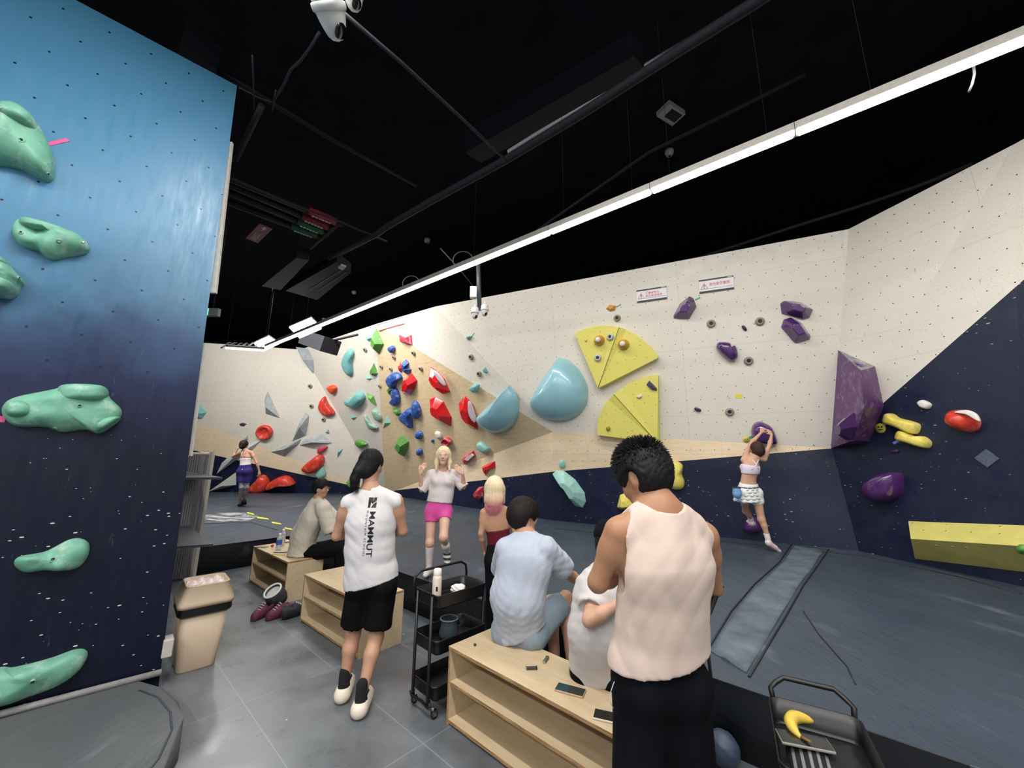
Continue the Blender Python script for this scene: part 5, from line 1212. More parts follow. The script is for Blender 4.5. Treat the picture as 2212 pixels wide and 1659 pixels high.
# security cameras
M_cam = plain('white_camera_shell', '#dcdcd8', .35, var=.03)
def dome(lab, c, s, tilt=(0, 0, 0), rod=True):
    r = empty('security_camera', c, 0, lab, 'camera'); r.scale = (s, s, s); r.rotation_euler = tilt
    bm = bmesh.new(); lathe(bm, [(0, .10), (.055, .10), (.066, .09), (.070, .05), (.070, .022)], 28); obj('cap', bm, M_cam, r)
    bm = bmesh.new(); lathe(bm, [(.070, .020), (.077, .016), (.078, .004), (.076, -.010), (.068, -.016)], 28); obj('ring', bm, M_cam, r)
    bm = bmesh.new(); lathe(bm, [(.068, -.012), (.060, -.045), (.050, -.075), (.040, -.098), (.022, -.115), (0, -.12)], 28); b_ = obj('turret', bm, M_cam, r)
    bm = bmesh.new(); lathe(bm, [(.034, -.002), (.030, .006), (0, .008)], 20, Matrix.Translation((.030, -.030, -.085)) @ Matrix.Rotation(2.2, 4, 'Y') @ Matrix.Rotation(.5, 4, 'X')); obj('lens', bm, plain('black_lens', '#0b0c10', .1, spec=.7), b_)
    bm = bmesh.new(); tube(bm, [(0, 0, .10), (0, 0, .16)], .02, 10); obj('neck', bm, M_cam, r); return r
cpos = PY(711, 16, 1.9)
dome('large white dome camera hanging at the top of the frame', cpos, 1.35, (.92, -.12, 0))
dome('white dome camera cut off by the top of the frame', PY(762, -26, 1.95), 1.0, (.7, .1, 0))
line('camera_pole', 'dark hanging pole carrying the large dome cameras', 'pole', [(722, -40), (760, -75)], [4.3, 5.0], .02, M_dkgrey)
tc = PY(1036, 668, 7.2)
line('camera_pole', 'grey hanging pole between the twin white cameras', 'pole', [(1036, 670), (1034, 610), (1033, 560)], [PY(1036, 670, 7.2).z, PY(1034, 610, 7.2).z, PY(1033, 560, 7.2).z], .045, plain('galvanised_pole', '#4e565a', .5, metal=.3))
dome('small white dome camera, left of the twin pair', PY(1026, 676, 7.15), 1.08)
dome('small white dome camera, right of the twin pair', PY(1047, 670, 7.15), 1.08)
c = PY(1023, 632, 7.1); k_ = 7.1 / F * 1.05; bm = bmesh.new(); box(bm, (-7.5 * k_, -.05, -13 * k_), (7.5 * k_, .05, 13 * k_), bev=.01); r = single('junction_box', 'white junction box on the pole of the twin cameras', 'junction box', bm, M_cam, c)
bm = bmesh.new(); lathe(bm, [(.02, 0), (.02, -.02), (0, -.02)], 10, Matrix.Translation((.03, 0, -13 * k_))); obj('cable_gland', bm, M_wmet, r)
bm = bmesh.new(); tube(bm, [(0, 0, 13 * k_), (-.3, 0, .5), (-.7, 0, .95)], .012, 6); obj('cable', bm, M_dkgrey, r)
def loop(lab, u, v, z, rr):
    c = PZ(u, v, z); bm = bmesh.new(); tube(bm, [(rr * math.cos(a), .1 * rr * math.sin(a), rr * math.sin(a)) for a in [2 * PI * k / 20 for k in range(20)]], .01, 6, closed=True); return single('cable_loop', lab, 'cable', bm, M_dkgrey, c)
loop('coiled dark cable loop above the twin cameras', 1000, 562, 5.2, .18); loop('dark cable loop left of the long tube run', 888, 612, 5.2, .17)
for i, (lab, u, v) in enumerate([('pale smoke detector above the middle of the long tube run', 923, 520), ('pale smoke detector near the air conditioner', 765, 632), ('tiny pale detector near the nearer square panel', 700, 690), ('small detector in the upper middle of the ceiling', 1446, 330)]):
    c = PZ(u, v, 6.96); bm = bmesh.new(); lathe(bm, [(0, -.06), (.045, -.06), (.07, -.02), (.075, .0), (.075, .04), (0, .04)], 16); o = single('smoke_detector', lab, 'detector', bm, plain('dusty_white_plastic', '#8d8b86', .5), c)
    bm = bmesh.new(); lathe(bm, [(.02, -.062), (.02, -.07), (0, -.07)], 10); obj('indicator', bm, M_dark, o)
c = PZ(1449, 246, 6.95); bm = bmesh.new(); box(bm, (-.18, -.12, -.03), (.18, .12, .05)); o = single('sensor_unit', 'small pale ceiling unit with a dark window, upper middle', 'sensor', bm, plain('dusty_white_plastic', '#8d8b86', .5), c, rz=.5)
bm = bmesh.new(); box(bm, (-.08, -.09, -.034), (.15, .06, -.028)); obj('window', bm, M_dark, o)
# speaker-like black box above the far wall, hanging lamp cords
c = PZ(690, 742, 4.6); bm = bmesh.new(); box(bm, (-.5, -.25, -.16), (.5, .25, .22), M=Matrix.Rotation(.35, 4, 'Y')); o = single('loudspeaker', 'black loudspeaker box above the crease of the far wall', 'speaker', bm, M_dark, c, rz=-.5)
bm = bmesh.new(); tube(bm, [(.3, 0, .0), (1.2, .2, .12)], .03, 6); obj('mount_arm', bm, M_dark, o)
line('loose_cable', 'thin pale cable end hanging below the tube lamps at the upper right', 'cable', [(2103, 140), (2105, 160), (2100, 182), (2093, 198)], [3.95, 3.88, 3.8, 3.75], .006, plain('pale_cable', '#8d8a84', .6))
# fallen drapery around upper left: cables
for i, (px, rr) in enumerate([([(690, 70), (672, 100), (650, 130), (628, 150), (612, 185), (592, 215)], .012), ([(545, 120), (547, 170), (549, 235)], .008), ([(515, 188), (560, 212), (585, 220)], .008), ([(596, 195), (588, 240)], .008), ([(565, 228), (555, 250), (510, 345)], .03)]):
    line('hanging_cable', ['bundle of dusty cables slanting down left of the large camera', 'thin hanging rod above the corner of the blue wall', 'short cable from the top corner of the blue wall', 'short hanging wire under the dusty cable bundle', 'dark slanting strut beside the blue wall top'][i], 'cable', px, 5.2, rr, M_dkgrey)
# ------------------------------------------------------------------ people: one continuous implicit surface per body
def nrm(v): v = np.asarray(v, float); return v / (np.linalg.norm(v) + 1e-12)
def V3(v): return np.array((v[0], v[1], v[2]), float)
class SDF:
    def __init__(s): s.p = []
    def cone(s, a, b, ra, rb, k=.03, fl=None, op='u'):
        s.p.append(('c', V3(a), V3(b), ra, rb, k, fl, op)); return s
    def ell(s, c, axes, r, k=.02, op='u'):
        s.p.append(('e', V3(c), np.array([nrm(a) for a in axes]), np.array(r, float), None, k, None, op)); return s
    def sph(s, c, r, k=.02, op='u'): return s.cone(c, V3(c) + (0, 0, 1e-4), r, r, k, None, op)
    def plane(s, c, n): s.p.append(('p', V3(c), nrm(n), 0, 0, 0, None, 'i')); return s
    def bounds(s):
        lo = np.full(3, 1e9); hi = -lo
        for q in s.p:
            if q[0] == 'd' or q[7] != 'u': continue
            if q[0] == 'c': r = max(q[3], q[4]); lo = np.minimum(lo, np.minimum(q[1], q[2]) - r); hi = np.maximum(hi, np.maximum(q[1], q[2]) + r)
            elif q[0] == 'e': r = q[3].max(); lo = np.minimum(lo, q[1] - r); hi = np.maximum(hi, q[1] + r)
        return lo - .02, hi + .02
    def eval(s, X, Y, Z):
        D = np.full((len(X), len(Y), len(Z)), .5, np.float32)
        for q in s.p:
            if q[0] == 'd': D = D + q[1](X[:, None, None], Y[None, :, None], Z[None, None, :]).astype(np.float32); continue
            k = q[5]; m = k + .035
            if q[0] == 'p':
                n = q[2]; d = (X[:, None, None] - q[1][0]) * n[0] + (Y[None, :, None] - q[1][1]) * n[1] + (Z[None, None, :] - q[1][2]) * n[2]
                D = np.maximum(D, d.astype(np.float32)); continue
            if q[0] == 'c': r = max(q[3], q[4]); lo = np.minimum(q[1], q[2]) - r - m; hi = np.maximum(q[1], q[2]) + r + m
            else: r = q[3].max(); lo = q[1] - r - m; hi = q[1] + r + m
            i0, i1 = np.searchsorted(X, lo[0]), np.searchsorted(X, hi[0]); j0, j1 = np.searchsorted(Y, lo[1]), np.searchsorted(Y, hi[1]); k0, k1 = np.searchsorted(Z, lo[2]), np.searchsorted(Z, hi[2])
            if i0 >= i1 or j0 >= j1 or k0 >= k1: continue
            P = np.stack(np.meshgrid(X[i0:i1], Y[j0:j1], Z[k0:k1], indexing='ij'), -1)
            if q[0] == 'c':
                a, b, ra, rb = q[1:5]; pa = P - a; ba = b - a
                h = np.clip((pa @ ba) / (ba @ ba + 1e-12), 0, 1); w = pa - h[..., None] * ba
                if q[6] is not None:
                    ax, f = q[6]; ax = nrm(ax); w = w + (w @ ax)[..., None] * ax * (1 / f - 1)
                d = np.sqrt((w * w).sum(-1)) - (ra + (rb - ra) * h)
            else:
                L = (P - q[1]) @ q[2].T; a1 = np.sqrt(((L / q[3]) ** 2).sum(-1)) + 1e-9; a2 = np.sqrt(((L / q[3] ** 2) ** 2).sum(-1)) + 1e-9; d = a1 * (a1 - 1) / a2
            S = D[i0:i1, j0:j1, k0:k1]
            if q[7] == 'u':
                h = np.maximum(k - np.abs(S - d), 0) / max(k, 1e-6); D[i0:i1, j0:j1, k0:k1] = np.minimum(S, d) - h * h * k * .25
            else:
                h = np.maximum(k - np.abs(S + d), 0) / max(k, 1e-6); D[i0:i1, j0:j1, k0:k1] = np.maximum(S, -d) + h * h * k * .25
        return D
def snet(sdf, res, lo=None, hi=None, disp=None):
    l, h = sdf.bounds()
    if lo is not None: l = np.maximum(l, lo)
    if hi is not None: h = np.minimum(h, hi)
    X, Y, Z = [np.arange(l[i], h[i] + res, res) for i in range(3)]
    D = sdf.eval(X, Y, Z)
    if disp is not None: D = D + disp(X[:, None, None], Y[None, :, None], Z[None, None, :]).astype(np.float32)
    D[0] = D[-1] = np.maximum(D[0], .001); D[:, 0] = np.maximum(D[:, 0], .001); D[:, -1] = np.maximum(D[:, -1], .001); D[:, :, 0] = np.maximum(D[:, :, 0], .001); D[:, :, -1] = np.maximum(D[:, :, -1], .001); D[0] = np.maximum(D[0], .001); D[-1] = np.maximum(D[-1], .001)
    I = D < 0; nx, ny, nz = D.shape
    acc = np.zeros((nx - 1, ny - 1, nz - 1, 3), np.float32); cnt = np.zeros((nx - 1, ny - 1, nz - 1), np.float32)
    for ax in range(3):
        o1, o2 = [a for a in range(3) if a != ax]
        A = np.take(D, range(D.shape[ax] - 1), ax); B = np.take(D, range(1, D.shape[ax]), ax)
        cr = (A < 0) != (B < 0); t = np.where(cr, A / np.where(A == B, 1, A - B), 0)
        for s1 in (0, 1):
            for s2 in (0, 1):
                sl = [slice(None)] * 3; sl[o1] = slice(s1, D.shape[o1] - 1 + s1); sl[o2] = slice(s2, D.shape[o2] - 1 + s2)
                c = cr[tuple(sl)]; tt = t[tuple(sl)]
                cnt += c; acc[..., ax] += np.where(c, tt, 0); acc[..., o1] += c * s1; acc[..., o2] += c * s2
    act = cnt > 0; idx = -np.ones(cnt.shape, int); idx[act] = np.arange(act.sum())
    ijk = np.argwhere(act); V = (ijk + acc[act] / cnt[act][:, None]) * res + np.array([X[0], Y[0], Z[0]])
    Fs = []
    for ax in range(3):
        o1, o2 = (ax + 1) % 3, (ax + 2) % 3
        A = np.take(I, range(I.shape[ax] - 1), ax); B = np.take(I, range(1, I.shape[ax]), ax)
        for flip, M in ((False, A & ~B), (True, ~A & B)):
            e = np.argwhere(M); ok = (e[:, o1] > 0) & (e[:, o2] > 0) & (e[:, o1] < I.shape[o1] - 1) & (e[:, o2] < I.shape[o2] - 1); e = e[ok]
            if not len(e): continue
            def g(d1, d2):
                q = e.copy(); q[:, o1] -= d1; q[:, o2] -= d2; return idx[q[:, 0], q[:, 1], q[:, 2]]
            Q = np.stack([g(1, 1), g(0, 1), g(0, 0), g(1, 0)], 1)
            if flip: Q = Q[:, ::-1]
            Fs.append(Q)
    Fq = np.concatenate(Fs); Fq = Fq[(Fq >= 0).all(1)]
    # one relaxation keeps the surface smooth
    for _ in range(2):
        S = np.zeros_like(V); n = np.zeros(len(V))
        for a, b in ((0, 1), (1, 2), (2, 3), (3, 0)):
            np.add.at(S, Fq[:, a], V[Fq[:, b]]); np.add.at(n, Fq[:, a], 1); np.add.at(S, Fq[:, b], V[Fq[:, a]]); np.add.at(n, Fq[:, b], 1)
        V = V * .5 + .5 * S / np.maximum(n, 1)[:, None]
    return V, Fq
def smesh(name, parts, mats, parent, matfn=None, root=None):
    """parts: list of (V,F) in world space, joined into one mesh object under parent"""
    off = 0; VV = []; FF = []
    for V, Fq in parts: VV.append(V); FF.append(Fq + off); off += len(V)
    V = np.concatenate(VV); Fq = np.concatenate(FF); o0 = np.array(parent.location) if parent else np.zeros(3)
    me = bpy.data.meshes.new(name); V2 = V - o0
    me.vertices.add(len(V2)); me.vertices.foreach_set('co', V2.astype(np.float32).ravel())
    me.loops.add(len(Fq) * 4); me.loops.foreach_set('vertex_index', Fq.astype(np.int32).ravel())
    me.polygons.add(len(Fq)); me.polygons.foreach_set('loop_start', np.arange(0, len(Fq) * 4, 4, dtype=np.int32)); me.polygons.foreach_set('loop_total', np.full(len(Fq), 4, np.int32))
    me.update(calc_edges=True); me.validate()
    for m in (mats if isinstance(mats, (list, tuple)) else [mats]): me.materials.append(m)
    me.polygons.foreach_set('use_smooth', [True] * len(me.polygons))
    if matfn:
        C = V[Fq].mean(1); me.polygons.foreach_set('material_index', matfn(C).astype(np.int32))
    o = bpy.data.objects.new(name, me); COL.objects.link(o)
    if parent: o.parent = parent
    return o
def skin(name, h):
    if name in _pc: return _pc[name]
    x = N(name); v = x.coord('Object'); c = hexc(h); n_ = x.noise(v, 9, 4)
    x.set(x.ramp(n_, [(.3, tuple(a * b for a, b in zip(c[:3], (.90, .84, .80))) + (1,)), (.7, c)]), .48, None, .35)
    x.b.inputs['Subsurface Weight'].default_value = .12; x.b.inputs['Subsurface Radius'].default_value = (.012, .005, .003); x.b.inputs['Subsurface Scale'].default_value = 1
    x.bump(x.noise(v, 260, 2), .06, .001); _pc[name] = x.m; return x.m
def fabric(name, h, fold=.35, rough=.85, fs=7, stripe=None):
    if name in _pc: return _pc[name]
    x = N(name); v = x.coord('Object'); c = hexc(h); f = x.noise(x.coord('Object', scale=(1, 1, .55), rot=(.3, .5, 0)), fs, 2, .5); w_ = x.noise(v, 240, 2)
    col = x.ramp(x.noise(v, 3, 3), [(.3, tuple(q * .93 for q in c[:3]) + (1,)), (.7, c)])
    x.set(col, rough, None, .2); x.b.inputs['Sheen Weight'].default_value = .12 if sum(c[:3]) > .4 else 0; x.b.inputs['Specular IOR Level'].default_value = .2 if sum(c[:3]) > .1 else .12
    x.bump(x.math('ADD', x.math('MULTIPLY', f, 1.0), x.math('MULTIPLY', w_, .008)), fold, .03); _pc[name] = x.m; return x.m
def hairmat(name, h1, h2, rough=.62, grad=None):
    x = N(name); s = x.noise(x.coord('Object', scale=(1, 1, .12)), 110, 3, .7)
    col = x.ramp(s, [(.3, hexc(h1)), (.7, hexc(h2))])
    if grad:
        sp = x.n('ShaderNodeSeparateXYZ'); x.l(x.coord('Object'), sp.inputs[0]); g = x.mapr(x.math('ADD', sp.outputs[2], x.math('MULTIPLY', s, .04)), grad[0], grad[1])
        col = x.mix(g, hexc(grad[2]), col); 
        if len(grad) > 3:
            g2 = x.mapr(sp.outputs[2], grad[4], grad[5]); col = x.mix(g2, col, hexc(grad[3]))
    x.set(col, rough, None, .25); x.bump(s, .5, .006); return x.m

def head_prims(s, c, f, u, S=1., fem=False, ears=True):
    c = V3(c); f = nrm(f); u = nrm(V3(u) - f * np.dot(u, f)); r = np.cross(f, u); q = lambda a, b, d: c + (r * a + f * b + u * d) * S
    s.ell(q(0, -.012, .026), (r, f, u), np.array((.073, .092, .088)) * S, .02)
    s.ell(q(0, .020, -.028), (r, f, u), np.array((.060 if not fem else .056, .068, .083)) * S, .03)
    s.ell(q(0, .052, -.090), (r, f, u), np.array((.032 if not fem else .026, .028, .022)) * S, .03)
    for e in (-1, 1):
        s.ell(q(e * .036, .055, -.022), (r, f, u), np.array((.024, .026, .028)) * S, .02)
        s.ell(q(e * .030, .096, .010), (r, f, u), np.array((.016, .010, .009)) * S, .010, 's')
        if ears:
            s.ell(q(e * .074, -.010, -.004), (nrm(r * e * .9 - f * .45), nrm(f + r * e * .45), nrm(u - f * .15)), np.array((.007, .018, .031)) * S, .006)
            s.ell(q(e * .072, .002, -.030), (r, f, u), np.array((.005, .008, .010)) * S, .006)
    s.ell(q(0, .078, .022), (r, f, u), np.array((.044, .014, .010)) * S, .012)
    s.cone(q(0, .086, .012), q(0, .102, -.020), .0065 * S, .0105 * S, .010)
    for e in (-1, 1): s.sph(q(e * .010, .094, -.024), .0075 * S, .006)
    s.ell(q(0, .086, -.047), (r, f, u), np.array((.021, .009, .0045)) * S, .005); s.ell(q(0, .084, -.056), (r, f, u), np.array((.018, .010, .005)) * S, .005)
    return q, r, f, u
def eyes_mouth(root, q, r, f, u, S, lip='#a04a50', brow='#2a201c', glasses=False, smile=0):
    """small face parts"""
    Mx = lambda p: Matrix.Translation(Vector(p) - root.location) @ Matrix((Vector(r), Vector(f), Vector(u))).transposed().to_4x4()
    for e in (-1, 1):
        bm = bmesh.new(); bmesh.ops.create_uvsphere(bm, u_segments=16, v_segments=10, radius=1); bmesh.ops.transform(bm, matrix=Mx(q(e * .030, .0815, .010)) @ Matrix.Diagonal((.0125 * S, .007 * S, .0055 * S, 1)), verts=bm.verts)
        ey = obj('eye', bm, plain('eye_white', '#d8d0cc', .25, var=.02), root, True)
        bm = bmesh.new(); bmesh.ops.create_uvsphere(bm, u_segments=12, v_segments=8, radius=1); bmesh.ops.transform(bm, matrix=Mx(q(e * .030, .0862, .010)) @ Matrix.Diagonal((.0055 * S, .003 * S, .0052 * S, 1)), verts=bm.verts)
        obj('iris', bm, plain('dark_iris', '#1b120e', .15, var=.02), ey, True)
        bm = bmesh.new(); P = [Vector(q(e * (.018 + .007 * k), .087 - .0028 * k, .0235 + .004 * math.sin(k * PI / 3.5))) - root.location for k in range(5)]; tube(bm, P, [.0018 * S, .0028 * S, .0028 * S, .0022 * S, .001 * S], 6); obj('eyebrow', bm, plain('brow' + brow, brow, .8), root)
        bm = bmesh.new(); P = [Vector(q(e * (.017 + .0065 * k), .0865 - .0012 * k * k * .5, .0155 + .002 * math.sin(k * PI / 4))) - root.location for k in range(5)]; tube(bm, P, .0011 * S, 5); obj('eyelash', bm, H_hole, ey)
    bm = bmesh.new()
    P = [Vector(q(-.020 + .005 * k, .0925 - .0035 * abs(k - 4) ** 1.3 * .5, -.0505 + smile * .0012 * (k - 4) ** 2 * .4)) - root.location for k in range(9)]
    tube(bm, P, [.0012 * S] + [.0042 * S] * 7 + [.0012 * S], 8); obj('mouth', bm, plain('lip' + lip, lip, .4), root, True)
def hand_prims(s, w, d, n, side, S=1., curl=.6, spread=.16):
    """w wrist, d towards the fingers, n out of the palm's back, side +1/-1 = which side the thumb leaves"""
    w = V3(w); d = nrm(d); n = nrm(V3(n) - d * np.dot(n, d)); t = np.cross(d, n) * side
    base = [.030, .010, -.010, -.028]; L = [(.040, .026, .020), (.045, .029, .021), (.041, .027, .020), (.031, .021, .018)]; mc = [.085, .088, .083, .075]
    for i in range(4):
        b = w + (d * mc[i] + t * base[i]) * S; s.cone(w + (d * .012 + t * base[i] * .55) * S, b, .015 * S, .0125 * S, .014 * S, (n, .8))
        dd = nrm(d + t * (base[i] * spread * 8)); a = 0; p = b
        for j, l in enumerate(L[i]):
            a += curl * (.75 if j == 0 else 1.0); v = dd * math.cos(a) - n * math.sin(a); e = p + v * l * S; s.cone(p, e, (.0088 - .0009 * j) * S, (.0080 - .0009 * j) * S, .003 * S); p = e
    p = w + (d * .022 + t * .022) * S
    for j, (l, th) in enumerate(((.040, .9), (.030, .55), (.024, .35))):
        v = nrm(d * math.cos(th) + t * math.sin(th) - n * (.25 + .25 * j * curl)); e = p + v * l * S; s.cone(p, e, (.0135 - .002 * j) * S, (.011 - .0015 * j) * S, .006 * S); p = e
    return w
def body_sdf(J, S=1., fem=False):
    s = SDF(); g = {k: V3(v) for k, v in J.items() if not isinstance(v, (float, int))}
    R = nrm(g['shR'] - g['shL']); Rh = nrm(g['hiR'] - g['hiL']); up = nrm(g['nek'] - g['pel']); fw = nrm(np.cross(up, R)); am = .82 if fem else 1.
    mid = g.get('mid', (g['pel'] + g['che']) / 2)
    ff = .66; q_ = lambda m, w: (w if fem else m) * S
    hp, wa, ch, up_r = q_(.160, .158), q_(.140, .112), q_(.170, .135), q_(.150, .118); top = g['nek'] - up * .105 * S
    F_ = (fw, ff)
    s.cone(g['pel'], mid, hp, wa, .02, F_); s.cone(mid, g['che'], wa, ch, .02, F_); s.cone(g['che'], top, ch, up_r, .02, F_)
    if fem:
        for e in (-1, 1): s.ell(g['che'] + (R * e * .065 + fw * .075) * S, (R, fw, up), np.array((.050, .045, .050)) * S, .04 * S)
    for e, k in ((-1, 'L'), (1, 'R')):
        sh, el, wr = g['sh' + k], g['el' + k], g['wr' + k]
        s.cone(g['nek'] + up * .015 * S, sh + up * .005 * S, .048 * am * S, .042 * am * S, .05 * S)
        s.cone(sh, sh + (el - sh) * .35, .058 * am * S, .050 * am * S, .035 * S); s.cone(sh + (el - sh) * .3, el, .050 * am * S, .038 * am * S, .03 * S)
        m = el + (wr - el) * .3; s.cone(el, m, .038 * am * S, .041 * am * S, .02 * S); s.cone(m, wr, .041 * am * S, .025 * am * S, .02 * S)
        hi, kn, an = g['hi' + k], g['kn' + k], g['an' + k]
        s.cone(hi, kn, (.082 if fem else .080) * S, .052 * S, .03 * S); s.sph(hi - fw * .03 * S, .084 * S, .03 * S)
        d = nrm(an - kn); bk_ = nrm(np.cross(np.cross(d, fw), d)); 
        s.cone(kn, kn + (an - kn) * .30 - bk_ * .012 * S, .052 * S, .053 * am * S, .03 * S); s.cone(kn + (an - kn) * .30 - bk_ * .012 * S, an, .053 * am * S, .032 * S, .03 * S)
        s.cone(kn + bk_ * .012 * S, kn + bk_ * .012 * S + d * .01, .046 * S, .046 * S, .03)
    s.cone(g['nek'] - up * .03 * S, g['hed'] - nrm(J['u']) * .045 * S - nrm(J['f']) * .02 * S, (.050 if fem else .060) * S, (.044 if fem else .054) * S, .045 * S)
    return s, g, R, Rh, up, fw, mid
def foot_prims(s, an, toe, S=1., w=.042):
    an, toe = V3(an), V3(toe); d = nrm(toe - an); s.cone(an, an - (0, 0, .03), .034 * S, .034 * S, .02); h = an + np.array((0, 0, -.055 * S)) - d * np.array((1, 1, .3)) * .02
    s.cone(h, toe, .036 * S, .026 * S, .025, ((0, 0, 1), .75)); s.cone((h + toe) / 2 + (0, 0, .012), toe, .038 * S, .030 * S, .02, ((0, 0, 1), .6))
def folds(seed, amp, sc=1.):
    """cloth relief: a few long soft creases crossing at slants"""
    rd = random.Random(seed); w = [(nrm([rd.uniform(-1, 1), rd.uniform(-.6, .6), rd.uniform(-.9, .5)]), rd.uniform(0, 6), rd.uniform(.8, 1.3)) for _ in range(5)]
    def f(X, Y, Z):
        r = 0
        wx = X + .035 * np.sin(Y * 9 * sc + 1.3 + seed) + .04 * np.sin(Z * 10 * sc + seed * 2); wz = Z + .05 * np.sin(X * 9 * sc + 2) + .02 * np.sin(Y * 17 * sc)
        for i, (d, p, m) in enumerate(w):
            fr = (22 + 13 * i) * sc * m; t = np.sin((wx * d[0] + Y * d[1] + wz * d[2]) * fr + p); e = .5 + .5 * np.sin(wx * 7 * sc + wz * 6 * sc * (-1) ** i + p * 3)
            r = r + (1 - 2 * np.abs(t) ** .8) * e / (1 + .35 * i)
        return amp * r * .6
    return f
def person(lab, J, S=1., fem=False, skinm=None, res=.012, hands=(), feet=(), head=True, base=None, groupless=None):
    J = dict(J); r0 = empty('person', base if base is not None else Vector((J['pel'][0], J['pel'][1], 0)), 0, lab, 'person')
    s, g, R, Rh, up, fw, mid = body_sdf(J, S, fem)
    for an, toe in feet: foot_prims(s, an, toe, S)
    HS = J.get('hs', 1.08) * S; q, hr, hf, hu = head_prims(s, J['hed'], J['f'], J['u'], HS, fem)
    for h in hands: hand_prims(s, *h[:-1], **h[-1])
    parts = []
    hc = V3(J['hed']); lo, hi = s.bounds()
    # head region fine, rest coarser; the two share the cut so the surface stays one body
    parts.append(snet(s, res))
    hs = SDF(); head_prims(hs, J['hed'], J['f'], J['u'], HS, fem); hs.cone(g['nek'], g['hed'] - nrm(J['u']) * .045 * S - nrm(J['f']) * .02 * S, (.050 if fem else .060) * S, (.044 if fem else .054) * S, .045 * S)
    parts.append(snet(hs, min(res, .0055)))
    for h in hands:
        hh = SDF(); hand_prims(hh, *h[:-1], **h[-1]); parts.append(snet(hh, .0038))
    smesh('body', parts, skinm, r0)
    return dict(root=r0, g=g, R=R, Rh=Rh, up=up, fw=fw, mid=mid, q=q, hr=hr, hf=hf, hu=hu, S=S, J=J, fem=fem, HS=HS)
def torso_garment(P, ease, low, ups=.105, flare=0, sleeve=None, cut=None, shoulders=True, wext=0, belly=0):
    """loose solid around the torso; low = metres below the pelvis; sleeves are cut first, then the trunk is added"""
    g, S, R, Rh, up, fem, fw = P['g'], P['S'], P['R'], P['Rh'], P['up'], P['fem'], P['fw']; s = SDF(); mid = P['mid']
    dn = nrm(P['J'].get('dn', g['pel'] - mid)); bot = g['pel'] + dn * low
    if sleeve:
        t, ra, rb = sleeve
        for k in 'LR':
            v = g['el' + k] - g['sh' + k]; d = nrm(v); e_ = g['sh' + k] + v * t
            s.cone(g['sh' + k], e_, ra, rb, .02)
        for k in 'LR':
            v = g['el' + k] - g['sh' + k]; d = nrm(v); e_ = g['sh' + k] + v * t; s.cone(e_ + d * .10, e_ + d * .16, .10, .10, 0, None, 's')
    q_ = lambda m, w: (w if fem else m) * S; F_ = (fw, .70)
    hp, wa, ch, ur = q_(.160, .158) + ease + flare, q_(.144, .116) + ease * 1.1 + wext, q_(.166, .135) + ease * .8 + wext * .5, q_(.148, .118) + ease * .3
    if low > 0: s.cone(bot + dn * .03, g['pel'], hp + flare * .6, hp, .02, F_)
    s.cone(g['pel'], mid, hp, wa, .03, F_); s.cone(mid, g['che'], wa, ch, .03, F_); s.cone(g['che'], g['nek'] - up * ups * S, ch, ur, .03, F_)
    if fem:
        for e in (-1, 1): s.ell(g['che'] + (R * e * .065 + fw * .075) * S, (R, fw, up), np.array((.052, .047, .052)) * S + ease + .004, .05 * S)
    if shoulders:
        for k in 'LR': s.cone(g['nek'] + up * .012, g['sh' + k] + up * .004, .050 * S, (.046 if fem else .052) * S + ease * .55, .04)
    return s, bot, dn
def cap_sleeves(s, P, t): pass
def leg_garment(P, t, r1, r2, ease=.02, waist=.04, k='LR', low=None):
    g, S, Rh, fem = P['g'], P['S'], P['Rh'], P['fem']; s = SDF(); up = nrm(P['mid'] - g['pel'])
    s.cone(g['pel'] + up * waist, g['pel'] - up * .03, (.150 * S) + ease * .4, .156 * S + ease * .8, .03, (P['fw'], .68))
    for q in k:
        hi, kn, an = g['hi' + q], g['kn' + q], g['an' + q]
        s.sph(hi - P['fw'] * .03 * S, .088 * S + ease * .8, .03)
        if t <= 1: s.cone(hi, hi + (kn - hi) * t, .088 * S + ease, r1, .03)
        else: s.cone(hi, kn, .088 * S + ease, r1, .03); s.cone(kn, kn + (an - kn) * (t - 1), r1, r2, .03)
    return s
def cut_legs(s, P, t, r=.13):
    g = P['g']
    for q in 'LR':
        hi, kn, an = g['hi' + q], g['kn' + q], g['an' + q]
        c = hi + (kn - hi) * t if t <= 1 else kn + (an - kn) * (t - 1); d = nrm(kn - hi) if t <= 1 else nrm(an - kn)
        s.cone(c + d * r, c + d * (r + .08), r, r, 0, None, 's')
def hair_shell(P, th=.014, back=.0, low=-.02, front=.060, fr_low=.045):
    """cap of hair: skull inflated, face and ears cut free"""
    s = SDF(); q, r, f, u, S = P['q'], P['hr'], P['hf'], P['hu'], P['HS']
    s.ell(q(0, -.014, .030), (r, f, u), (np.array((.075, .094, .090)) + th) * S, .02)
    s.ell(q(0, -.045, -.020 + low), (r, f, u), np.array((.064 + th * .6, .055 + back, .065)) * S, .03)
    s.ell(q(0, .105, -.055 + fr_low * .3), (r, f, u), np.array((.085, .075, .10)) * S, .012, 's')
    for e in (-1, 1): s.ell(q(e * .088, .030, -.045), (r, f, u), np.array((.030, .050, .062)) * S, .012, 's')
    return s, q, r, f, u
def shoe_at(P, name, an, toe, mat, sole=None, S=1., fat=1.0, h=.05):
    s = SDF(); an, toe = V3(an), V3(toe); d = nrm(toe - an); hz = an + np.array((0, 0, -.058 * S)); hl = hz - d * .028 * S
    s.cone(hl, toe, .040 * S * fat, .034 * S * fat, .03, ((0, 0, 1), .85)); s.cone(hz, hz * .4 + toe * .6 + (0, 0, .008), .044 * S * fat, .038 * S * fat, .03, ((0, 0, 1), .9)); s.cone(an + (0, 0, -.02), hz, .040 * S * fat, .040 * S * fat, .03)
    o = smesh(name, [snet(s, .007)], mat, P['root']); return o
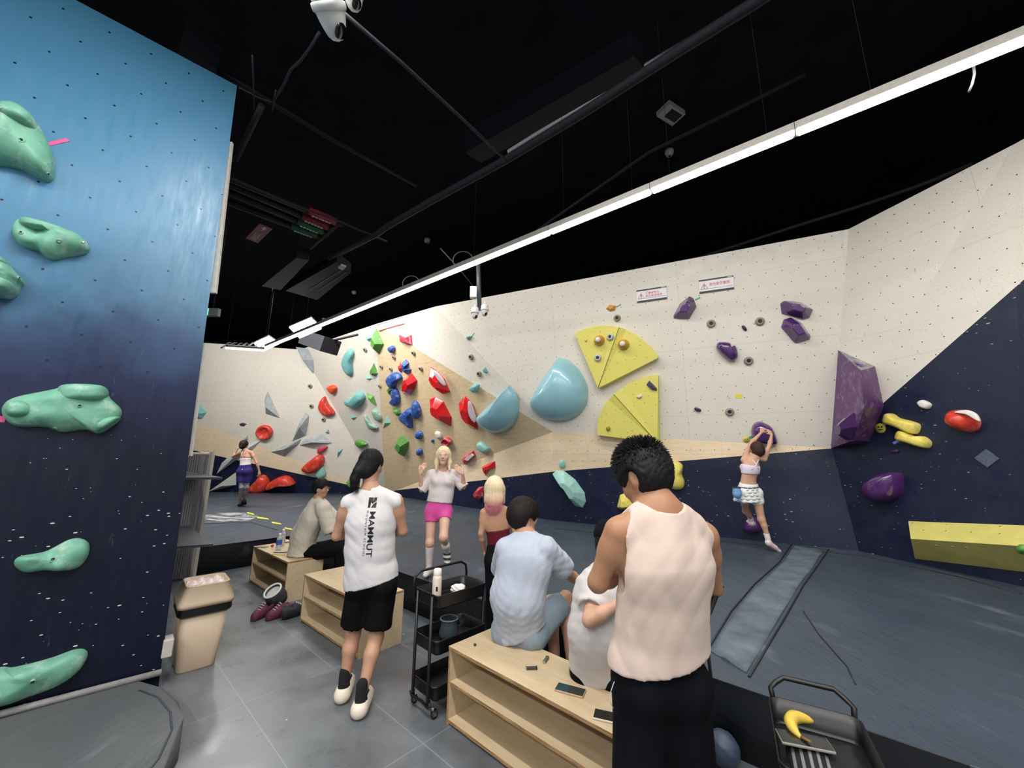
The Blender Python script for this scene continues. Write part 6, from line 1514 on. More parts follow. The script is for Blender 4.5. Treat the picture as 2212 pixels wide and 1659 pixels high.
def gm(P, name, s, mat, res=.011, disp=None, matfn=None):
    if disp is not None:
        last = max(i for i, q in enumerate(s.p) if q[7] == 'u'); s.p.insert(last + 1, ('d', disp))
    return smesh(name, [snet(s, res)], mat, P['root'], matfn)
SK1 = skin('skin_light', '#c89e86'); SK2 = skin('skin_tan', '#a87d60'); SK3 = skin('skin_fair', '#d3ab97'); SK4 = skin('skin_warm', '#b98f75')
HB = hairmat('black_hair', '#08080a', '#17161a'); HBB = hairmat('dark_brown_hair', '#0e0a09', '#1d1512')
def strands(P, name, mat, n, cfun, r=.004, seg=5):
    bm = bmesh.new()
    for i in range(n):
        pts = cfun(i)
        tube(bm, [Vector(p) - P['root'].location for p in pts], [r * (1 - .85 * k / (len(pts) - 1)) for k in range(len(pts))], seg, cap=False)
    return obj(name, bm, mat, P['root'])

def combed(P, mat, n, seed, L=.05, rr=(.092, .110, .108), rad=.0028, lowz=-.6, frz=.25):
    rd = random.Random(seed); q, r, f, u, S = P['q'], P['hr'], P['hf'], P['hu'], P['HS']
    def fn(i):
        while True:
            th = rd.uniform(0, 2 * PI); z = rd.uniform(lowz, 1); c = math.sqrt(1 - z * z); a = (math.cos(th) * c, math.sin(th) * c, z)
            if a[1] > .35 and a[2] < frz: continue
            if abs(a[0]) > .7 and a[2] < .1 and a[1] > -.15: continue
            break
        pt = lambda a_: q(a_[0] * rr[0], -.014 + a_[1] * rr[1], .030 + a_[2] * rr[2]); out = []
        zen = math.acos(max(-1, min(1, z))); sw = rd.uniform(-.25, .25)
        for k in range(4):
            zn = zen + L / .1 * k / 3; t2 = th + sw * k / 3; b = (math.cos(t2) * math.sin(zn), math.sin(t2) * math.sin(zn), math.cos(zn)); out.append(pt(tuple(v * (1.0 + (.05 if k == 3 else 0)) for v in b)))
        return out
    strands(P, 'hair_strands', mat, n, fn, rad, 4)['kind'] = 'stuff'
# -------- man in the off-white tank top, nearest
W = lambda u, v, y: PY(u, v, y)
x8 = W(1425, 1440, 1.60)
J = dict(hed=W(1391, 1036, 1.60), nek=W(1428, 1104, 1.535), che=W(1436, 1222, 1.54), mid=W(1430, 1330, 1.57), pel=W(1424, 1432, 1.60),
         shL=W(1338, 1150, 1.53), shR=W(1520, 1160, 1.60), elL=W(1291, 1258, 1.58), wrL=W(1362, 1222, 1.80), elR=W(1540, 1268, 1.72), wrR=W(1452, 1250, 1.88),
         hiL=W(1384, 1470, 1.60), hiR=W(1468, 1470, 1.62), f=(-.50, .72, -.48), u=(-.22, .45, .86))
for k, dx in (('L', -.02), ('R', .03)):
    h_ = J['hi' + k]; J['kn' + k] = Vector((h_.x + dx, h_.y + .03, .47)); J['an' + k] = Vector((h_.x + dx * 1.4, h_.y - .01, .09))
P8 = person('person in an off-white tank top and black trousers, nearest, seen from behind', J, .96, False, SK2, .011,
            hands=[(J['wrL'], (.35, .75, .25), (-.2, -.2, -1), 1, dict(S=.95, curl=.5)), (J['wrR'], (-.45, .75, .25), (.2, -.2, -1), -1, dict(S=.95, curl=.5))])
s, bot, dn = torso_garment(P8, .018, .02, flare=.016, shoulders=True, wext=.010)
g = P8['g']
for k, e in (('L', -1), ('R', 1)):
    o_ = g['sh' + k] + P8['R'] * e * .030; s.cone(o_ + P8['up'] * .08, o_ - P8['up'] * .16, .062, .066, .010, None, 's')
s.ell(g['nek'] + P8['up'] * .062, (P8['R'], P8['fw'], P8['up']), (.092, .13, .060), .008, 's')
s.plane(bot + P8['up'] * .055, -P8['up'] + P8['R'] * .20)
gm(P8, 'tank_top', s, fabric('offwhite_jersey', '#ceb9ac', .45), .0062, folds(3, .0055, .75))
s = leg_garment(P8, 1.97, .088, .078, .016, .05); gm(P8, 'trousers', s, fabric('black_nylon', '#0b0c11', .5, .8), .012, folds(5, .006, .7))
for k, dx in (('L', 0), ('R', 0)): shoe_at(P8, 'shoe', g['an' + k], V3(g['an' + k]) + (-.03, .15, -.055), plain('black_shoe', '#17171a', .6))
s, q, r, f, u = hair_shell(P8, .022, -.004, .012)
s.ell(q(-.088, -.006, -.012), (r, f, u), (.022, .034, .046), .008, 's'); s.ell(q(0, -.10, -.125), (r, f, u), (.13, .075, .060), .01, 's')
gm(P8, 'hair', s, HB, .006, folds(44, .006, 4))
rd = random.Random(21)
def tuft(i):
    th = rd.uniform(0, 2 * PI); ph = rd.uniform(-.55, 1.5); a = np.array((math.cos(th) * math.cos(ph), math.sin(th) * math.cos(ph), math.sin(ph)))
    if a[1] > .55 and a[2] < .2: a[1] *= -1
    if (a[2] < .05 and a[0] < -.45) or a[2] < -.35: a = np.array((a[0] * .6, a[1], abs(a[2]) + .4)); a = a / np.linalg.norm(a)
    b = q(a[0] * .092, -.014 + a[1] * .110, .030 + a[2] * .108); up_ = max(0, a[2])
    d = nrm(r * a[0] + f * (a[1] + .5 * up_ + rd.uniform(-.3, .3)) + u * (a[2] * 1.1 - .35 * (1 - up_)) + r * rd.uniform(-.35, .35)); L = rd.uniform(.006, .010) + .020 * up_
    c = nrm(d + u * -.45 + r * rd.uniform(-.5, .5)); return [b - d * .006, b + d * L * .5, b + d * L * .8 + c * L * .35, b + d * L * .85 + c * L * .75]
strands(P8, 'hair_tufts', HB, 1900, tuft, .0032, 4)['kind'] = 'stuff'
bm = bmesh.new(); c_ = g['nek'] + P8['up'] * .028; tube(bm, [Vector(c_ + P8['R'] * .068 * math.cos(a) + P8['fw'] * .066 * math.sin(a) + P8['up'] * .012 * math.sin(a)) - P8['root'].location for a in [2 * PI * k / 28 for k in range(28)]], .0016, 6, closed=True); obj('necklace_cord', bm, plain('brown_cord', '#5a3626', .6), P8['root'])
bm = bmesh.new(); P_ = [Vector(W(*c_)) - P8['root'].location for c_ in ((1556, 1262, 1.70), (1546, 1285, 1.70), (1531, 1330, 1.66), (1527, 1380, 1.64), (1533, 1440, 1.64), (1537, 1475, 1.64))]
tube(bm, P_, [.016, .012, .007, .006, .006, .006], 6); obj('bag_strap', bm, plain('black_webbing', '#0c0d11', .7), P8['root'])
bm = bmesh.new(); P_ = [Vector(W(*c_)) - P8['root'].location for c_ in ((1327, 1472, 1.545), (1319, 1495, 1.545), (1317, 1515, 1.545), (1325, 1530, 1.545))]
tube(bm, P_, .0014, 5); obj('white_cord', bm, plain('white_cord', '#b9bcc2', .6), P8['root'])

# -------- standing man in the sleeveless shirt with a printed back
J = dict(hed=W(802, 1006, 3.10), nek=W(801, 1064, 3.06), che=W(801, 1128, 3.05), mid=W(799, 1185, 3.06), pel=W(802, 1240, 3.08), shL=W(751, 1088, 3.02), shR=W(856, 1084, 3.07),
         elL=W(727, 1158, 3.06), wrL=W(765, 1146, 3.26), elR=W(870, 1148, 3.13), wrR=W(828, 1146, 3.32), hiL=W(779, 1262, 3.08), hiR=W(829, 1264, 3.09), knL=W(763, 1368, 3.12), knR=W(812, 1376, 3.07),
         anL=PZ(743, 1478, .095), anR=PZ(780, 1508, .095), f=(.22, .95, -.18), u=(0, .12, 1))
P3 = person('ponytailed person in a white sleeveless shirt with black back print and black shorts', J, .93, False, SK4, .011,
            hands=[(J['wrL'], (.6, .6, .2), (0, -.3, -1), 1, dict(S=.9, curl=.5)), (J['wrR'], (-.6, .6, .2), (0, -.3, -1), -1, dict(S=.9, curl=.5))])
s, bot, dn = torso_garment(P3, .016, .06, flare=.020, wext=.022); g = P3['g']
for k, e in (('L', -1), ('R', 1)):
    o_ = g['sh' + k] + P3['R'] * e * .078; s.cone(o_ + P3['up'] * .10, o_ - P3['up'] * .10, .048, .048, .006, None, 's')
s.sph(g['nek'] + P3['up'] * .075, .066, .008, 's'); s.plane(bot, -P3['up'] + P3['R'] * .16)
M_w3 = fabric('white_cotton', '#cecbcc', .5); shirt3 = gm(P3, 'sleeveless_shirt', s, M_w3, .0068, folds(8, .0045, .8))
s = leg_garment(P3, .80, .098, .08, .012, .05); cut_legs(s, P3, .74, .16); gm(P3, 'shorts', s, fabric('black_shorts_cloth', '#08080b', .5, .8), .010, folds(4, .004))
M_crocs = plain('cream_foam_clog', '#e2d6c4', .5, var=.04); M_sock = plain('black_sock', '#101012', .9)
for k, tp in (('L', PZ(757, 1452, .03)), ('R', PZ(794, 1488, .03))):
    s = SDF(); a_ = g['an' + k]; s.cone(a_ + (0, 0, .08), a_ + (0, 0, -.03), .037, .039, .02); s.cone(a_ + (0, 0, -.03), a_ * .5 + V3(tp) * .5, .038, .036, .02); gm(P3, 'sock', s, M_sock, .008)
    d_ = nrm((V3(tp) - a_) * (1, 1, 0)); s = SDF(); hl = a_ * (1, 1, 0) + (0, 0, .040) - d_ * .035; te = a_ * (1, 1, 0) + d_ * .17 + (0, 0, .036)
    s.cone(hl, te, .052, .055, .02, ((0, 0, 1), .85)); s.cone(hl + (0, 0, .022), te - d_ * .06, .051, .050, .02, ((0, 0, 1), .9)); s.cone(hl + d_ * .01 + (0, 0, .055), hl + d_ * .08 + (0, 0, .065), .034, .030, .012, None, 's'); s.plane((0, 0, .004), (0, 0, -1))
    gm(P3, 'shoe', s, M_crocs, .006)
s, q, r, f, u = hair_shell(P3, .012, .0, -.005)
s.cone(q(-.015, -.095, -.02), q(-.030, -.115, -.06), .030, .034, .03); s.cone(q(-.030, -.115, -.06), q(-.045, -.115, -.12), .034, .030, .02); s.cone(q(-.045, -.115, -.12), q(-.040, -.105, -.19), .028, .010, .02)
s.cone(q(.0, -.06, -.06), q(-.03, -.085, -.02), .05, .04, .03)
gm(P3, 'hair', s, HB, .0065, folds(2, .002, 4)); combed(P3, HB, 450, 9, .05, (.087, .106, .102), rad=.002)
rd = random.Random(31)
strands(P3, 'hair_strands', HB, 160, lambda i: (lambda a, b: [q(-.030 + a * .024, -.115 + b * .022, -.05), q(-.044 + a * .03, -.117 + b * .026, -.11), q(-.042 + a * .026, -.110 + b * .022, -.155), q(-.040 + a * .03, -.104 + b * .02, -.205 + rd.uniform(-.02, .02))])(rd.uniform(-1, 1), rd.uniform(-1, 1)), .0022, 4)['kind'] = 'stuff'
def project_on(objp, items):
    """wrap printed lettering meshes onto the cloth they are printed on"""
    bpy.context.view_layer.update(); dg = bpy.context.evaluated_depsgraph_get()
    mw = objp.matrix_world; mi = mw.inverted(); nrmv = None
    for o in items:
        me = o.data; MW = o.matrix_world.copy(); MI = MW.inverted(); zdir = (mi.to_3x3() @ (MW.to_3x3() @ Vector((0, 0, -1)))).normalized()
        for v in me.vertices:
            st = mi @ (MW @ Vector((v.co.x, v.co.y, .25))); ok, loc, n_, _ = objp.ray_cast(st, zdir)
            if ok: w_ = MI @ (mw @ loc); v.co.z = w_.z + .0025
def densify(o, L=.010):
    bm = bmesh.new(); bm.from_mesh(o.data)
    for ax in (0, 1):
        c = [v.co[ax] for v in bm.verts]; x = min(c) + L; no = Vector((1, 0, 0)) if ax == 0 else Vector((0, 1, 0))
        while x < max(c): bmesh.ops.bisect_plane(bm, geom=bm.verts[:] + bm.edges[:] + bm.faces[:], plane_co=no * x, plane_no=no, dist=1e-7); x += L
    bm.to_mesh(o.data); bm.free()
M_print = plain('black_back_print', '#15171a', .6)
rt = P3['root']; a_ = W(807, 1105, 2.85); b_ = W(799, 1192, 2.85); dnv = (b_ - a_).normalized(); nv = (-Vector(P3['fw'])).normalized(); dnv = (dnv - nv * dnv.dot(nv)).normalized(); sx = nv.cross(dnv)
def pm(u, v): 
    p = W(u, v, 2.85) - rt.location; M = Matrix((dnv, sx, nv)).transposed().to_4x4(); M.translation = p; return M
t1 = textmesh('printed_lettering', 'MAMMUT', .056, M_print, shirt3, pm(799, 1108), bold=.0006, sx=1.30)
t2 = textmesh('printed_small_lettering', 'M O U N T A I N   S C H O O L', .020, M_print, shirt3, pm(788, 1107), sx=1.15)
bm = bmesh.new()
for poly in ([(-.035, -.028), (.035, -.028), (.035, -.010), (-.005, -.010), (.012, .004), (-.035, .004)], [(-.035, .008), (.006, .004), (-.012, .028), (-.035, .028)], [(.035, -.006), (.035, .030), (-.004, .030), (.012, .008)]):
    slab(bm, [(x_, y_) for x_, y_ in poly], 0, .001)
bmesh.ops.recalc_face_normals(bm, faces=bm.faces); t3 = obj('printed_emblem', bm, M_print, shirt3, mw=pm(797, 1090))
for t_ in (t1, t2, t3): densify(t_)
project_on(shirt3, [t1, t2, t3])

# -------- blond woman in pink shorts facing the camera on the mat
J = dict(hed=W(958, 985, 4.55), nek=W(958, 1018, 4.62), che=W(957, 1040, 4.62), mid=W(953, 1066, 4.60), pel=W(948, 1092, 4.60), shL=W(982, 1026, 4.62), shR=W(932, 1026, 4.62),
         elL=W(1001, 1052, 4.60), wrL=W(1000, 1023, 4.50), elR=W(911, 1058, 4.60), wrR=W(908, 1023, 4.50), hiL=W(962, 1104, 4.60), hiR=W(933, 1104, 4.60), knL=W(958, 1160, 4.42), knR=W(929, 1172, 4.55),
         anL=W(966, 1192, 4.68), anR=W(927, 1224, 4.62), f=(.10, -1, .02), u=(0, 0, 1))
P4 = person('person with blond hair, white top and bright pink shorts, facing the camera on the mat', J, .86, True, SK3, .010,
            hands=[(J['wrL'], (-.75, -.1, .65), (.2, -1, .1), 1, dict(S=.85, curl=.35)), (J['wrR'], (.35, -.1, .95), (-.4, -.9, .1), -1, dict(S=.85, curl=.55))],
            feet=[(J['anL'], V3(J['anL']) + (.02, -.07, -.11)), (J['anR'], V3(J['anR']) + (-.01, -.13, -.055))])
g = P4['g']; s, bot, dn = torso_garment(P4, .014, -.02, flare=.0, sleeve=(.95, .058, .060), wext=.020); cap_sleeves(s, P4, .93)
s.sph(g['nek'] + P4['up'] * .045 - P4['fw'] * -.02, .062, .01, 's'); s.plane(g['pel'] + P4['up'] * .035, -P4['up']); gm(P4, 'white_top', s, fabric('soft_white_knit', '#d0c5c4', .6), .008, folds(11, .005, 1.3))
s = leg_garment(P4, .36, .072, .07, .003, .06); cut_legs(s, P4, .27, .10); gm(P4, 'shorts', s, fabric('hot_pink_stretch', '#cf4d97', .3, .6), .008)
for k, t0, c in (('R', .18, plain('white_knee_sock', '#d9cdcb', .9, bump=.2)), ('L', .55, plain('white_knee_sock', '#d9cdcb', .9, bump=.2))):
    s = SDF(); kn, an = g['kn' + k], g['an' + k]; a_ = kn + (an - kn) * t0; s.cone(a_, an, .052 * .86 + .004, .034, .02); gm(P4, 'sock', s, c, .008)
M_bw = N('black_white_band_shoe'); sp_ = M_bw.n('ShaderNodeSeparateXYZ'); M_bw.l(M_bw.coord('Object'), sp_.inputs[0]); M_bw.set(M_bw.mix(M_bw.math('GREATER_THAN', M_bw.math('FRACT', M_bw.math('MULTIPLY', sp_.outputs[2], 22)), .5), hexc('#17181b'), hexc('#c9c4c2')), .6)
shoe_at(P4, 'shoe', J['anL'], V3(J['anL']) + (.02, -.075, -.115), M_bw.m, S=.85); shoe_at(P4, 'shoe', J['anR'], V3(J['anR']) + (-.01, -.13, -.055), plain('white_shoe', '#cfc8c6', .6), S=.85)
eyes_mouth(P4['root'], P4['q'], P4['hr'], P4['hf'], P4['hu'], P4['HS'], '#8e3038', '#7a6248', smile=.6)
HBL = hairmat('blond_hair', '#cbb287', '#ead9b4'); q = P4['q']; r, f, u = P4['hr'], P4['hf'], P4['hu']
s = SDF(); S_ = P4['HS']; s.ell(q(0, -.018, .034), (r, f, u), np.array((.086, .100, .094)) * S_, .02)
for e in (-1, 1):
    s.cone(q(e * .066, .0, .02), q(e * .078, -.01, -.08), .028 * S_, .026 * S_, .03); s.cone(q(e * .078, -.01, -.08), q(e * .080, .015, -.17), .026 * S_, .012 * S_, .03)
s.cone(q(0, -.07, -.02), q(0, -.075, -.16), .065 * S_, .055 * S_, .03)
s.ell(q(0, .108, -.012), (r, f, u), np.array((.058, .064, .084)) * S_, .012, 's'); gm(P4, 'hair', s, HBL, .006, folds(6, .002, 5))

# -------- pink-haired woman in the dark red tube top, from behind
yy = 3.62
J = dict(hed=W(1069, 1056, yy), nek=W(1070, 1092, yy - .02), che=W(1073, 1130, yy), mid=W(1078, 1165, yy), pel=W(1082, 1200, yy), shL=W(1046, 1108, yy - .01), shR=W(1098, 1106, yy + .02), elL=W(1039, 1153, yy - .03), wrL=W(1046, 1192, yy + .04),
         elR=W(1112, 1150, yy + .03), wrR=W(1108, 1188, yy + .10), hiL=W(1066, 1208, yy), hiR=W(1096, 1208, yy), f=(.12, 1, .02), u=(0, 0, 1), hs=1.15)
for k in 'LR': h_ = J['hi' + k]; J['kn' + k] = Vector((h_.x, h_.y + .03, .40)); J['an' + k] = Vector((h_.x, h_.y, .09))
P5 = person('person with blond to pink hair, dark red tube top and black trousers, seen from behind', J, .80, True, SK4, .010,
            hands=[(J['wrL'], (.12, .15, -1), (-1, -.3, 0), 1, dict(S=.85, curl=.7)), (J['wrR'], (0, .2, -1), (1, -.3, 0), -1, dict(S=.85, curl=.6))])
s, bot, dn = torso_garment(P5, .004, -.01, shoulders=False); s.plane(V3(W(1073, 1143, yy)), P5['up']); s.plane(V3(W(1080, 1185, yy)), -P5['up']); gm(P5, 'tube_top', s, fabric('dark_red_rib', '#5c1722', .3), .008)
s = leg_garment(P5, 1.95, .062, .05, .008, .05); gm(P5, 'trousers', s, fabric('black_trouser', '#121318', .4), .011)
for k in 'LR': shoe_at(P5, 'shoe', P5['g']['an' + k], P5['g']['an' + k] + (.02, .13, -.055), plain('black_shoe', '#17171a', .6), S=.85)
q = P5['q']; r, f, u = P5['hr'], P5['hf'], P5['hu']; S_ = P5['HS']
HPK = hairmat('blond_pink_hair', '#d5ba94', '#ead7b8', grad=(P5['q'](0, 0, -.15)[2], P5['q'](0, 0, -.02)[2], '#b46a74'))
s = SDF(); s.ell(q(0, -.016, .032), (r, f, u), np.array((.090, .104, .098)) * S_, .02); s.cone(q(0, -.05, .0), q(.0, -.06, -.10), .095 * S_, .088 * S_, .03, (f, .62)); s.cone(q(0, -.06, -.10), q(.015, -.075, -.20), .088 * S_, .035 * S_, .03, (f, .45))
for e in (-1, 1): s.cone(q(e * .07, 0, .0), q(e * .075, -.01, -.12), .035 * S_, .030 * S_, .03)
s.ell(q(0, .105, -.04), (r, f, u), np.array((.062, .070, .09)) * S_, .012, 's'); gm(P5, 'hair', s, HPK, .0065, folds(9, .003, 5))
rd = random.Random(5)
strands(P5, 'hair_strands', HPK, 260, lambda i: (lambda a: [q(a * .075, -.095 + .03 * abs(a), -.04), q(a * .082, -.105 + .03 * abs(a), -.11), q(a * .078 + rd.uniform(-.01, .01), -.10 + .02 * abs(a), -.17), q(a * .06 + rd.uniform(-.02, .02), -.092, -.20 - .04 * (1 - abs(a)) + rd.uniform(-.02, .02))])(rd.uniform(-1, 1)), .003, 4)['kind'] = 'stuff'

# -------- seated man in the pale blue shirt and denim shorts
J = dict(hed=W(1133, 1116, 2.97), nek=W(1137, 1160, 2.90), che=W(1132, 1222, 2.84), mid=W(1118, 1290, 2.82), pel=W(1125, 1352, 2.90), shL=W(1093, 1186, 2.90), shR=W(1180, 1186, 2.82), elL=W(1082, 1240, 3.12), wrL=W(1120, 1260, 3.30),
         elR=W(1228, 1240, 2.98), wrR=W(1262, 1262, 3.16), hiL=W(1095, 1360, 2.95), hiR=W(1150, 1368, 2.88), knL=W(1190, 1300, 3.40), knR=W(1222, 1292, 3.18), f=(.88, .42, -.03), u=(-.03, .0, 1))
def clear_mat(p, dx): x_ = p.x + dx; return Vector((x_, min(p.y, 6.78 - (x_ + .12 + 3.5) * .878 - .30), .10))
J['anL'] = clear_mat(J['knL'], .0); J['anR'] = clear_mat(J['knR'], .02)
P6 = person('person in a pale blue short sleeved shirt and denim shorts seated on the nearest bench', J, .93, False, SK4, .011,
            hands=[(J['wrL'], (.6, .5, -.2), (0, 0, 1), -1, dict(S=.9, curl=.4)), (J['wrR'], (.6, .6, -.3), (0, 0, 1), 1, dict(S=.9, curl=.4))], feet=[])
g = P6['g']; s, bot, dn = torso_garment(P6, .022, .02, flare=.008, sleeve=(.70, .074, .086), wext=.022); cap_sleeves(s, P6, .80); s.sph(g['nek'] + P6['up'] * .065 + P6['fw'] * .02, .068, .008, 's')
s.plane(bot - dn * .0, dn + P6['R'] * .45); gm(P6, 'shirt', s, fabric('pale_blue_cotton', '#b0b8c6', .8, .8, 5), .009, folds(14, .007, 1.0))
s = SDF(); nb = g['nek'] + P6['up'] * .02; s.cone(nb - P6['R'] * .03, nb + P6['R'] * .03, .062, .062, .02, (P6['up'], .42)); s.sph(nb + P6['up'] * .05, .056, .005, 's'); gm(P6, 'collar', s, fabric('pale_blue_cotton', '#b0b8c6', .8, .8, 5), .007)
s = leg_garment(P6, .80, .088, .08, .020, .03); cut_legs(s, P6, .74, .13); s.plane((0, 0, .448), (0, 0, -1)) if False else None
gm(P6, 'denim_shorts', s, fabric('washed_denim', '#8797a5', .7, .85, 9), .010, folds(15, .005, 1.4))
for k in 'LR': shoe_at(P6, 'shoe', g['an' + k], g['an' + k] + (.10, .10, -.055), plain('black_shoe', '#17171a', .6), S=.93)
eyes_mouth(P6['root'], P6['q'], P6['hr'], P6['hf'], P6['hu'], P6['HS'], '#a8605a', '#1a1412')
s, q, r, f, u = hair_shell(P6, .026, .016, .0); s.ell(q(0, -.03, .01), (r, f, u), np.array((.094, .10, .085)) * P6['HS'], .03); s.ell(q(0, .110, -.055), (r, f, u), np.array((.085, .082, .095)) * P6['HS'], .012, 's')
for e in (-1, 1): s.ell(q(e * .090, .015, -.040), (r, f, u), np.array((.032, .040, .050)) * P6['HS'], .012, 's')
gm(P6, 'hair', s, HBB, .006, folds(16, .0045, 4)); combed(P6, HBB, 700, 3, .06, (.101, .120, .116))

_ = 0
# -------- seated man in the white tee and black cap behind the nearest man
J = dict(hed=W(1315, 1170, 2.50), nek=W(1318, 1228, 2.44), che=W(1308, 1290, 2.40), mid=W(1294, 1366, 2.38), pel=W(1300, 1432, 2.46), shL=W(1288, 1262, 2.42), shR=W(1365, 1262, 2.38), elL=W(1272, 1340, 2.24), wrL=W(1352, 1296, 2.26),
         elR=W(1400, 1330, 2.45), wrR=W(1385, 1320, 2.62), hiL=W(1270, 1448, 2.50), hiR=W(1325, 1455, 2.44), knL=W(1370, 1400, 2.90), knR=W(1400, 1420, 2.75), f=(.50, .82, -.28), u=(.1, .25, 1))
J['anL'] = clear_mat(J['knL'], -.04); J['anR'] = clear_mat(J['knR'], .02)
P7 = person('person in white tee and black cap seated on the bench, half hidden by another', J, .92, False, SK1, .011,
            hands=[(J['wrL'], (.9, .25, .2), (0, -1, .3), 1, dict(S=.9, curl=.5)), (J['wrR'], (-.2, .9, -.1), (.5, 0, 1), 1, dict(S=.9, curl=.5))])
g = P7['g']; s, bot, dn = torso_garment(P7, .020, .03, flare=.008, sleeve=(.60, .068, .074), wext=.014); cap_sleeves(s, P7, .56); s.sph(g['nek'] + P7['up'] * .06, .062, .008, 's'); s.plane(bot, dn + P7['R'] * .25)
gm(P7, 'tee_shirt', s, fabric('white_cotton_b', '#c6c1be', .6), .009, folds(19, .006, 1.0))
s = leg_garment(P7, 1.93, .082, .066, .020, .03); gm(P7, 'trousers', s, fabric('black_nylon', '#0b0c11', .5, .8), .011, folds(22, .004))
for k in 'LR': shoe_at(P7, 'shoe', g['an' + k], g['an' + k] + (.07, .11, -.055), plain('black_shoe', '#17171a', .6), S=.92)
q, r, f, u = P7['q'], P7['hr'], P7['hf'], P7['hu']
s, *_ = hair_shell(P7, .006); gm(P7, 'hair', s, HB, .007)
s = SDF(); s.ell(q(0, -.014, .035), (r, f, u), np.array((.086, .106, .098)) * P7['HS'], .01); s.plane(q(0, 0, .012), -u); s.ell(q(0, .12, .02), (r, f, u), np.array((.07, .07, .010)), .012); gm(P7, 'cap', s, fabric('black_cap_cloth', '#0d0e12', .2), .007)
eyes_mouth(P7['root'], P7['q'], P7['hr'], P7['hf'], P7['hu'], P7['HS'], '#a8605a', '#1a1412')
bm = bmesh.new(); bmesh.ops.create_icosphere(bm, subdivisions=2, radius=.009); bmesh.ops.translate(bm, vec=Vector(q(-.074, .006, -.022)) - P7['root'].location, verts=bm.verts); obj('earbud', bm, plain('white_earbud', '#e8e6e4', .3), P7['root'], True)

# -------- seated man in the cream tee on the far bench
yb_ = 5.22
J = dict(hed=W(694, 1055, yb_), nek=W(686, 1082, yb_), che=W(676, 1118, yb_), mid=W(657, 1158, yb_ + .02), pel=W(652, 1188, yb_ + .02), shL=W(694, 1092, yb_ + .17), shR=W(698, 1098, yb_ - .15), elL=W(728, 1130, yb_ + .15), wrL=W(745, 1140, yb_ - .05),
         elR=W(716, 1148, yb_ - .14), wrR=W(742, 1150, yb_ - .02), hiL=W(660, 1193, yb_ + .10), hiR=W(662, 1195, yb_ - .06), knL=W(738, 1175, yb_ + .12), knR=W(742, 1185, yb_ - .10), f=(.93, -.10, -.05), u=(-.05, 0, 1))
J['anL'] = Vector((J['knL'].x + .02, J['knL'].y, .10)); J['anR'] = Vector((J['knR'].x + .02, J['knR'].y, .10))
P2 = person('person in a loose cream tee and black trousers seated on the far bench in profile', J, .90, False, SK4, .012,
            hands=[(J['wrL'], (.8, -.2, 0), (0, .2, 1), 1, dict(S=.88, curl=.5)), (J['wrR'], (.8, .2, 0), (0, -.2, 1), -1, dict(S=.88, curl=.5))])
g = P2['g']; s, bot, dn = torso_garment(P2, .050, .015, flare=.02, sleeve=(.92, .085, .095), wext=.03); cap_sleeves(s, P2, .82); s.sph(g['nek'] + P2['up'] * .065 + P2['fw'] * .02, .066, .008, 's'); s.plane((0, 0, .455), (0, 0, -1)); gm(P2, 'tee_shirt', s, fabric('cream_jersey', '#c6bdae', .7), .010, folds(25, .009, .6))
s = leg_garment(P2, 1.93, .085, .07, .018, .02); gm(P2, 'trousers', s, fabric('black_nylon', '#0b0c11', .5, .8), .012)
for k in 'LR': shoe_at(P2, 'shoe', g['an' + k], g['an' + k] + (.14, .0, -.055), plain('black_shoe', '#17171a', .6), S=.9)
eyes_mouth(P2['root'], P2['q'], P2['hr'], P2['hf'], P2['hu'], P2['HS'], '#a8605a', '#1a1412')
s, q, r, f, u = hair_shell(P2, .016, .008, .0); gm(P2, 'hair', s, HB, .007, folds(26, .004, 4)); combed(P2, HB, 400, 5, .05, (.091, .110, .106), lowz=-.3)
bm = bmesh.new()
for e in (-1, 1):
    tube(bm, [Vector(q(e * .031 + .020 * math.cos(a), .098, .008 + .016 * math.sin(a))) - P2['root'].location for a in [2 * PI * k / 16 for k in range(16)]], .0013, 5, closed=True); tube(bm, [Vector(q(e * .052, .096, .012)) - P2['root'].location, Vector(q(e * .080, .0, .012)) - P2['root'].location], .0013, 5)
tube(bm, [Vector(q(-.011, .100, .010)) - P2['root'].location, Vector(q(.011, .100, .010)) - P2['root'].location], .0013, 5); obj('glasses', bm, plain('thin_metal_frame', '#9a9a9e', .3, metal=.8), P2['root'])

# -------- far left climber in a white crop top and purple shorts
y1 = 10.3
J = dict(hed=W(527, 962, y1), nek=W(531, 974, y1), che=W(531, 988, y1), mid=W(530, 1002, y1), pel=W(529, 1015, y1), shL=W(520, 978, y1), shR=W(544, 978, y1), elL=W(503, 986, y1 + .05), wrL=W(513, 970, y1 + .10), elR=W(555, 1000, y1), wrR=W(560, 1018, y1 + .05),
         hiL=W(522, 1019, y1), hiR=W(536, 1019, y1), knL=W(522, 1052, y1), knR=W(532, 1052, y1 + .05), anL=PZ(519, 1086, zm + .09), anR=W(528, 1079, y1 + .45), f=(-.05, 1, 0), u=(0, 0, 1))
P1 = person('person in a white crop top and purple shorts at the far left, back turned', J, 1.0, True, SK4, .012,
            hands=[(J['wrL'], (.5, 0, .8), (-.6, -.6, 0), 1, dict(S=1, curl=.6)), (J['wrR'], (.1, .1, -1), (1, -.2, 0), -1, dict(S=1, curl=.6))], feet=[(J['anL'], V3(J['anL']) + (0, .14, -.055))])
g = P1['g']; s, bot, dn = torso_garment(P1, .008, -.04, shoulders=False); s.plane(V3(W(531, 990, y1)), P1['up']); gm(P1, 'crop_top', s, fabric('white_rib', '#d8d2d0', .3), .010)
bm = bmesh.new()
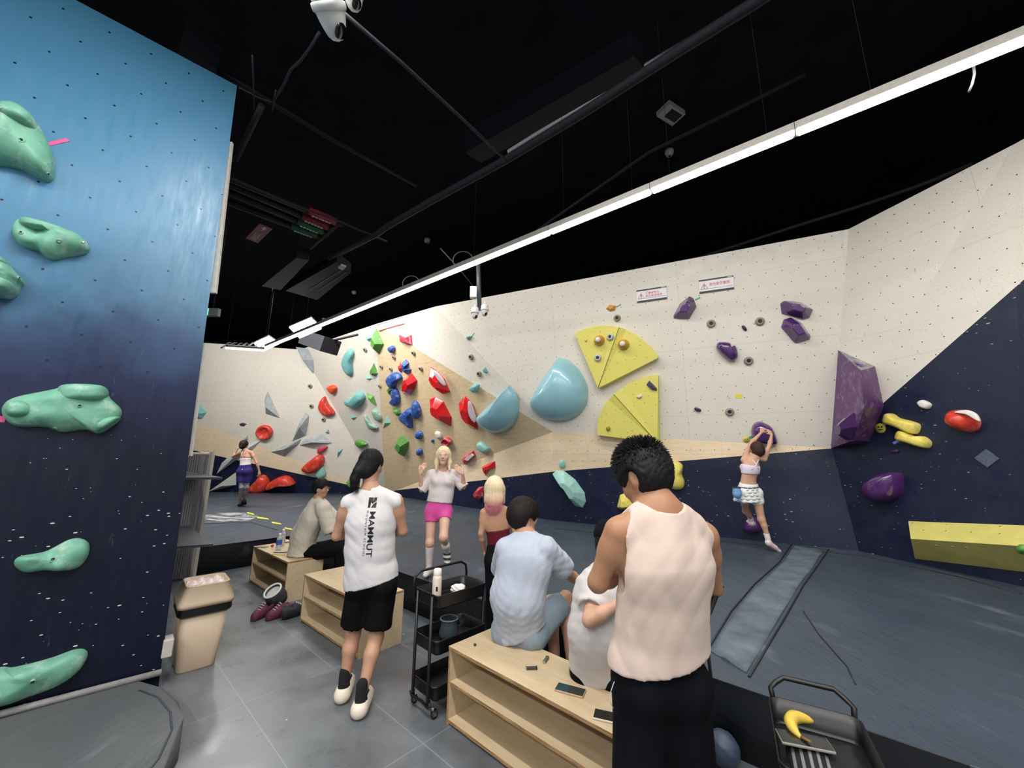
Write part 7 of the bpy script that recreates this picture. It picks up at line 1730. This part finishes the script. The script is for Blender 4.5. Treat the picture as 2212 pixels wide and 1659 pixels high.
for e in (-1, 1): tube(bm, [Vector(g['nek'] + P1['R'] * e * .045 + P1['up'] * .01 - P1['fw'] * .03) - P1['root'].location, Vector(g['nek'] + P1['R'] * e * .03 - P1['up'] * .06 - P1['fw'] * .108) - P1['root'].location, Vector(g['che'] + P1['R'] * e * -.035 * -1 - P1['up'] * .01 - P1['fw'] * .100) - P1['root'].location], .007, 6)
obj('shoulder_straps', bm, fabric('pale_pink_strap', '#d8c0bc', .2), P1['root'])
s = leg_garment(P1, .62, .105, .09, .022, .05); cut_legs(s, P1, .60, .15); gm(P1, 'shorts', s, fabric('purple_shorts_cloth', '#2e2560', .4), .011)
for k in 'LR':
    s = SDF(); kn, an = g['kn' + k], g['an' + k]; s.cone(kn + (g['hi' + k] - kn) * .25, kn, .066, .060, .02); s.cone(kn, kn + (an - kn) * .6, .060, .046, .02); gm(P1, 'leg_sleeve', s, plain('mottled_grey_sleeve', '#8f8d90', .85, var=.5, nscale=40), .010)
shoe_at(P1, 'climbing_shoe', J['anL'], V3(J['anL']) + (0, .13, -.055), plain('black_shoe', '#17171a', .6)); shoe_at(P1, 'climbing_shoe', J['anR'], V3(J['anR']) + (0, .06, -.12), plain('black_shoe', '#17171a', .6))
s, q, r, f, u = hair_shell(P1, .016, .006, -.01); s.cone(q(.0, -.10, .0), q(.02, -.13, -.05), .035, .02, .02); gm(P1, 'hair', s, HBB, .008)

# -------- climber on the right hanging from the purple hold
y9 = 6.02
J = dict(hed=W(1635, 972, y9 - .02), nek=W(1627, 992, y9 - .05), che=W(1622, 1012, y9 - .06), mid=W(1617, 1034, y9 - .03), pel=W(1616, 1056, y9), shL=W(1607, 994, y9 - .03), shR=W(1650, 992, y9 - .02), elL=W(1622, 958, y9 + .12), wrL=W(1645, 934, y9 + .22),
         elR=W(1662, 962, y9 + .10), wrR=W(1667, 940, y9 + .22), hiL=W(1605, 1064, y9), hiR=W(1632, 1064, y9), knL=W(1612, 1104, y9 + .26), knR=W(1645, 1122, y9 - .02), anL=W(1624, 1124, y9 + .34), anR=W(1660, 1166, y9 - .02), f=(.05, .98, .1), u=(0, .0, 1))
P9 = person('person in a white ruffled skirt hanging from the purple hold at the right', J, .92, True, SK1, .010,
            hands=[(J['wrL'], (.55, .35, .75), (-.2, -1, .4), 1, dict(S=.9, curl=.6)), (J['wrR'], (-.15, .4, .9), (.1, -1, .4), -1, dict(S=.9, curl=.6))])
g = P9['g']; s, bot, dn = torso_garment(P9, .008, -.06, shoulders=False); s.plane(V3(W(1621, 1004, y9)), P9['up'] - P9['R'] * .1); s.plane(V3(W(1620, 1022, y9)), -P9['up'] + P9['R'] * .2); gm(P9, 'sports_top', s, fabric('pale_lilac_top', '#d8cadb', .2), .008)
bm = bmesh.new()
for e in (-1, 1):
    A_ = g['nek'] + P9['R'] * e * .05 + P9['up'] * .0 - P9['fw'] * .055; B_ = (g['nek'] + g['che']) / 2 - P9['fw'] * .105 * .92; C_ = g['che'] - P9['R'] * e * .05 - P9['fw'] * .100 * .92; tube(bm, [Vector(p_) - P9['root'].location for p_ in (A_, B_, C_)], .008, 6)
obj('crossed_straps', bm, fabric('pale_lilac_top', '#d8cadb', .2), P9['root'])
Msk = fabric('white_ruffle', '#dcdcda', .5); up9 = nrm(g['mid'] - g['pel']) if 'mid' in g else P9['up']
def ruffle(h0, r0, r1, hh, mat, nm='skirt_tier'):
    bm = bmesh.new(); c0 = g['pel'] + up9 * h0; n = 64; rows = []
    for j in range(5):
        t = j / 4; row = []
        for k in range(n):
            a = 2 * PI * k / n; rr = r0 + (r1 - r0) * t + .010 * t * math.sin(a * 13 + h0 * 50); p_ = c0 - up9 * hh * t + (P9['R'] * math.cos(a) * 1.18 + P9['fw'] * math.sin(a) * .95) * rr; row.append(bm.verts.new(Vector(p_) - P9['root'].location))
        rows.append(row)
    for A, B in zip(rows, rows[1:]):
        for k in range(n): f_ = bm.faces.new((A[k], A[(k + 1) % n], B[(k + 1) % n], B[k])); f_.smooth = True
    o = obj(nm, bm, mat, P9['root']); m_ = o.modifiers.new('thickness', 'SOLIDIFY'); m_.thickness = .004; return o
for i, (h0, r0, r1, hh) in enumerate([(.075, .105, .125, .075), (.02, .118, .140, .055), (-.025, .128, .150, .055), (-.07, .136, .158, .06), (-.115, .142, .166, .06)]): ruffle(h0, r0, r1, hh, Msk)
bm = bmesh.new(); tube(bm, [Vector(g['pel'] + up9 * .035 + (P9['R'] * math.cos(a) * 1.18 + P9['fw'] * math.sin(a) * .95) * .122) - P9['root'].location for a in [2 * PI * k / 30 for k in range(30)]], .007, 6, closed=True); obj('belt', bm, plain('dark_green_webbing', '#1f3238', .7), P9['root'])
s = leg_garment(P9, .30, .09, .08, .004, .02); gm(P9, 'under_shorts', s, Msk, .011)
for k in 'LR':
    s = SDF(); kn, an = g['kn' + k], g['an' + k]; s.cone(kn + (an - kn) * .72, an + (0, 0, -.03), .040, .036, .02); gm(P9, 'sock', s, plain('white_lace_sock', '#dcd3d2', .9, bump=.3), .008)
shoe_at(P9, 'climbing_shoe', J['anR'], V3(W(1683, 1190, y9 + .0)), plain('pale_pink_climbing_shoe', '#d6c2c4', .6), S=.85); shoe_at(P9, 'climbing_shoe', J['anL'], V3(J['anL']) + (0, .10, -.03), plain('pale_pink_climbing_shoe', '#d6c2c4', .6), S=.85)
s, q, r, f, u = hair_shell(P9, .016, .008, -.01); s.ell(q(0, -.05, -.01), (r, f, u), (.078, .07, .07), .03); gm(P9, 'hair', s, hairmat('brown_hair', '#2a1c17', '#4a342a'), .007, folds(33, .003, 5))
# whale-like chalk bag hanging from her belt
cb_ = W(1592, 1064, y9 - .10); bm = bmesh.new(); lathe(bm, [(0, -.085), (.035, -.075), (.058, -.04), (.062, 0), (.052, .05), (.058, .07), (.05, .07), (.045, .04), (0, .02)], 22)
M_bluf = plain('light_blue_plush', '#6f9cc6', .9, var=.15, nscale=60); wb = single('chalk_bag', 'light blue fish shaped chalk bag hanging at the climbing woman\'s hip', 'chalk bag', bm, M_bluf, cb_)
bm = bmesh.new()
for e in (-1, 1): tube(bm, [(0, 0, -.08), (.02 * e, 0, -.11), (.055 * e, 0, -.125)], [.014, .020, .006], 8)
obj('tail_fin', bm, M_bluf, wb)
bm = bmesh.new(); tube(bm, [(.056 * math.cos(a), .056 * math.sin(a), .07) for a in [2 * PI * k / 20 for k in range(20)]], .006, 6, closed=True); obj('rim', bm, plain('dark_green_webbing', '#1f3238', .7), wb)
